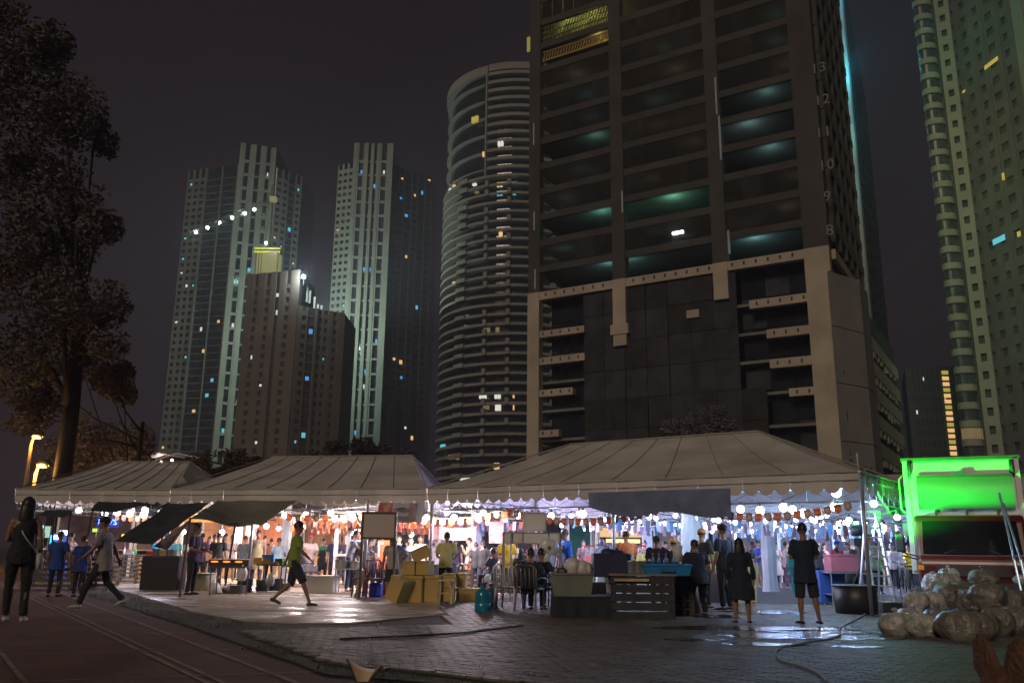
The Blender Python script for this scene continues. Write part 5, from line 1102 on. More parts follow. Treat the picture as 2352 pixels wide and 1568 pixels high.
def person(label, px, feet=None, head=None, k=None, H=None, face=0, arms=('down', 'down'), legs=('stand', 'stand'), lean=0, sex='m', top='tee', tc=NAVY, bottom='pants', bc=BLK, skin=0, hair='short', cap=None, fine=False, apron=None, bag=None, shoes=BLK, two=None, group=None, z=0, wid=1.0):
    """feet/head are picture rows; k pixels per metre when the feet are hidden; face 0 looks at the camera, 180 away, 90 to the right"""
    if feet is not None: g = G(px, feet)
    else: p = P(px, 1259, kY(k)); g = Vector((p.x, p.y, 0))
    if H is None:
        ff = 1.0 if legs[0] != 'sit' else .76; q = P(px, head, g.y); H = q.z / ff
        if lean > 15: H *= 1 + .0022 * lean
        H = max(1.42, min(1.95, H))
    s_ = H / 1.735; root = thing('person', label, 'person', (g.x, g.y, z), R(face), group)
    if k is None: k = F * .972 / g.y
    vox = .013 if fine else (.017 if k > 95 else .022)
    key = (arms, legs, lean, sex, top, bottom, fine, vox); M = body_meshes(key); S = skel(arms, legs, lean, 0, sex, 0)
    def add(nm, me, m):
        o = bpy.data.objects.new(nm, me); COL.objects.link(o); o.parent = root; o.scale = (s_ * wid, s_ * (1 + (wid - 1) * .7), s_)
        if not me.materials: me.materials.append(m)
        o.material_slots[0].link = 'OBJECT'; o.material_slots[0].material = m; return o
    add('body', M['body'], SKIN[skin])
    if 'shirt' in M: add('shirt', M['shirt'], cloth(tc, two))
    for q in ('pants', 'shorts', 'skirt'):
        if q in M: add(q, M[q], cloth(bc))
    hd = S['head']; far = k < 80
    def proto(nm, fn, m, smooth=True):
        kk = (nm, lean, legs[0] == 'sit')
        if kk not in PROTO: PROTO[kk] = fn().mesh(nm.split('|')[0], m, None, smooth)
        return PROTO[kk]
    def hshort():
        m = MB(); c = hd + Vector((0, .016, .024)); n_, r_ = 14, 8; o = 0
        for i in range(r_ + 1):
            th = math.pi * .60 * i / r_
            for j in range(n_):
                a = 2 * math.pi * j / n_; cut = .72 if -math.sin(a) > .45 else 1.0; t2 = th * cut; w1 = 1 + .04 * math.sin(j * 5 + i * 3)
                m.v.append((c.x + .088 * w1 * math.sin(t2) * math.cos(a), c.y + .104 * w1 * math.sin(t2) * math.sin(a), c.z + .112 * w1 * math.cos(t2)))
        for i in range(r_):
            for j in range(n_): m.f.append((i * n_ + j, (i + 1) * n_ + j, (i + 1) * n_ + (j + 1) % n_, i * n_ + (j + 1) % n_))
        return m
    def hlong():
        m = hshort(); c = hd; m.tube([c + Vector((0, .03, .06)), c + Vector((0, .055, -.05)), c + Vector((0, .075, -.19)), c + Vector((0, .07, -.30))], [(.088, .075), (.098, .062), (.105, .045), (.07, .025)], 12, True, (1, 0, 0)); return m
    def hbun(): m = hshort(); m.ball(hd + Vector((0, .11, .04)), .045, 8, 6); return m
    if hair and hair != 'none': add('hair', proto('hair|' + hair, {'short': hshort, 'long': hlong, 'bun': hbun}[hair], hairm), hairm)
    if cap:
        def cp():
            m = MB(); c = hd + Vector((0, .012, .045)); m.tube([c - Vector((0, 0, .02)), c + Vector((0, 0, .025)), c + Vector((0, 0, .06)), c + Vector((0, 0, .082))], [(.094, .108), (.092, .106), (.07, .082), (.02, .025)], 14, True, (1, 0, 0)); m.box(c + Vector((0, -.14, -.012)), (.13, .10, .012)); return m
        add('cap', proto('cap|', cp, cloth(cap)), cloth(cap))
    if not (100 < face % 360 < 260):
        def eyes(): 
            m = MB(); 
            for q in (-.03, .03): m.ball(hd + Vector((q, -.078, .012)), (.012, .008, .007), 6, 4)
            for q in (-.03, .03): m.box(hd + Vector((q, -.084, .032)), (.028, .008, .005))
            return m
        def mth(): return MB().ball(hd + Vector((0, -.083, -.062)), (.022, .008, .007), 8, 4)
        add('eyes', proto('eyes|', eyes, eyem), eyem)['kind'] = 'stuff'; add('mouth', proto('mouth|', mth, mouthm), mouthm)
    if shoes is not None and not far:
        for nm, sd_ in (('r', 1), ('l', -1)):
            an = S['a' + nm]; heel = an + Vector((0, .055, -.048)); toe = an + Vector((sd_ * .03, -.165, -.058))
            if an.z > .12: toe = an + Vector((0, -.14, -.12)); heel = an + Vector((0, .07, -.02))
            m = MB().tube([heel, an + Vector((0, -.01, -.040)), lerp(an, toe, .6) + Vector((0, 0, -.008)), toe], [(.036, .032), (.043, .036), (.050, .030), (.040, .020)], 8, True, (1, 0, 0))
            add('shoe', m.mesh('shoe', cloth(shoes), None, True), cloth(shoes))
    if apron:
        m = MB(); up = S['up']; lo = -.36 if legs[0] != 'sit' else -.1
        def fn(u, v):
            x = (u - .5) * 2; z = lerp(.40, lo, v); w_ = .10 if v < .15 else (.17 if v < .5 else .20); p = up(x * w_, -(.150 + (.03 if v > .5 else 0)) * math.sqrt(max(.05, 1 - (x * .75) ** 2)) - .002, z); return p
        m.sheet(fn, 8, 8); a2 = len(m.v)
        m.sheet(lambda u, v: fn(u, v) + Vector((0, -.006, 0)), 8, 8)
        for s2 in (-1, 1): m.tube([up(s2 * .09, -.13, .40), up(s2 * .05, -.03, .54)], .008, 4)
        m.tube([up(-.17, -.08, .12), up(-.1, .135, .12), up(.1, .135, .12), up(.17, -.08, .12)], .007, 4)
        add('apron', m.mesh('apron', cloth(apron), None, True), cloth(apron))
    if bag:
        col, side = bag; m = MB(); up = S['up']; m.tube([up(-side * .12, -.02, .50), up(0, -.16, .30), up(side * .19, -.09, .02)], .012, 5); m.tube([up(-side * .12, .0, .50), up(0, .15, .28), up(side * .19, .06, .02)], .012, 5)
        m.tube([up(side * .24, 0, -.20), up(side * .24, 0, -.08), up(side * .22, 0, .02)], [(.04, .13), (.055, .14), (.03, .11)], 10, True, (1, 0, 0)); add('shoulder_bag', m.mesh('shoulder_bag', cloth(col), None, True), cloth(col))
    return root
SK = ('stand', 'stand')
# foreground figures
person('woman in a dark tank top with a pale bag walking at the left edge', 28, 1428, 1138, face=205, arms=('hold', 'down'), legs=('fwd', 'stand'), sex='f', top='tank', tc=BLK, bottom='pants', bc=BLK, skin=1, hair='long', fine=True, bag=((.42, .42, .40), -1), shoes=(.35, .35, .35))
person('man in a grey shirt and dark cap striding left across the track line', 228, 1398, 1184, face=282, arms=('swingf', 'swingb'), legs=('walkf', 'walkb'), lean=7, top='loose', tc=(.22, .19, .20), bottom='pants', bc=BLK, skin=1, cap=BLK, fine=True, shoes=(.35, .34, .33))
person('man in dark clothes with a white cloth at his waist facing the grill', 436, 1366, 1203, face=80, arms=('work', 'work'), lean=4, top='tee', tc=(.025, .015, .04), bottom='pants', bc=BLK, skin=1, fine=True)
person('woman in a beige apron with checked sleeves standing behind the grill', 585, 1350, 1216, face=8, arms=('down', 'down'), sex='f', top='tee', tc=(.16, .10, .08), two=(.35, .26, .2), bottom='pants', bc=JEAN, skin=1, hair='bun', apron=(.34, .29, .17), fine=True)
person('man in a green polo shirt walking right across the wet concrete', 670, 1393, 1195, face=98, arms=('swingb', 'swingf'), legs=('walkb', 'walkf'), lean=3, top='tee', tc=(.20, .27, .035), bottom='shorts', bc=(.02, .02, .035), skin=1, fine=True, shoes=(.03, .04, .02))
person('man in a red cap and striped shirt leaning over in the shade', 705, 1346, 1229, face=20, arms=('work', 'reach'), lean=16, top='tee', tc=(.35, .24, .22), two=(.5, .4, .38), bottom='pants', bc=JEAN, skin=1, cap=(.30, .03, .03), fine=True)
person('man in a bright green shirt and dark apron bending over a table', 738, 1340, 1238, face=8, arms=('work', 'work'), lean=16, top='tee', tc=(.03, .30, .10), bottom='pants', bc=BLK, skin=0, apron=(.015, .02, .03), fine=True)
person('man in a blue and white shirt reaching out to the right in the kiosk', 806, k=78, H=1.68, face=72, arms=('reach', 'reach'), lean=14, tc=(.02, .08, .45), two=(.55, .52, .48), bc=JEAN, skin=2)
person('man in a dark grey tee behind the man in the blue and white shirt', 828, k=72, H=1.68, face=60, tc=(.08, .09, .12), skin=2)
person('dark haired man seated low with his back turned beside the sign board', 838, k=78, H=1.45, face=200, arms=('work', 'work'), tc=(.04, .045, .06), skin=1)
person('man in a grey tee with a hand on his hip seen from behind', 903, k=88, H=1.50, face=195, arms=('down', 'hip'), tc=(.30, .26, .24), bottom='shorts', bc=(.02, .02, .03), skin=1, fine=True)
person('small person in a pale tee seated with hair tied up', 928, k=84, H=1.28 + .15, face=185, arms=('lap', 'lap'), legs=('sit', 'sit'), sex='f', tc=(.40, .35, .32), skin=1, hair='bun', z=.25)
person('man in a blue shirt with his head turned among the stallholders', 916, k=74, H=1.56, face=15, tc=(.02, .06, .30), skin=2)
person('woman in a light blue sleeveless top facing the camera', 943, k=76, H=1.50, face=0, sex='f', top='tank', tc=(.28, .36, .70), skin=2, hair='long')
person('man in a pale collared shirt standing behind the dark box stack', 965, k=74, H=1.56, face=0, tc=(.50, .42, .38), skin=1)
person('man in a pale yellow green tee bent over the table with his back turned', 1025, k=90, H=1.60, face=178, arms=('work', 'work'), lean=14, tc=(.48, .46, .20), bc=BLK, skin=1, fine=True)
person('man in a white vest drinking from a cup in the dark opening', 1078, k=72, H=1.52, face=280, arms=('up', 'hold'), top='tank', tc=(.5, .48, .46), skin=2)
person('woman in a dark top with a strap across her back sitting at the counter', 1133, k=84, H=1.45, face=230, arms=('lap', 'lap'), legs=('sit', 'sit'), sex='f', tc=(.025, .03, .06), skin=1, hair='short', bag=((.4, .55, .55), 1), z=.12)
person('man in a bright yellow tee serving behind the orange counter', 1164, k=84, H=1.58, face=10, arms=('work', 'work'), lean=6, tc=(.80, .48, .02), skin=0, fine=True, shoes=None)
person('woman with long dark hair seated in front of the yellow tee', 1196, k=88, H=1.42, face=200, legs=('sit', 'sit'), arms=('lap', 'lap'), sex='f', tc=(.05, .04, .04), skin=1, hair='long', z=.14)
person('dark clothed person sitting on a plastic chair facing the counter', 1216, 1404, None, H=1.62, face=158, arms=('lap', 'lap'), legs=('sit', 'sit'), lean=6, top='long', tc=(.014, .018, .028), bottom='pants', bc=BLK, skin=1, fine=True)
person('second dark haired person sitting just behind the dark seated figure', 1240, k=104, H=1.62, face=150, arms=('lap', 'lap'), legs=('sit', 'sit'), lean=6, tc=(.016, .018, .024), skin=1)
person('woman in a pink top far back beside the hanging white bag', 1262, k=72, H=1.47, face=340, sex='f', tc=(.60, .15, .22), skin=2, hair='long')
person('woman with a dark bob behind the outstretched arm of the man in blue', 1293, k=80, H=1.46, face=330, sex='f', tc=(.05, .03, .03), skin=1, hair='short')
person('person in an orange cap in front of the long cream sign', 1228, k=74, H=1.46, face=180, tc=(.05, .05, .06), skin=1, cap=(.65, .22, .03))
person('man in a blue polo with white and green stripes leaning to the left', 1306, k=88, H=1.70, face=290, arms=('reach', 'reach'), lean=10, tc=(.02, .10, .42), skin=1, fine=True)
person('man in an orange tee bending over the silver pots with his back turned', 1443, k=94, H=1.66, face=198, arms=('work', 'work'), lean=12, tc=(.55, .17, .055), bc=BLK, skin=0, fine=True)
person('dark man in a cap behind the blue crate on the left', 1508, k=100, H=1.52, face=170, arms=('work', 'work'), tc=(.012, .014, .02), skin=1, cap=(.03, .03, .035), fine=True)
person('woman in a yellow cap and dark shirt reaching over the blue crate', 1546, k=100, H=1.46, face=160, arms=('reach', 'work'), sex='f', tc=(.014, .016, .022), skin=0, cap=(.75, .42, .02), hair='short', fine=True)
person('woman with pale arms behind the couple at the blue crate', 1528, k=80, H=1.44, face=20, sex='f', top='tank', tc=(.3, .2, .2), skin=2, hair='long')
person('broad dark figure on the left of the group of three', 1607, 1414, 1238, face=200, arms=('hold', 'down'), legs=('wide', 'stand'), top='loose', tc=(.008, .015, .035), bc=(.006, .008, .014), skin=1, fine=True, wid=1.22, lean=8)  # blue of the light flare put into the clothing colours of this group
person('man in an orange cap half hidden behind the group of three', 1612, k=100, H=1.68, face=135, tc=(.03, .03, .04), skin=0, cap=(.55, .28, .05))
person('tall man in a dark cap in the middle of the group of three', 1668, 1402, 1202, face=222, arms=('down', 'down'), top='tee', tc=(.008, .014, .032), bc=(.006, .008, .014), skin=1, cap=BLK, fine=True, wid=1.1)
person('long haired woman in a dark dress on the right of the group of three', 1706, 1432, 1234, face=172, arms=('down', 'down'), sex='f', top='long', tc=(.008, .013, .028), bottom='dress', bc=(.008, .013, .028), skin=1, hair='long', fine=True, shoes=(.02, .02, .02), wid=1.12)
person('person in a green top facing the camera between the dark figures', 1645, k=74, H=1.50, face=0, sex='f', tc=(.05, .45, .10), skin=2)
person('man in a royal blue polo and khaki shorts looking left', 1746, 1349, 1239, face=285, arms=('work', 'hold'), tc=(.02, .05, .42), bottom='shorts', bc=(.24, .22, .14), skin=2)
person('woman in a white dress with a strap bag standing in the lit passage', 1787, 1350, 1244, face=350, arms=('up', 'down'), sex='f', top='tank', tc=(.72, .66, .62), bottom='dress', bc=(.66, .60, .58), skin=2, hair='short', bag=((.05, .03, .03), 1), shoes=(.5, .4, .38))
person('man in a pale shirt eating beside the woman in the white dress', 1810, 1352, 1243, face=85, arms=('hold', 'hold'), tc=(.60, .48, .45), bc=(.16, .07, .11), skin=2)
person('broad shouldered man in shorts standing alone with his back turned', 1857, 1434, 1199, face=184, arms=('hold', 'hold'), legs=('stand', 'wide'), top='loose', tc=(.008, .018, .040), bottom='shorts', bc=(.018, .02, .026), skin=1, fine=True, wid=.98)  # shirt colour carries the navy cast of the light flare
person('woman in a red top and blue cap behind the red cooler', 1922, k=74, H=1.53, face=8, sex='f', tc=(.70, .02, .04), skin=0, cap=(.02, .06, .40), shoes=None)
person('woman in a beige top beside the red top', 1946, k=70, H=1.50, face=330, sex='f', tc=(.50, .40, .28), skin=2, hair='long')
person('man stooping low beside the stool next to the red cooler', 1907, k=80, H=1.42, face=130, arms=('work', 'work'), lean=38, tc=(.03, .03, .05), skin=1)
person('dark shirted man just left of the tent pole behind the cooler', 1968, k=90, H=1.54, face=200, arms=('work', 'work'), tc=(.03, .025, .05), skin=1)
person('person in a white shirt right of the black lamp stand', 1996, k=84, H=1.66, face=60, arms=('work', 'up'), tc=(.62, .62, .64), skin=2)
person('person in a green tee stooping right of the lamp stand', 2012, k=72, H=1.46, face=20, tc=(.20, .40, .06), skin=1)
person('person in a yellow tee seen between the ladder and the truck', 2085, k=66, H=1.45, face=30, tc=(.75, .50, .02), skin=1)
person('person in a white tee seen through the ladder', 2048, k=68, H=1.5, face=320, tc=(.55, .5, .48), skin=2)
# left half crowd
person('person in a pale pink shirt stooping at the far left stall', 178, k=78, H=1.55, face=285, arms=('work', 'work'), lean=22, tc=(.60, .42, .40), skin=2)
person('hooded person in a blue jacket with back turned at far left', 136, k=92, H=1.50, face=185, top='loose', tc=(.012, .05, .22), skin=1)
person('second person in a blue jacket beside the man in the dark cap', 191, k=92, H=1.40, face=175, top='loose', tc=(.012, .03, .18), skin=1)
cr = random.Random(77)
for i, (x, k_, H_, f_, c_, lab, sx) in enumerate([
    (361, 82, 1.52, 150, (.02, .20, .32), 'person in a teal tee behind the black tarp tip', 'm'), (377, 86, 1.46, 90, (.75, .55, .03), 'person in a yellow vest beside the black tarp', 'm'), (402, 78, 1.50, 200, (.05, .25, .28), 'person in a dark teal top under the pale grey flap', 'm'),
    (463, 88, 1.56, 165, (.14, .07, .16), 'person in a purple top with back turned behind the grill', 'm'), (480, 78, 1.50, 10, (.62, .30, .12), 'person with bare arms right of the purple top', 'f'), (501, 92, 1.56, 185, (.03, .03, .035), 'person in a dark vest over teal sleeves behind the grill', 'm'),
    (492, 76, 1.58, 180, (.05, .22, .22), 'person in a pale teal top in the orange crowd', 'm'), (517, 80, 1.58, 40, (.45, .38, .36), 'person in a pale top turned towards the dark vest', 'f'), (532, 78, 1.56, 20, (.66, .55, .50), 'person in a white top under the olive awning edge', 'm'),
    (549, 74, 1.52, 340, (.68, .52, .45), 'person in a cream top left of the woman in the apron', 'f'), (562, 84, 1.52, 170, (.08, .10, .10), 'person in a dark green tee directly left of the apron', 'm'), (607, 78, 1.54, 10, (.06, .03, .04), 'dark haired person looking out right of the apron', 'm'),
    (622, 80, 1.45, 190, (.50, .20, .10), 'person in a rust top beside the blue cooler', 'm'), (640, 84, 1.46, 175, (.35, .48, .55), 'person in a light blue shirt next to the green polo man', 'm'), (690, 70, 1.52, 185, (.10, .06, .06), 'dim person at the back right of the green polo man', 'm'),
    (768, 70, 1.55, 10, (.03, .03, .09), 'person in a navy top inside the white kiosk', 'm'), (785, 68, 1.54, 190, (.08, .08, .1), 'person in dark clothes at the kiosk counter', 'm'), (852, 72, 1.50, 150, (.06, .05, .06), 'dark person just behind the board posts', 'm'),
    (868, 70, 1.48, 30, (.28, .16, .14), 'dim person left of the orange banner', 'f'), (1000, 72, 1.5, 350, (.30, .28, .30), 'person standing right of the dark box stack', 'm'), (1045, 70, 1.5, 180, (.04, .03, .04), 'dim person under the white hanging sheet', 'm'),
    (1108, 78, 1.42, 190, (.03, .03, .035), 'dark head in front of the pale drape by the kettle', 'm'), (1093, 78, 1.38, 200, (.03, .03, .035), 'dark head low beside the bottles', 'm'), (1150, 70, 1.5, 20, (.05, .04, .04), 'dim person left of the yellow tee', 'm'),
    (1181, 78, 1.46, 330, (.22, .2, .2), 'pale haired person right of the yellow tee', 'f'), (1275, 76, 1.50, 200, (.06, .10, .11), 'person in a grey green top by the hanging bag', 'm'), (1250, 76, 1.48, 180, (.55, .08, .06), 'person in a red sleeve behind the second seated figure', 'f'),
    (1383, 74, 1.52, 170, (.03, .04, .10), 'dark person between the juice dispensers', 'f'), (1340, 70, 1.5, 30, (.1, .06, .05), 'dim person left of the red juice dispenser', 'm'), (1480, 74, 1.5, 20, (.3, .1, .06), 'person in a rust top right of the orange tee', 'm'),
    (1566, 74, 1.52, 30, (.35, .22, .15), 'person behind the yellow cap', 'f'), (1628, 74, 1.55, 200, (.12, .06, .05), 'dim person between the drape and the tall cap', 'm'), (1690, 72, 1.52, 10, (.1, .08, .1), 'dim person behind the long haired woman', 'm'),
    (1728, 72, 1.50, 60, (.06, .05, .06), 'dim person left of the royal blue polo', 'm'), (1878, 70, 1.5, 150, (.08, .08, .1), 'dim person right of the man in shorts', 'm'), (1893, 66, 1.5, 30, (.4, .25, .2), 'person in a salmon top far back left of the red top', 'f'),
    (1955, 66, 1.5, 10, (.06, .05, .06), 'dark haired person behind the beige top', 'f'), (1980, 66, 1.5, 200, (.10, .14, .3), 'person in a slate blue top behind the lamp stand', 'm'), (2030, 66, 1.48, 190, (.12, .12, .14), 'dim person behind the ladder rails', 'm'), (2065, 64, 1.48, 170, (.3, .28, .3), 'dim person in grey left of the yellow tee by the truck', 'm')]):
    person(lab, x, k=k_ * (.82 if x < 650 else .95), H=H_, face=f_, arms=cr.choice([('down', 'down'), ('work', 'work'), ('hold', 'down'), ('work', 'down')]), sex=sx, tc=c_, bc=cr.choice([BLK, JEAN, KHAKI]), skin=cr.choice([0, 1, 2]), hair='long' if sx == 'f' else 'short', shoes=None, group=None)
# ================================================================== STALL GOODS, FURNITURE
foam = mat('box_tan', (.42, .29, .09), .8, var=.1, scale=2, bump=.15); foamd = foam
white_f = mat('foam_white', (.62, .58, .52), .8, var=.08, bump=.15)
def tbox(name, label, cat, c, d, m, rz=0, lid=True, tilt=None, group=None, handle=False):
    """c is the centre of the underside"""
    t = thing(name, label, cat, c, rz, group)
    M = Matrix.Rotation(R(tilt), 3, 'Y') if tilt else None; lh = d[2] * .14
    def lb(cc, dd, nm, mm):
        cc = Vector(cc); mb = MB(); mb.box((M @ cc) if M else cc, dd, 0, M); o = mb.build(nm, mm, t, world=False); bv = o.modifiers.new('b', 'BEVEL'); bv.width = min(.012, min(dd) * .2); bv.segments = 2; return o
    if lid:
        lb((0, 0, (d[2] - lh) / 2), (d[0] - .02, d[1] - .02, d[2] - lh), 'box', m); lb((0, 0, d[2] - lh / 2), (d[0], d[1], lh), 'lid', m)
    else: lb((0, 0, d[2] / 2), d, 'box', m)
    if handle: lb((0, -d[1] / 2 - .012, d[2] * .7), (d[0] * .25, .03, .03), 'handle', BLACK)
    return t
def ksz(px, y): g = G(px, y); return F * .972 / g.y
# stack of tan insulated boxes
def bx(label, x0, x1, y0, y1, dep, base_y=None, Y=None, rz=.1, **kw):
    Y = Y or G((x0 + x1) / 2, base_y or y1).y; a = P(x0, y0, Y); b = P(x1, y1, Y); z0 = max(0.013, b.z)
    return tbox('insulated_box', label, 'box', ((a.x + b.x) / 2, Y + dep / 2, z0), (b.x - a.x, dep, a.z - z0), foam, rz, group='tan insulated boxes stacked on the concrete', **kw)
YB = G(985, 1385).y
bx('large tan box at the bottom front of the stack, bright right side', 933, 975, 1321, 1386, .5, Y=YB, rz=-.25)
bx('tan box at the bottom right of the big stack', 972, 1011, 1321, 1386, .5, Y=YB + .05, rz=-.25)
bx('tan box in the second layer left side of the stack', 928, 958, 1287, 1320, .5, Y=YB + .1, rz=-.2)
bx('tan box in the second layer right side of the stack', 958, 989, 1287, 1320, .5, Y=YB + .1, rz=-.2)
t = bx('dark tan box tipped on top of the stack', 948, 992, 1255, 1284, .4, Y=YB + .15, rz=.1, tilt=-24)
t = bx('tan box leaning at an angle on the left of the stack', 888, 925, 1322, 1380, .45, Y=YB - .25, rz=-.5, tilt=22)
bx('tan box standing right of the stack, lower one', 1016, 1045, 1350, 1384, .4, Y=YB + .3, rz=0); bx('tan box standing right of the stack, upper one', 1016, 1045, 1316, 1349, .4, Y=YB + .3, rz=0)
bx('tan box in the right pair beside the counter', 1047, 1069, 1316, 1348, .4, Y=YB + .7, rz=0); bx('long low tan box on the ground at the right end', 1048, 1103, 1350, 1382, .45, Y=YB + .5, rz=-.06)
def stool(label, px, y, m, h=.5, group=None):
    g = G(px, y); t = thing('stool', label, 'stool', (g.x, g.y, .012), random.uniform(-.3, .3), group); s_ = .15
    MB().box((0, 0, h - .02), (.30, .30, .035)).build('seat', m, t, world=False)
    for i in (-1, 1):
        for j in (-1, 1): MB().bar((i * s_ * 1.1, j * s_ * 1.1, 0), (i * s_ * .8, j * s_ * .8, h - .03), .035).build('leg', m, t, world=False)
    MB().box((0, -.14, h * .45), (.24, .02, .03)).build('rail', m, t, world=False); return t
stool('tan plastic stool in front of the right hand tan boxes', 1022, 1388, mat('stool_tan', (.52, .36, .14), .6), .52)
redp = mat('plastic_maroon', (.10, .02, .03), .5, var=.1); whitep = mat('plastic_white', (.5, .5, .47), .5, var=.05); blkp = mat('plastic_dark_grey', (.03, .03, .035), .5, var=.1)
def chair(label, px, y, m, rz, group=None, g=None):
    g = g or G(px, y); t = thing('plastic_chair', label, 'chair', (g.x, g.y, .012), rz, group)
    q = MB(); q.sheet(lambda u, v: Vector((lerp(-.22, .22, u), lerp(-.22, .22, v), .44 - .02 * math.sin(math.pi * u) * math.sin(math.pi * v))), 6, 6); q.sheet(lambda u, v: Vector((lerp(-.22, .22, u), lerp(-.22, .22, v), .41)), 2, 2); q.box((0, -.22, .425), (.44, .01, .035)); q.box((-.22, 0, .425), (.01, .44, .035)); q.box((.22, 0, .425), (.01, .44, .035)); q.build('seat', m, t, True, False)
    for i in (-1, 1):
        MB().tube([(i * .23, -.24, 0), (i * .20, -.20, .43)], [.022, .026], 6).build('leg', m, t, world=False); MB().tube([(i * .22, .26, 0), (i * .20, .20, .43)], [.022, .026], 6).build('leg', m, t, world=False)
        MB().tube([(i * .21, -.20, .43), (i * .27, -.20, .62), (i * .27, .08, .64), (i * .23, .22, .60)], .018, 6).build('armrest', m, t, True, False)
    b = MB()
    for i in range(5): x = lerp(-.17, .17, i / 4); b.tube([(x, .21, .45), (x * 1.05, .27, .82)], .014, 5)
    b.tube([(-.22, .21, .43), (-.23, .27, .80), (-.16, .29, .88), (.16, .29, .88), (.23, .27, .80), (.22, .21, .43)], .022, 6); b.build('backrest', m, t, True, False); return t
chair('maroon plastic chair behind the board post with a plank leaning on it', 858, 1372, redp, R(20)); chair('second maroon plastic chair beside the sign board post', 838, 1370, redp, R(-30))
chair('white plastic chair empty left of the dark seated person', 1168, 1400, whitep, R(160)); chair('dark plastic chair under the dark seated person', 1216, 1404, mat('plastic_grey_brown', (.13, .11, .10), .5), R(158)); chair('grey plastic chair behind the leaning tan box', 897, 1362, mat('plastic_grey', (.2, .19, .18), .5), R(190))
chair('dark chair under the second seated figure', 1240, 1380, blkp, R(150), g=P(1240, 1259, kY(104)) * 1)
for o in ROOTS[-1:]: o.location.z = 0.012
p = G(826, 1372); pl = thing('plank', 'short tan plank leaning against the maroon chair', 'plank', (p.x, p.y, 0)); MB().bar((p.x - .05, p.y - .28, .02), (p.x + .12, p.y - .12, .62), .02, .13).build('board', WOODL, pl)
# blue jug, water bottles
def jug(name, label, px, y, m, h, r_, capm, z=.012):
    g = G(px, y, z) if True else None; t = thing(name, label, 'bottle' if 'bottle' in name else 'container', (g.x, g.y, z))
    MB().lathe((0, 0, 0), [(r_ * .9, 0), (r_, .02), (r_, h * .28), (r_ * .93, h * .31), (r_, h * .34), (r_, h * .66), (r_ * .8, h * .76), (r_ * .32, h * .84), (r_ * .3, h * .93), (r_ * .34, h * .95), (r_ * .34, h)], 18).build('body', m, t, True, False)
    MB().lathe((0, 0, 0), [(r_ * .38, h * .96), (r_ * .38, h * 1.04)], 12).build('cap', capm, t, True, False); return t
wb = mat('water_bottle_blue', (.02, .26, .42), .15, trans=.35, var=.1); jug('water_bottle', 'large blue water bottle standing at the edge of the lit concrete', 1108, 1404, wb, .52, .15, mat('cap_blue', (.02, .05, .3), .4)); jug('water_bottle', 'second darker water bottle behind the blue one', 1128, 1398, mat('water_bottle_dark', (.03, .10, .20), .15, trans=.3, var=.1), .48, .14, mat('cap_blue', (.02, .05, .3), .4))
g = G(862, 1371); t = thing('jerrycan', 'bright blue plastic jerrycan beside the maroon chairs', 'container', (g.x, g.y, .012)); o = MB().box((0, 0, .17), (.30, .24, .34)).build('body', mat('jerry_blue', (.02, .05, .55), .4, var=.1), t, world=False); bv = o.modifiers.new('b', 'BEVEL'); bv.width = .04; bv.segments = 3; MB().tube([(-.08, 0, .33), (-.08, 0, .39), (.06, 0, .39), (.06, 0, .33)], .018, 6).build('handle', mat('jerry_blue', (.02, .05, .55), .4, var=.1), t, True, False); MB().lathe((.11, 0, 0), [(.035, .33), (.035, .38)], 10).build('cap', BLACK, t, world=False)
# tables
def table(label, x0, x1, ytop, ybase, m, dep=.6, legm=DSTEEL, h=None, name='table', thick=.035, cat='table'):
    g0 = G((x0 + x1) / 2, ybase); Y = g0.y; a = P(x0, ytop, Y); b = P(x1, ytop, Y); h = h or a.z; t = thing(name, label, cat, ((a.x + b.x) / 2, Y + dep / 2, 0)); W_ = b.x - a.x
    MB().box((0, 0, h - thick / 2), (W_, dep, thick)).build('tabletop', m, t, world=False)
    for i in (-1, 1):
        for j in (-1, 1): MB().tube([(i * (W_ / 2 - .08), j * (dep / 2 - .06), 0), (i * (W_ / 2 - .06), j * (dep / 2 - .05), h - thick)], .018, 6).build('leg', legm, t, world=False)
    return t, (a.x + b.x) / 2, Y + dep / 2, h, W_
table('black metal grill table with food at the left', 478, 562, 1300, 1368, DSTEEL)
table('dark folding table behind the walking man', 588, 652, 1295, 1360, blkp); table('white work table with cups and cables hanging below', 765, 830, 1304, 1362, mat('table_pale', (.5, .5, .52), .5), legm=STEEL)
table('folding table with steaming pans left of the wet concrete', 660, 730, 1312, 1350, blkp)
# charcoal grill
g = P(520, 1300, G(520, 1368).y); gr = thing('charcoal_grill', 'long low charcoal grill with glowing coals on the table', 'grill', (g.x, g.y + .3, g.z + .0)); MB().box((0, 0, .08), (1.0, .3, .16)).build('trough', mat('grill_iron', (.02, .018, .016), .6), gr, world=False)
for i in range(3): MB().ball((-.35 + i * .3, -.16, .11), (.10, .02, .02), 8, 4).build('embers', glow('ember', (1, .22, .02), 2.5 if i != 1 else .6), gr, True, False)
for i in range(7): MB().bar((-.42 + i * .14, -.18, .17), (-.42 + i * .14, .18, .17), .02).build('skewer', WOOD, gr, world=False)
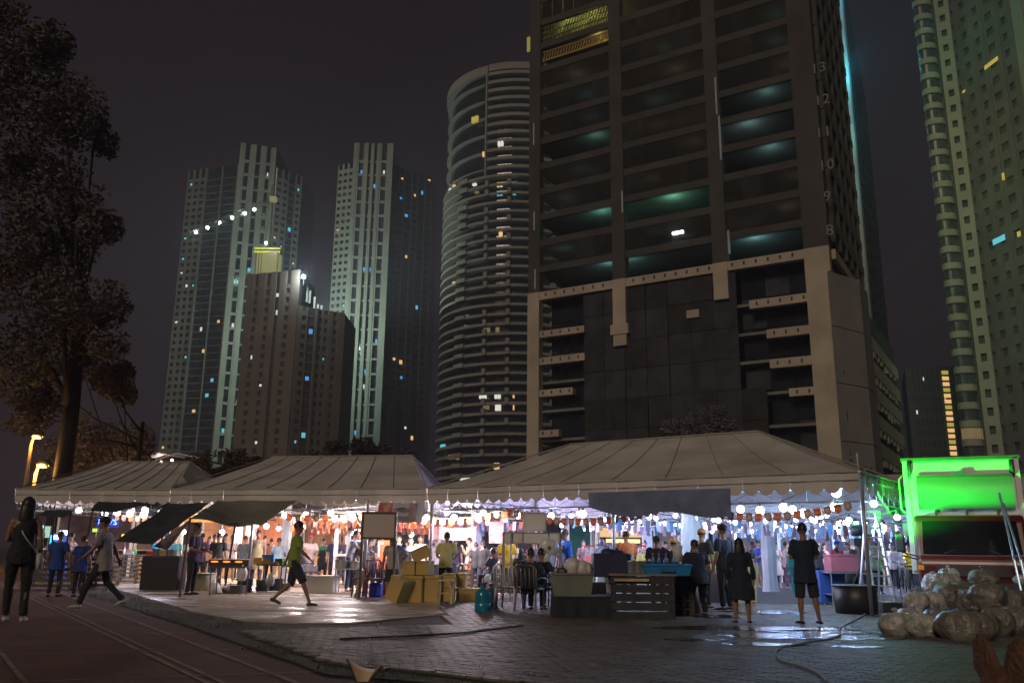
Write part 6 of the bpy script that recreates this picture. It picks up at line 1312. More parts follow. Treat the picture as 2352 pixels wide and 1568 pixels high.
# bins and tubs
def tub(name, label, cat, x, y, rt, rb, h, m, rim=True, z=.0):
    g = G(x, y, z); t = thing(name, label, cat, (g.x, g.y + rb, z + .005)); MB().lathe((0, 0, 0), [(rb, 0), (lerp(rb, rt, .5), h * .5), (rt, h), (rt * .94, h), (rb * .9, .03)], 24).build('tub', m, t, True, False)
    if rim: MB().lathe((0, 0, 0), [(rt * 1.0, h - .03), (rt * 1.05, h - .025), (rt * 1.05, h + .004), (rt * .98, h + .006)], 24).build('rim', m, t, True, False)
    return t
tub('tub', 'wide cream plastic tub on the ground beside the man in dark clothes', 'tub', 459, 1357, .30, .26, .46, mat('tub_cream', (.45, .40, .28), .6))
g = G(733, 1362); cb = tbox('cooler', 'big white foam cooler on the wet concrete behind the walking man', 'cooler', (g.x, g.y + .3, .012), (.78, .5, .44), white_f, -.12); 
tbox('cooler', 'small blue and white cooler on the dark folding table', 'cooler', tuple(P(617, 1294, G(617, 1360).y + .3) + Vector((0, 0, -.02))), (.34, .26, .26), mat('cooler_blue', (.02, .22, .65), .5), 0)
bagm = mat('plastic_bag_white', (.55, .52, .50), .35, var=.08, bump=.5, bscale=6)
def bag_mesh(r_, h, seed, squash=1, knot=True, N=26, Rr_=18):
    m = MB(); rb_ = random.Random(seed); ox = rb_.uniform(-.15, .15); oy = rb_.uniform(-.15, .15)
    for i in range(Rr_ + 1):
        v = i / Rr_
        for k in range(N):
            a = 2 * math.pi * k / N; ca, sa = math.cos(a), math.sin(a); prof = max(.07, math.sin(math.pi * min(1, v * .80 + .14)) ** .62) if v < .9 else .13 * (1.6 - v)
            pl_ = .5 - abs(noise.noise(Vector((ca * 4.5, sa * 4.5, v * 1.1 + seed * 3)))) * 1.6
            w1 = 1 + .26 * noise.noise(Vector((ca * 1.2, sa * 1.2, v * 1.5 + seed))) + (.06 + .20 * v * v) * pl_ + .05 * noise.noise(Vector((ca * 5, sa * 5, v * 5 + seed))) + .10 * (.25 - abs(noise.noise(Vector((ca * 3.3 + seed, sa * 3.3, v * 4)))))
            m.v.append((r_ * (prof * w1 * ca + ox * v), r_ * squash * (prof * w1 * sa + oy * v), h * (v + .05 * noise.noise(Vector((ca * 2, sa * 2, seed))) * v)))
    for i in range(Rr_):
        for k in range(N): m.f.append((i * N + k, i * N + (k + 1) % N, (i + 1) * N + (k + 1) % N, (i + 1) * N + k))
    m.f.append(tuple(reversed(range(N)))); m.f.append(tuple(Rr_ * N + k for k in range(N)))
    if knot and seed % 3 != 1:
        c = Vector((r_ * ox, r_ * squash * oy, h * .97))
        for a in (.5, 2.6, 4.4): m.tube([c, c + Vector((r_ * .16 * math.cos(a), r_ * .16 * math.sin(a), h * .10))], [r_ * .07, r_ * .11], 5)
    return m
def bag(label, x, y, r_, h, m=bagm, seed=1, z=None, Y=None, name='plastic_bag', cat='bag', squash=1):
    if Y: p = P(x, y, Y)
    else: p = G(x, y)
    if z is not None: p.z = z
    t = thing(name, label, cat, tuple(p), random.uniform(0, 6)); bag_mesh(r_, h, seed, squash).build('bag_body', m, t, True, False); return t
bag('white plastic bag hanging from the end of the grill table', 555, 1333, .12, .36, seed=3, Y=G(520, 1368).y + .1); bag('white plastic bag hanging under the dark folding table', 620, 1345, .12, .34, seed=4, Y=G(617, 1360).y + .1)
bag('white bag on the ground under the grill table', 490, 1364, .14, .3, seed=5, z=.012); bag('crumpled pale bag on the ground under the grill table', 528, 1362, .2, .22, seed=6, z=.012); bag('white bag beside the blue jerrycan', 884, 1368, .15, .4, seed=7, z=.012)
for i, (x, y, c, s_) in enumerate([(600, 1358, (.03, .03, .03), .30), (556, 1360, (.03, .03, .035), .34), (541, 1364, (.05, .04, .04), .2), (633, 1357, (.03, .04, .05), .32), (647, 1357, (.3, .25, .2), .2)]):
    g = G(x, y); tbox('crate', ['black crate under the dark folding table', 'black crate under the right end of the grill table', 'low dark crate left of the black crate', 'dark crate behind the hanging bag', 'small tan crate beside the dark crate'][i], 'crate', (g.x, g.y + .15, .012), (.34, .3, s_), mat('crate%d' % i, c, .6), 0)
# table goods
goodm = [mat('pot_steel', (.5, .5, .5), .3, .8, var=.05), whitep, mat('bottle_amber', (.5, .28, .06), .3), mat('jar_red', (.5, .04, .03), .4), mat('carton_white', (.55, .52, .5), .7), mat('tray_grey', (.25, .25, .25), .4, .5), mat('bottle_green', (.05, .25, .08), .3), mat('card_tan', (.42, .28, .14), .8)]
rgd = random.Random(31)
def good(kind, p, m, label, s_=1):
    t = thing(kind, label, kind.replace('_', ' ') if len(kind) < 14 else 'container', tuple(p), rgd.uniform(-.4, .4))
    if kind == 'pot': MB().lathe((0, 0, 0), [(.13 * s_, 0), (.14 * s_, .02), (.14 * s_, .18 * s_), (.15 * s_, .19 * s_), (.13 * s_, .19 * s_), (.12 * s_, .04)], 16).build('pan', m, t, True, False); MB().tube([(-.14 * s_, 0, .15 * s_), (-.18 * s_, 0, .16 * s_), (-.14 * s_, 0, .17 * s_)], .01, 5).build('handle', m, t, world=False)
    elif kind == 'bottle': MB().lathe((0, 0, 0), [(.035 * s_, 0), (.037 * s_, .14 * s_), (.014 * s_, .19 * s_), (.013 * s_, .24 * s_)], 10).build('body', m, t, True, False); MB().lathe((0, 0, 0), [(.016 * s_, .235 * s_), (.016 * s_, .26 * s_)], 8).build('cap', mat('cap_red', (.5, .03, .03), .4), t, world=False)
    elif kind == 'cup': MB().lathe((0, 0, 0), [(.028 * s_, 0), (.042 * s_, .12 * s_), (.038 * s_, .12 * s_), (.026 * s_, .01)], 12).build('cup_body', m, t, True, False)
    elif kind == 'box': MB().box((0, 0, .07 * s_), (.22 * s_, .16 * s_, .14 * s_)).build('carton', m, t, world=False); MB().box((0, 0, .145 * s_), (.23 * s_, .17 * s_, .012)).build('lid', m, t, world=False)
    elif kind == 'tray': MB().box((0, 0, .015), (.4 * s_, .28 * s_, .02)).build('base', m, t, world=False); MB().box((0, -.14 * s_, .04), (.4 * s_, .012, .05)).build('edge', m, t, world=False)
    return t
kinds = ['pot', 'bottle', 'cup', 'box', 'tray', 'bottle', 'box']
colname = ['steel', 'white', 'amber', 'red', 'white', 'grey', 'green', 'tan']
def goods(x0, x1, y, Y, n_, where, z=None, ks=kinds):
    for i in range(n_):
        x = lerp(x0, x1, (i + .5) / n_) + rgd.uniform(-2, 2); p = P(x, y, Y + rgd.uniform(-.1, .2)); 
        p.z = z if z is not None else P((x0 + x1) / 2, y, Y).z
        kd = rgd.choice(ks); mi = rgd.randrange(8) if kd != 'pot' else 0
        pos = ['leftmost', 'second', 'third', 'fourth', 'fifth', 'sixth', 'seventh', 'eighth', 'ninth', 'tenth', 'eleventh', 'twelfth'][i] 
        good(kd, p, goodm[mi], '%s %s %s from the left on %s' % (pos + (' of the row,' if i == 0 else ''), colname[mi], kd, where) if i else 'leftmost %s %s on %s' % (colname[mi], kd, where), rgd.uniform(.9, 1.2))
goods(590, 650, 1295, G(617, 1360).y + .25, 4, 'the dark folding table'); goods(768, 828, 1304, G(797, 1362).y + .2, 6, 'the white work table'); goods(662, 728, 1312, G(695, 1350).y + .25, 4, 'the table with pans', ks=['pot', 'tray', 'box']); goods(484, 556, 1300, G(520, 1368).y + .5, 4, 'the grill table', ks=['bottle', 'pot', 'box'])
# wooden counters in the middle
def counter(label, x0, x1, ytop, ybase, m, topm, dep=.6, slat=.12, gap=.012, name='counter', horizontal=True, th=.03, rzz=0):
    gA = G(x0, ybase); gB = G(x1, ybase); Y = (gA.y + gB.y) / 2; a = P(x0, ytop, Y); b = P(x1, ytop, Y); h = a.z; W_ = b.x - a.x; t = thing(name, label, 'counter', ((a.x + b.x) / 2, Y + dep / 2, 0), rzz)
    n_ = max(3, int(h / slat))
    for i in range(n_):
        z0 = h * i / n_ + gap; z1 = h * (i + 1) / n_; MB().box((0, -dep / 2 + rgd.uniform(-.004, .004), (z0 + z1) / 2), (W_, .022, z1 - z0 - gap)).build('board', m, t, world=False)
        MB().box((W_ / 2, 0, (z0 + z1) / 2), (.022, dep - .03, z1 - z0 - gap)).build('board', m, t, world=False); MB().box((-W_ / 2, 0, (z0 + z1) / 2), (.022, dep - .03, z1 - z0 - gap)).build('board', m, t, world=False)
    for i in (-1, 1): MB().box((i * (W_ / 2 - .06), -dep / 2 + .05, h / 2), (.06, .06, h - .01)).build('post', m, t, world=False)
    MB().box((0, 0, h + th / 2 + .002), (W_ + .08, dep + .08, th)).build('counter_top', topm, t, world=False); return t, h, Y + dep / 2
worange = mat('wood_orange_lit', (.62, .22, .06), .6, var=.25, scale=8)
counter('orange topped wooden counter behind the tan boxes', 1055, 1105, 1308, 1355, WOODD, worange, .5); counter('pale orange slatted crate counter end', 1101, 1126, 1302, 1354, worange, worange, .4, .085, .03); counter('dark counter behind the empty white chair', 1130, 1190, 1306, 1362, WOODD, worange, .5)
counter('brown wooden crate counter left of the man in dark clothes', 272, 320, 1275, 1340, WOODD, WOODD, .4, .11, .04); counter('pallet wood counter next to the brown crates', 312, 324, 1280, 1340, mat('pallet_yellow', (.42, .26, .10), .7, var=.2), WOODL, .3, .12, .04); counter('large black cloth covered counter at the left', 328, 412, 1278, 1356, mat('cloth_black', (.02, .018, .02), .8, bump=.3), BLACK, .6, .9, .0)
counter('long dark crate counter at far left', 62, 180, 1276, 1352, WOODD, WOODD, .5, .13, .03); counter('second dark crate counter behind the walking man', 185, 262, 1278, 1350, WOODD, WOODD, .5, .13, .03)
goods(280, 315, 1275, G(296, 1340).y + .2, 3, 'the brown crate counter'); goods(340, 400, 1278, G(370, 1356).y + .3, 4, 'the black covered counter'); goods(80, 175, 1276, G(121, 1352).y + .25, 6, 'the long far left counter')
goods(1058, 1100, 1306, G(1080, 1355).y + .2, 8, 'the orange topped counter', ks=['bottle', 'bottle', 'bottle', 'box']); goods(1135, 1188, 1305, G(1160, 1362).y + .2, 6, 'the counter behind the white chair', ks=['bottle', 'cup', 'box'])
for x0_, x1_, Yq, wh in [(420, 535, 32.8, 'the orange board stall counter'), (550, 650, 32.8, 'the rust brown stall counter'), (670, 765, 33.8, 'the brown panelled stall counter'), (865, 1000, 35.8, 'the black family stall counter'), (1015, 1145, 35.8, 'the counter behind the man drinking'), (1160, 1295, 33.8, 'the black stall counter behind the yellow tee'), (1380, 1495, 35.8, 'the lit fascia stall counter'), (1510, 1615, 32.8, 'the wings stall counter')]:
    goods(x0_, x1_, 1262, Yq - .2, 7, wh, z=1.01, ks=['bottle', 'box', 'pot', 'cup'])
# kettle
p = P(1060, 1308, YB + .9); kt = thing('kettle', 'steel kettle with a dark green curved handle on the tan box', 'kettle', (p.x, p.y, p.z - .05)); MB().lathe((0, 0, 0), [(.09, 0), (.10, .02), (.085, .14), (.05, .18), (.015, .2)], 16).build('body', STEEL, kt, True, False); MB().tube([(.06, 0, .17), (.15, 0, .16), (.15, 0, .05), (.09, 0, .03)], .015, 6).build('handle', mat('handle_green', (.01, .08, .06), .4), kt, True, False); MB().tube([(-.07, 0, .1), (-.14, 0, .16)], [.02, .012], 6).build('spout', STEEL, kt, world=False)
for i, (x, m_) in enumerate([(1104, (.45, .5, .45)), (1113, (.6, .42, .16))]):
    p = P(x, 1302, G(1105, 1354).y + .3); t = thing('canister', ['tall steel drinks canister on the orange counter', 'tall brass coloured drinks canister on the orange counter'][i], 'canister', tuple(p)); MB().lathe((0, 0, 0), [(.07, 0), (.07, .45), (.065, .46)], 16).build('body', mat('canister%d' % i, m_, .3, .6), t, True, False); MB().lathe((0, 0, 0), [(.075, .44), (.075, .49), (.02, .5)], 16).build('lid', STEEL, t, True, False)
# juice dispensers
def dispenser(label, x, y1, y0, k_, juice, lid=(.6, .03, .04), lvl=.45, wd=21):
    Y = kY(k_); a = P(x - wd / 2, y0, Y); b = P(x + wd / 2, y1, Y); W_ = b.x - a.x; H_ = a.z - b.z; t = thing('juice_dispenser', label, 'dispenser', ((a.x + b.x) / 2, Y, b.z))
    MB().box((0, 0, H_ * .5), (W_, W_, H_)).build('tank', mat('tank_clear', (.8, .8, .8), .15, alpha=.25, var=0), t, world=False); MB().box((0, 0, H_ * lvl / 2 + .012), (W_ * .94, W_ * .94, H_ * lvl)).build('juice', mat('juice_%d' % x, juice, .3, var=.05, emit=juice, es=.0), t, world=False)
    MB().box((0, 0, H_ + .015), (W_ * 1.06, W_ * 1.06, .035)).build('lid', mat('lid_%d' % (lid[0] * 100), lid, .4), t, world=False); MB().box((0, 0, -b.z / 2 - .004), (W_ * .9, W_ * .9, b.z - .01)).build('cabinet', mat('dispenser_stand', (.4, .36, .3), .6), t, world=False)
    return t
dispenser('juice dispenser half full of red juice with a red lid', 1354, 1291, 1254, 84, (.85, .03, .03)); dispenser('juice dispenser with pale blue juice right of the red one', 1379, 1285, 1252, 80, (.10, .45, .55), (.05, .05, .05), .3, 17); dispenser('juice dispenser with milky juice and a red lid behind the dark pole', 1401, 1285, 1248, 80, (.55, .5, .42), wd=18); dispenser('juice dispenser with yellow juice right of the orange tee', 1472, 1291, 1254, 86, (.85, .65, .02), lvl=.5)
# big dark tables and tubs in the foreground
def skirt_table(label, x0, x1, ytop, ybase, m, dep=.9, rz=0, top=None, steps=0):
    gA, gB = G(x0, ybase), G(x1, ybase); Y = (gA.y + gB.y) / 2; a = P(x0, ytop, Y); b = P(x1, ytop, Y); h = a.z; W_ = b.x - a.x; t = thing('counter', label, 'counter', ((a.x + b.x) / 2, Y + dep / 2, 0), rz); n_ = max(3, int(W_ / .17))
    for (p, q) in (((-W_ / 2, -dep / 2), (W_ / 2, -dep / 2)), ((W_ / 2, -dep / 2), (W_ / 2, dep / 2)), ((-W_ / 2, dep / 2), (-W_ / 2, -dep / 2))):
        L = math.hypot(q[0] - p[0], q[1] - p[1]); mb = MB(); ox, oy = (q[1] - p[1]) / L, -(q[0] - p[0]) / L
        mb.sheet(lambda u, v: Vector((lerp(p[0], q[0], u) + ox * .02 * math.sin(u * L * 22) * v, lerp(p[1], q[1], u) + oy * .025 * math.sin(u * L * 22) * v, lerp(h, .02, v))), int(L * 18), 4); mb.build('cloth_skirt', m, t, True, False)
    MB().box((0, 0, h + .012), (W_ + .02, dep + .02, .025)).build('tabletop', top or m, t, world=False); return t, h
dkc = mat('cloth_near_black', (.016, .018, .026), .85, var=.2, bump=.3)
skirt_table('large dark cloth covered table in the foreground centre', 1270, 1412, 1372, 1422, dkc, .8); counter('long dark slatted crate counter with a pale slot right of centre', 1404, 1548, 1321, 1424, mat('board_near_black', (.028, .028, .032), .7, var=.4), mat('counter_grey', (.20, .18, .16), .6), .8, .15, .010)
g = G(1455, 1424); q = P(1450, 1331, g.y - .01); sl = thing('shelf_slat', 'pale narrow wooden slat across the front of the long dark counter', 'slat', tuple(q)); MB().box((0, -.04, 0), (.62, .03, .045)).build('slat', WOODL, sl, world=False)
# green grey tub full of bags on the table
p = P(1313, 1370, G(1341, 1422).y + .35); tt = thing('storage_tub', 'big translucent grey green tub on the dark table, filled with plastic bags', 'tub', (p.x, p.y, p.z)); hh = P(1313, 1316, p.y).z - p.z; w1 = .76
vb = [(-w1 / 2 * .86, -.26, 0), (w1 / 2 * .86, -.26, 0), (w1 / 2 * .86, .26, 0), (-w1 / 2 * .86, .26, 0), (-w1 / 2, -.3, hh), (w1 / 2, -.3, hh), (w1 / 2, .3, hh), (-w1 / 2, .3, hh)]
MB().add(vb, [(3, 2, 1, 0), (0, 1, 5, 4), (1, 2, 6, 5), (2, 3, 7, 6), (3, 0, 4, 7)]).build('tub', mat('tub_greygreen', (.16, .17, .14), .5, var=.15, scale=3), tt, world=False)
m = MB(); 
for i in range(4): m.bar(vb[4 + i], vb[4 + (i + 1) % 4], .035)
m.build('rim', mat('tub_greygreen', (.16, .17, .14), .5, var=.15, scale=3), tt, world=False)
for i, (x, y, r_, h_) in enumerate([(1314, 1322, .16, .34), (1336, 1324, .13, .30), (1350, 1322, .10, .26), (1290, 1322, .12, .16)]): bag(['tall white plastic bag in the grey green tub', 'grey white bag behind the front bag in the tub', 'thin upright bag at the right of the tub', 'low dark bag at the left of the tub'][i], x, y, r_, h_, bagm if i < 3 else mat('bag_dark', (.05, .05, .05), .4), seed=20 + i, Y=p.y)
# navy crates / covered goods by the pole
p = P(1400, 1325, G(1341, 1422).y + .5)
t = tbox('crate', 'dark navy crate with bundled bags left of the long counter', 'crate', (p.x, p.y, 1.0 - .28), (.62, .5, .42), mat('crate_navy', (.012, .018, .06), .6), 0, lid=False)
cst = G(1385, 1405); skirt_table('low black stand under the navy crate', 1358, 1412, 1340, 1405, dkc, .5)
for i, (x, y, r_, h_) in enumerate([(1375, 1288, .12, .2), (1398, 1284, .15, .26), (1418, 1290, .16, .28), (1436, 1300, .14, .3)]): bag(['small navy bundle on the left of the navy crate', 'navy bundle in the middle of the navy crate', 'navy bundle beside the dark pole', 'blue tied bag right of the dark pole'][i], x, y + 6, r_, h_, mat('bag_navy', (.02, .035, .14), .35, bump=.5, bscale=6), seed=40 + i, Y=p.y + .1)
# blue plastic crate
p = P(1528, 1320, G(1476, 1424).y + .35); bc_ = thing('crate', 'bright blue plastic crate on the long dark counter', 'crate', (p.x, p.y, p.z), 0); hh = P(1528, 1296, p.y).z - p.z; W_ = .86; bm = mat('crate_blue', (.02, .22, .50), .45, var=.08)
mb = MB(); vb = [(-W_ / 2 * .92, -.25, 0), (W_ / 2 * .92, -.25, 0), (W_ / 2 * .92, .25, 0), (-W_ / 2 * .92, .25, 0), (-W_ / 2, -.3, hh), (W_ / 2, -.3, hh), (W_ / 2, .3, hh), (-W_ / 2, .3, hh)]; mb.add(vb, [(3, 2, 1, 0), (0, 1, 5, 4), (1, 2, 6, 5), (2, 3, 7, 6), (3, 0, 4, 7)]); mb.build('crate_body', bm, bc_, world=False)
m = MB(); [m.bar(vb[4 + i], vb[4 + (i + 1) % 4], .03) for i in range(4)]; m.build('rim', bm, bc_, world=False); MB().box((0, -.31, hh * .55), (.26, .02, hh * .4)).build('label_frame', mat('crate_blue_dark', (.015, .12, .30), .5), bc_, world=False)
for i, x in enumerate((1500, 1514, 1530, 1548)): good('bottle', P(x, 1306, p.y), mat('bottle_blue', (.03, .12, .3), .3), ['first', 'second', 'third', 'fourth'][i] + ' dark bottle from the left standing in the blue crate', 1.1)
for i, x in enumerate((1450, 1466, 1479)): good('pot', P(x, 1319, G(1476, 1424).y + .45) + Vector((0, 0, .02)), goodm[0], ['left', 'middle', 'right'][i] + ' steel pot on the long counter in front of the orange tee', 1.2)
good('cup', P(1557, 1290, G(1476, 1424).y + .2), whitep, 'tall white iced drink cup between the two people at the blue crate', 2.4)
# hanging white bag on pole
p = P(1261, 1243, 18.5); hb = thing('plastic_bag', 'white bag printed with a dark mark hanging from a pole', 'bag', (p.x, p.y, p.z - .28)); bag_mesh(.2, .36, 55, .5).build('bag_body', bagm, hb, True, False); MB().tube([(0, .12, -1.4), (0, .12, .5)], .014).build('pole', DSTEEL, hb, world=False); MB().ball((0, -.095, .15), (.035, .02, .045), 8, 6).build('print', mat('print_grey', (.12, .12, .11), .7), hb, True, False)
bag('smaller white bag hanging below the printed bag', 1256, 1300, .1, .30, seed=56, Y=18.4)
# brick-like crate stack right and yellow banner end
def slat_crates(label, x, y, w_, d_, h_, n_, m, rz):
    g = G(x, y); t = thing('pallet_stack', label, 'pallets', (g.x, g.y + d_ / 2, .02), rz)
    for i in range(n_):
        z = h_ * i / n_
        MB().box((0, 0, z + h_ / n_ * .8), (w_, d_, h_ / n_ * .26)).build('deck_board', m, t, world=False)
        for j in (-1, 0, 1): MB().box((j * (w_ / 2 - .05), 0, z + h_ / n_ * .33), (.10, d_ * .96, h_ / n_ * .6)).build('block', m, t, world=False)
    return t
slat_crates('stack of pale wooden pallets at the end of the stall right of the dark group', 1741, 1393, .16, 1.0, 1.02, 8, mat('pallet_tan', (.40, .24, .12), .8, var=.3, scale=4), R(-12))
g = G(1722, 1392); yb_ = thing('stall_board', 'leaning yellow green board beside the pallet stack', 'board', (g.x, g.y + .2, 0), R(-30)); MB().bar((0, 0, .03), (.05, .12, .95), .5, .03).build('board', mat('board_yellowgreen', (.30, .30, .16), .7), yb_, world=False)
skirt_table('dark stall counter behind the group of three', 1588, 1722, 1316, 1385, mat('counter_brown_dark', (.05, .035, .03), .7), .8)
slat_crates('dim stack of crates at the right end of the long dark counter', 1572, 1416, .4, .6, .75, 5, mat('crate_grey_brown', (.06, .05, .045), .8), 0)
g = G(1593, 1412); rc_ = thing('tub', 'dull pink plastic bin beside the broad dark figure', 'bin', (g.x, g.y + .2, .02)); MB().lathe((0, 0, 0), [(.2, 0), (.12, .62), (.1, .62)], 18).build('bin_body', mat('bin_pink', (.22, .09, .08), .6), rc_, True, False)
good('box', P(1622, 1318, G(1655, 1385).y + .2), WOODL, 'tan carton on the counter behind the dark group', 1.5); good('bottle', P(1640, 1318, G(1655, 1385).y + .2), goodm[2], 'amber bottle on the counter behind the dark group', 1.3)
# teal pedestal basin, cooler, blue cart
g = G(1827, 1362); tb = thing('pedestal_bin', 'teal green square bin on a pedestal left of the man in shorts', 'bin', (g.x, g.y, 0)); tg = mat('teal_plastic', (.02, .22, .18), .5, var=.1); MB().tube([(0, 0, .62), (0, 0, .78), (0, 0, 1.08)], [(.14, .14), (.24, .2), (.25, .21)], 4, True, (1, 1, 0)).build('bin_body', tg, tb, world=False); MB().box((0, 0, .57), (.32, .26, .08)).build('collar', tg, tb, world=False); MB().box((0, 0, .27), (.14, .14, .53)).build('pedestal', tg, tb, world=False)
g = P(1940, 1312, kY(92)); tbox('cooler', 'dusty red cooler with a pale lid on a cart behind the tent pole', 'cooler', (g.x, g.y, g.z), (.80, .5, .40), mat('cooler_rose', (.40, .10, .13), .6, var=.1), 0)
g2 = P(1905, 1350, kY(90)); cart = tbox('bin', 'royal blue cart bin below the red cooler', 'bin', (g2.x, g2.y, .05), (.62, .5, .72), mat('bin_royal', (.015, .07, .30), .6, var=.1), 0)
ct = thing('cart', 'thin metal cart frame under the red cooler', 'cart', (g.x, g.y, 0)); m = MB(); [m.tube([(i * .42, j * .27, 0), (i * .42, j * .27, g.z)], .015) for i in (-1, 1) for j in (-1, 1)]; m.build('legs', poleM, ct, world=False); MB().box((0, 0, g.z - .02), (.9, .6, .03)).build('shelf', poleM, ct, world=False); MB().box((0, 0, .25), (.9, .6, .02)).build('shelf', poleM, ct, world=False)
# black barrels
blk = mat('tub_black', (.016, .016, .018), .45, var=.2)
tub('tub', 'wide black tub in front beneath the tent corner pole', 'tub', 1987, 1414, .42, .40, .56, blk); tub('tub', 'tall black barrel standing behind the wide black tub', 'barrel', 1962, 1382, .30, .27, .86, blk)
o = ROOTS[-1]
g = G(2047, 1410); tbox('crate', 'small black crate right of the wide black tub', 'crate', (g.x, g.y, .02), (.42, .3, .22), blk, 0, lid=False)
# moving light stand with green beam
g = G(1985, 1396); ls = thing('stage_light', 'black lamp head on a stand beneath the tent corner throwing green light', 'stage light', (g.x, g.y, 0)); hp_ = P(1986, 1218, g.y)
dx = hp_ - Vector((g.x, g.y, 0)); MB().tube([(0, 0, .85), (0, 0, dx.z - .3)], .05, 8).build('stand_pole', BLACK, ls, world=False)
m = MB(); [m.tube([(0, 0, .9), (.45 * math.cos(a), .45 * math.sin(a), .02)], .02) for a in (.3, 2.4, 4.5)]; m.build('tripod', BLACK, ls, world=False)
MB().box((0, 0, dx.z - .25), (.30, .22, .16)).build('yoke_base', BLACK, ls, world=False); hd_ = MB(); hd_.tube([(-.14, .02, dx.z - .02), (.12, -.03, dx.z + .02)], [.11, .13], 14); hd_.build('lamp_head', BLACK, ls, True, False)
MB().tube([(.12, -.03, dx.z + .02), (.16, -.04, dx.z + .025)], [.10, .11], 14).build('lens', glow('lens_green', (.25, 1, .35), 10), ls, True, False); MB().ball((-.05, -.02, dx.z + .14), (.08, .05, .02), 8, 4).build('green_rim', glow('rim_green', (0, .9, .15), 2), ls, True, False)
# ================================================================== LADDER
al = mat('aluminium', (.55, .58, .60), .35, .7, var=.05)
g = G(2040, 1405); ld = thing('stepladder', 'tall aluminium A frame ladder standing between the tent corner and the truck', 'ladder', (g.x, g.y, 0), R(4)); top = P(2045, 1175, g.y + .35).z
kk = F * .972 / g.y; wb = 44 / kk / 2; wt = 32 / kk / 2; offx = 0
def lr(s_, v): return Vector((lerp(wb, wt, v) * s_ - .02, lerp(0, .45, v), lerp(0, top, v)))
def lb_(s_, v): return Vector((lerp(wb * 1.05, wt, v) * s_ + .10, lerp(1.05, .5, v), lerp(0, top, v)))
for s_ in (-1, 1): MB().bar(lr(s_, 0), lr(s_, 1), .035, .07).build('rail', al, ld, world=False); MB().bar(lb_(s_, 0), lb_(s_, 1), .03, .05).build('rail', al, ld, world=False)
for i in range(10): v = (i + .6) / 10.3; MB().bar(lr(-1, v), lr(1, v), .07, .03).build('rung', al, ld, world=False)
for i in range(7): v = (i + .9) / 8; MB().bar(lb_(-1, v), lb_(1, v), .025, .025).build('brace', al, ld, world=False)
MB().box((0, .47, top), (wt * 2 + .1, .2, .05)).build('top_cap', al, ld, world=False)
g = G(2090, 1385); bk_ = thing('bicycle', 'dark bicycle leaning in the gap between the ladder and the truck', 'bicycle', (g.x, g.y, 0), R(80))
def wheel(cx_): 
    m = MB(); m.tube([(cx_ + .31 * math.cos(a * math.pi / 10), 0, .33 + .31 * math.sin(a * math.pi / 10)) for a in range(21)], .018, 5); m.build('wheel', BLACK, bk_, True, False)
    m = MB(); [m.tube([(cx_, 0, .33), (cx_ + .3 * math.cos(a * math.pi / 5), 0, .33 + .3 * math.sin(a * math.pi / 5))], .003, 3) for a in range(10)]; m.build('spokes', STEEL, bk_, world=False)
wheel(-.5); wheel(.5); m = MB(); [m.tube(x, .016, 6) for x in ([(-.5, 0, .33), (-.15, 0, .8), (.35, 0, .82), (.5, 0, .33)], [(-.15, 0, .8), (-.02, 0, .3), (.35, 0, .8)], [(-.5, 0, .33), (-.02, 0, .3)])]; m.build('frame', DSTEEL, bk_, True, False)
MB().tube([(.35, -.25, .98), (.35, 0, .92), (.35, .25, .98)], .014, 6).build('handlebar', DSTEEL, bk_, True, False); MB().box((-.17, 0, .88), (.24, .12, .05)).build('saddle', BLACK, bk_, world=False)
# ================================================================== TRUCK
# front plane of the cab about 17 m away, box behind and above
YT = 17.6; tl = P(2098, 1320, YT); tr_ = P(2352, 1320, YT); kt_ = F * .972 / YT
trk = thing('delivery_truck', 'parked delivery truck with a dark red cab and a white cargo box lit bright green', 'truck', ((P(2232, 1259, YT).x), YT, 0), R(-25))
def TX(px, py, Y=YT): return local(trk, P(px, py, Y))
bw_ = 2.15; bwc = 1.85; zt = P(2225, 1054, YT + 1.6).z; boxm = mat('cargo_white', (.62, .63, .60), .45, var=.06, scale=1.5, bump=.08); cabm = mat('cab_red', (.085, .010, .010), .3, var=.1)
Wb = 2.28; x0 = -Wb / 2 - .02; zc = 1.98; Yb = 1.45   # cargo box front face at local y = Yb
o = MB().box((0, Yb + 2.4, (zt + .75) / 2), (Wb, 4.8, zt - .75)).build('cargo_box', boxm, trk, world=False); bv = o.modifiers.new('b', 'BEVEL'); bv.width = .03; bv.segments = 2
m = MB(); m.box((0, Yb - .03, zt - .02), (Wb + .06, .08, .07)); m.build('top_rail', mat('rail_green_dark', (.05, .07, .05), .5), trk, world=False)
for s_ in (-1, 1): MB().box((s_ * (Wb / 2 - .05), Yb - .035, (zt + .8) / 2), (.10, .06, zt - .85)).build('corner_post', boxm, trk, world=False)
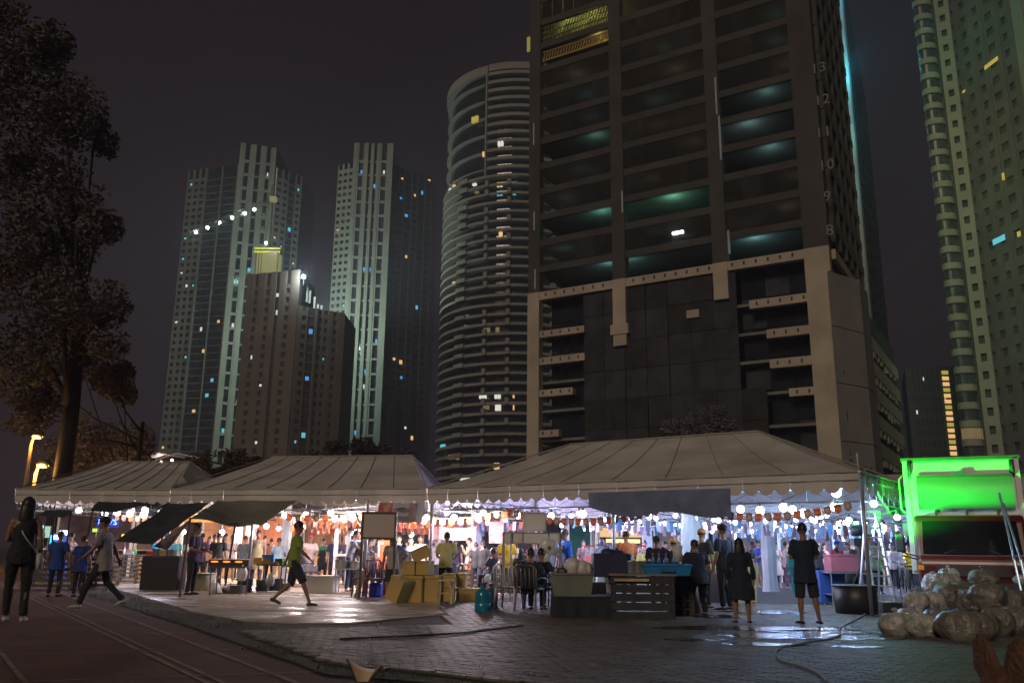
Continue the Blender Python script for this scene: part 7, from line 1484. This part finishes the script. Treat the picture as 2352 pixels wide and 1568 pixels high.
# rolled awning / fairing panel on the front of the box
o = MB(); o.sheet(lambda u, v: Vector((lerp(-Wb / 2 + .26, Wb / 2 - .16, u), Yb - .12 - .13 * math.sin(math.pi * v), lerp(zt - .42, zt - 1.12, v))), 8, 10); o.sheet(lambda u, v: Vector((lerp(-Wb / 2 + .26, Wb / 2 - .16, u), Yb - .05, lerp(zt - .42, zt - 1.12, v))), 2, 2); o.build('roller_panel', mat('roller_grey', (.13, .14, .13), .5, var=.06), trk, True, False)
MB().box((.05, Yb - .13, zt - .40), (Wb - .42, .07, .04)).build('roller_rail', DSTEEL, trk, world=False); MB().box((.02, Yb - .15, zt - .36), (.2, .08, .07)).build('bracket', DSTEEL, trk, world=False)
for s_ in (-1, 1): MB().tube([(s_ * (Wb / 2 - .14), Yb - .1, zt - .08), (s_ * (Wb / 2 - .14), Yb - .12, zt - .3), (s_ * (Wb / 2 - .11), Yb - .1, zt - .4)], [.05, .05, .02], 8).build('marker_lamp', DSTEEL, trk, True, False)
for i in (-1, 0, 1): MB().box((i * .6 + .05, Yb - .05, zt - 1.36), (.05, .08, .46)).build('rib', mat('rail_green_dark', (.05, .07, .05), .5), trk, world=False)
MB().tube([(-Wb / 2 - .02, Yb + .1, zt - .35), (-Wb / 2 - .10, Yb + .05, zt - .45), (-Wb / 2 - .10, Yb + .05, zt - 1.1), (-Wb / 2 - .02, Yb + .1, zt - 1.2)], .018, 6).build('grab_rail', boxm, trk, True, False)
# cab
cb = MB(); prof = [(.02, .5), (-.02, 1.02), (.05, 1.16), (.28, zc - .10), (.40, zc), (1.35, zc + .02), (1.38, .5), (1.0, .45)]   # (y, z)
Wc = 2.02; 
def cab_shell(w_, pr): 
    m = MB(); n_ = len(pr); m.v += [(-w_ / 2, y, z) for y, z in pr] + [(w_ / 2, y, z) for y, z in pr]; m.f += [tuple(range(n_)), tuple(reversed(range(n_, 2 * n_)))] + [(i, n_ + i, n_ + (i + 1) % n_, (i + 1) % n_) for i in range(n_)]; return m
o = cab_shell(Wc, prof).build('cab', cabm, trk, world=False); bv = o.modifiers.new('b', 'BEVEL'); bv.width = .07; bv.segments = 3
ws_ = MB(); ws_.sheet(lambda u, v: Vector((lerp(-Wc / 2 + .12, Wc / 2 - .12, u) * (1 - .04 * v), lerp(.075, .30, v) - .03 - .03 * math.sin(math.pi * u), lerp(1.19, zc - .13, v))), 10, 6); ws_.build('windscreen', mat('windscreen', (.004, .005, .006), .12, var=.3, scale=2), trk, True, False)
for s_ in (-1, 1): MB().tube([(s_ * .5, .02, 1.2), (s_ * .1, .10, 1.36)], .012, 5).build('wiper', BLACK, trk, world=False)
MB().box((0, -.035, .86), (1.3, .03, .2)).build('grille', mat('grille', (.03, .02, .02), .4), trk, world=False)
for s_ in (-1, 1): 
    MB().ball((s_ * .78, -.02, .72), (.15, .05, .10), 12, 8).build('headlight', mat('headlamp_glass', (.3, .3, .3), .1), trk, True, False); MB().box((s_ * .96, 0.0, .92), (.12, .05, .10)).build('indicator', mat('indicator_amber', (.7, .25, .02), .3), trk, world=False)
MB().box((0, -.06, .5), (Wc + .04, .14, .26)).build('bumper', mat('bumper_dark', (.03, .03, .03), .5), trk, world=False)
MB().box((0, -.14, .52), (.5, .01, .12)).build('number_plate', mat('plate_dull', (.2, .2, .19), .5), trk, world=False)
for s_ in (-1, 1):
    MB().tube([(s_ * (Wc / 2), .1, 1.14), (s_ * (Wc / 2 + .28), -.05, 1.22)], .015, 5).build('mirror_arm', BLACK, trk, world=False); MB().tube([(s_ * (Wc / 2), .1, 1.08), (s_ * (Wc / 2 + .28), -.05, 1.16)], .015, 5).build('mirror_arm', BLACK, trk, world=False)
    o = MB().box((s_ * (Wc / 2 + .30), -.06, 1.40), (.17, .07, .36)).build('mirror', BLACK, trk, world=False); bv = o.modifiers.new('b', 'BEVEL'); bv.width = .03; bv.segments = 3
    for y in (.75, 4.6): 
        w_ = MB().tube([(s_ * (Wc / 2 - .24), y, .42), (s_ * (Wc / 2 - .02), y, .42)], .42, 20).build('wheel', BLACK, trk, True, False); MB().tube([(s_ * (Wc / 2 - .03), y, .42), (s_ * (Wc / 2 + .0), y, .42)], .22, 14).build('rim', STEEL, w_, True, False)
MB().box((0, 2.6, .62), (1.6, 5.0, .2)).build('chassis', DSTEEL, trk, world=False)
# green lamp light: from the stage light by the tent corner as a beam and a weak spill
hl = P(2012, 1212, 17.75); tgt = trk.location + Vector((.3, 1.4, 3.15))
plight('stage_beam', hl, 2300, (.0, 1, .02), .12, ls, 'SPOT', tgt, 84)
plight('stage_spill', hl + Vector((.10, -.25, .1)), 7, (.10, 1, .55), .1, ls)
# two ladder rails / pipes at the right edge
pp = thing('scaffold_pole', 'pair of pale blue lit metal poles at the right edge beside the truck', 'poles', tuple(G(2345, 1420)))
for (xa, ya, xb, yb__) in [(2295, 1132, 2330, 1286), (2304, 1155, 2345, 1286)]: MB().tube([P(xb + 25, 1400, 15.6), P(xb, yb__, 15.8), P(xa, ya, 16.5)], .022, 8).build('pole', mat('pole_cyan', (.35, .5, .6), .3, .5), pp)
# ================================================================== TRASH BAG HEAP
bm_c = mat('trash_clear', (.42, .43, .42), .25, two=(.24, .23, .20), scale=5, bump=.8, bscale=13); bm_d = mat('trash_dull', (.11, .105, .09), .32, two=(.21, .20, .17), scale=4, bump=.8, bscale=13)
heap = [(2050, 1462, .26, .34, 0, 'lowest at the left end of the heap, clear', bm_c), (2082, 1452, .27, .38, 0, 'second from the left, clear and pleated', bm_c), (2112, 1466, .27, .34, 0, 'third along the ground from the left, pale', bm_c), (2150, 1470, .30, .40, 0, 'fourth along the ground, dull grey', bm_d), (2196, 1472, .31, .42, 0, 'fifth along the ground, in front of the cab', bm_d), (2240, 1470, .30, .40, 0, 'sixth along the ground, dull and round', bm_d), (2286, 1468, .31, .42, 0, 'seventh along the ground near the right edge', bm_d), (2335, 1464, .32, .44, 0, 'last on the ground, cut by the right edge', bm_d),
        (2098, 1440, .25, .34, .34, 'second layer, at its left end, shining', bm_c), (2134, 1440, .28, .38, .36, 'second layer, next to the shining one', bm_c), (2176, 1442, .29, .38, .40, 'second layer, below the peak', bm_d), (2222, 1442, .30, .40, .40, 'second layer, right of the peak', bm_d), (2266, 1440, .31, .44, .38, 'second layer, under the right hump', bm_d), (2318, 1440, .32, .40, .38, 'second layer, at the right end', bm_d),
        (2142, 1430, .25, .32, .74, 'third layer, left shoulder of the peak', bm_c), (2176, 1430, .27, .34, .78, 'third layer, middle of the peak', bm_c), (2212, 1432, .24, .28, .74, 'third layer, right shoulder of the peak', bm_d), (2268, 1430, .30, .36, .78, 'third layer, the right hump', bm_d), (2186, 1424, .20, .24, 1.12, 'topmost of the whole heap, small and clear', bm_c)]
for i, (x, y, r_, h_, z, lab, m_) in enumerate(heap):
    g = G(x + 30, y + 2 + 5 * math.sin(i * 1.7)); r_ *= .9; h_ *= .9; z = z * .66 + .05 * math.sin(i * 2.7) * (z > 0); r_ *= 1 + .13 * math.sin(i * 3.9); t = thing('trash_bag', 'garbage bag ' + lab, 'trash bag', (g.x, g.y + .25 + z * .2, z), i * 1.3, 'garbage bags heaped in front of the truck'); bag_mesh(r_ * 1.05, h_ * 1.2, 60 + i, .9, True, 48, 34).build('bag_body', m_, t, True, False); o = t.children[0]; 
g = G(2100, 1428); tbox('carton', 'flattened yellowish carton behind the left end of the garbage heap', 'carton', (g.x, g.y, .02), (.5, .4, .1), mat('carton_olive', (.16, .15, .05), .8), .4, lid=False)
# ================================================================== DOG
fur = mat('dog_fur', (.08, .035, .022), .9, two=(.15, .075, .045), scale=9, bump=.5, bscale=50); Yd = 3.0; p = P(2240, 1600, Yd); dg = thing('dog', 'brown dog with rounded upright ears cut off by the bottom edge at right', 'dog', (p.x, p.y, 0), R(99)); ht = P(2215, 1456, Yd).z
b = MB(); sh_ = ht - .26; b.tube([(0, .62, sh_ - .22), (0, .45, sh_ - .16), (0, .15, sh_ - .18), (0, 0, sh_ - .16)], [(.10, .12), (.14, .15), (.14, .17), (.10, .13)], 12, True, (1, 0, 0)); b.tube([(0, .04, sh_ - .16), (0, -.06, sh_ - .02), (0, -.10, sh_ + .05)], [.10, .08, .07], 10); hc = Vector((0, -.13, sh_ + .07))
b.ball(hc, (.085, .10, .08), 12, 10); b.tube([hc + Vector((0, -.05, -.015)), hc + Vector((0, -.19, -.04))], [(.05, .045), (.028, .026)], 10)
for s_ in (-1, 1):
    b.tube([(s_ * .08, .04, sh_ - .26), (s_ * .085, .05, sh_ - .45), (s_ * .085, .02, .08), (s_ * .085, -.02, .02), (s_ * .085, -.08, .015)], [.055, .038, .026, .032, .022], 8); b.tube([(s_ * .09, .60, sh_ - .24), (s_ * .10, .52, sh_ - .42), (s_ * .10, .66, .20), (s_ * .10, .62, .03), (s_ * .10, .54, .015)], [.085, .06, .03, .032, .022], 8)
    b.tube([hc + Vector((s_ * .055, .02, .03)), hc + Vector((s_ * .080, .02, .09)), hc + Vector((s_ * .090, .02, .155)), hc + Vector((s_ * .092, .02, .188))], [(.056, .022), (.068, .020), (.050, .014), (.014, .008)], 10, True, (1, 0, 0))
b.tube([(0, .66, sh_ - .18), (0, .78, sh_ - .10), (0, .84, sh_ + .02)], [.03, .026, .012], 8); bm_ = remesh(b, .012, 'body', 2, .006); bm_.materials.append(fur); o = piece('body', bm_, dg)
MB().ball(hc + Vector((0, -.20, -.035)), (.018, .014, .014), 8, 6).build('nose', BLACK, dg, True, False)
for s_ in (-1, 1): MB().ball(hc + Vector((s_ * .035, -.088, .018)), .010, 8, 6).build('eye', BLACK, dg, True, False)
# ================================================================== CRUMPLED WRAPPER
g = G(835, 1567); p = G(832, 1575); wr = thing('paper_wrapper', 'crumpled white paper wrapper with an orange inside lying at the bottom edge', 'litter', (p.x, p.y, .02)); wm_ = mat('wrapper_white', (.60, .52, .50), .7, var=.1, bump=.3); m = MB()
def wf(u, v): a = lerp(-.3, 3.6, u); r_ = lerp(.05, .14, v) * (1 + .2 * math.sin(u * 7)); return Vector((r_ * math.cos(a) * 1.1, r_ * math.sin(a) * .5, .02 + v * .15 * (1 + .35 * math.sin(u * 5 + 3))))
m.sheet(wf, 14, 5); m.build('wrapper', wm_, wr, True, False); m = MB(); m.sheet(lambda u, v: wf(u, v * .86) * .92 + Vector((0, -.004, 0)), 14, 5); m.build('lining', mat('wrapper_orange', (.5, .36, .25), .6), wr, True, False)
for i, (x, y) in enumerate([(1471 / 1.7415 * 1.0, 1472), (812, 1466), (556, 1495), (760, 1492), (1905, 1395), (870, 1438)]):
    g = G(x, y); t = thing('litter', ['small pale scrap of litter below the black cable', 'tiny pale scrap at the end of the black cable', 'pale scrap lying on the grass verge', 'small scrap near the verge edge', 'pale leaflet on the bricks near the man in shorts', 'small scrap on the concrete edge'][i], 'litter', (g.x, g.y, .035), i); MB().sheet(lambda u, v: Vector(((u - .5) * .07, (v - .5) * .05, .012 * math.sin(u * 5 + v * 3))), 4, 3).build('scrap', mat('scrap', (.4, .36, .32), .7), t, world=False)
# ================================================================== NIGHT HAZE
hz = MB().box((0, 230, 74.5), (420, 470, 153)); ho = hz.build('haze', mat('haze_volume', (.5, .5, .5), var=0)); ho['kind'] = 'stuff'; ho['label'] = 'thin night haze over the whole lot and the towers'
hm = MATS['haze_volume']; hn = hm.node_tree; hn.nodes.remove(hn.nodes['Principled BSDF']); pv_ = hn.nodes.new('ShaderNodeVolumePrincipled'); pv_.inputs['Density'].default_value = .00075; pv_.inputs['Color'].default_value = (.80, .80, .98, 1); pv_.inputs['Anisotropy'].default_value = .25
hn.links.new(pv_.outputs[0], [n for n in hn.nodes if n.type == 'OUTPUT_MATERIAL'][0].inputs['Volume'])
SC.cycles.volume_bounces = 0
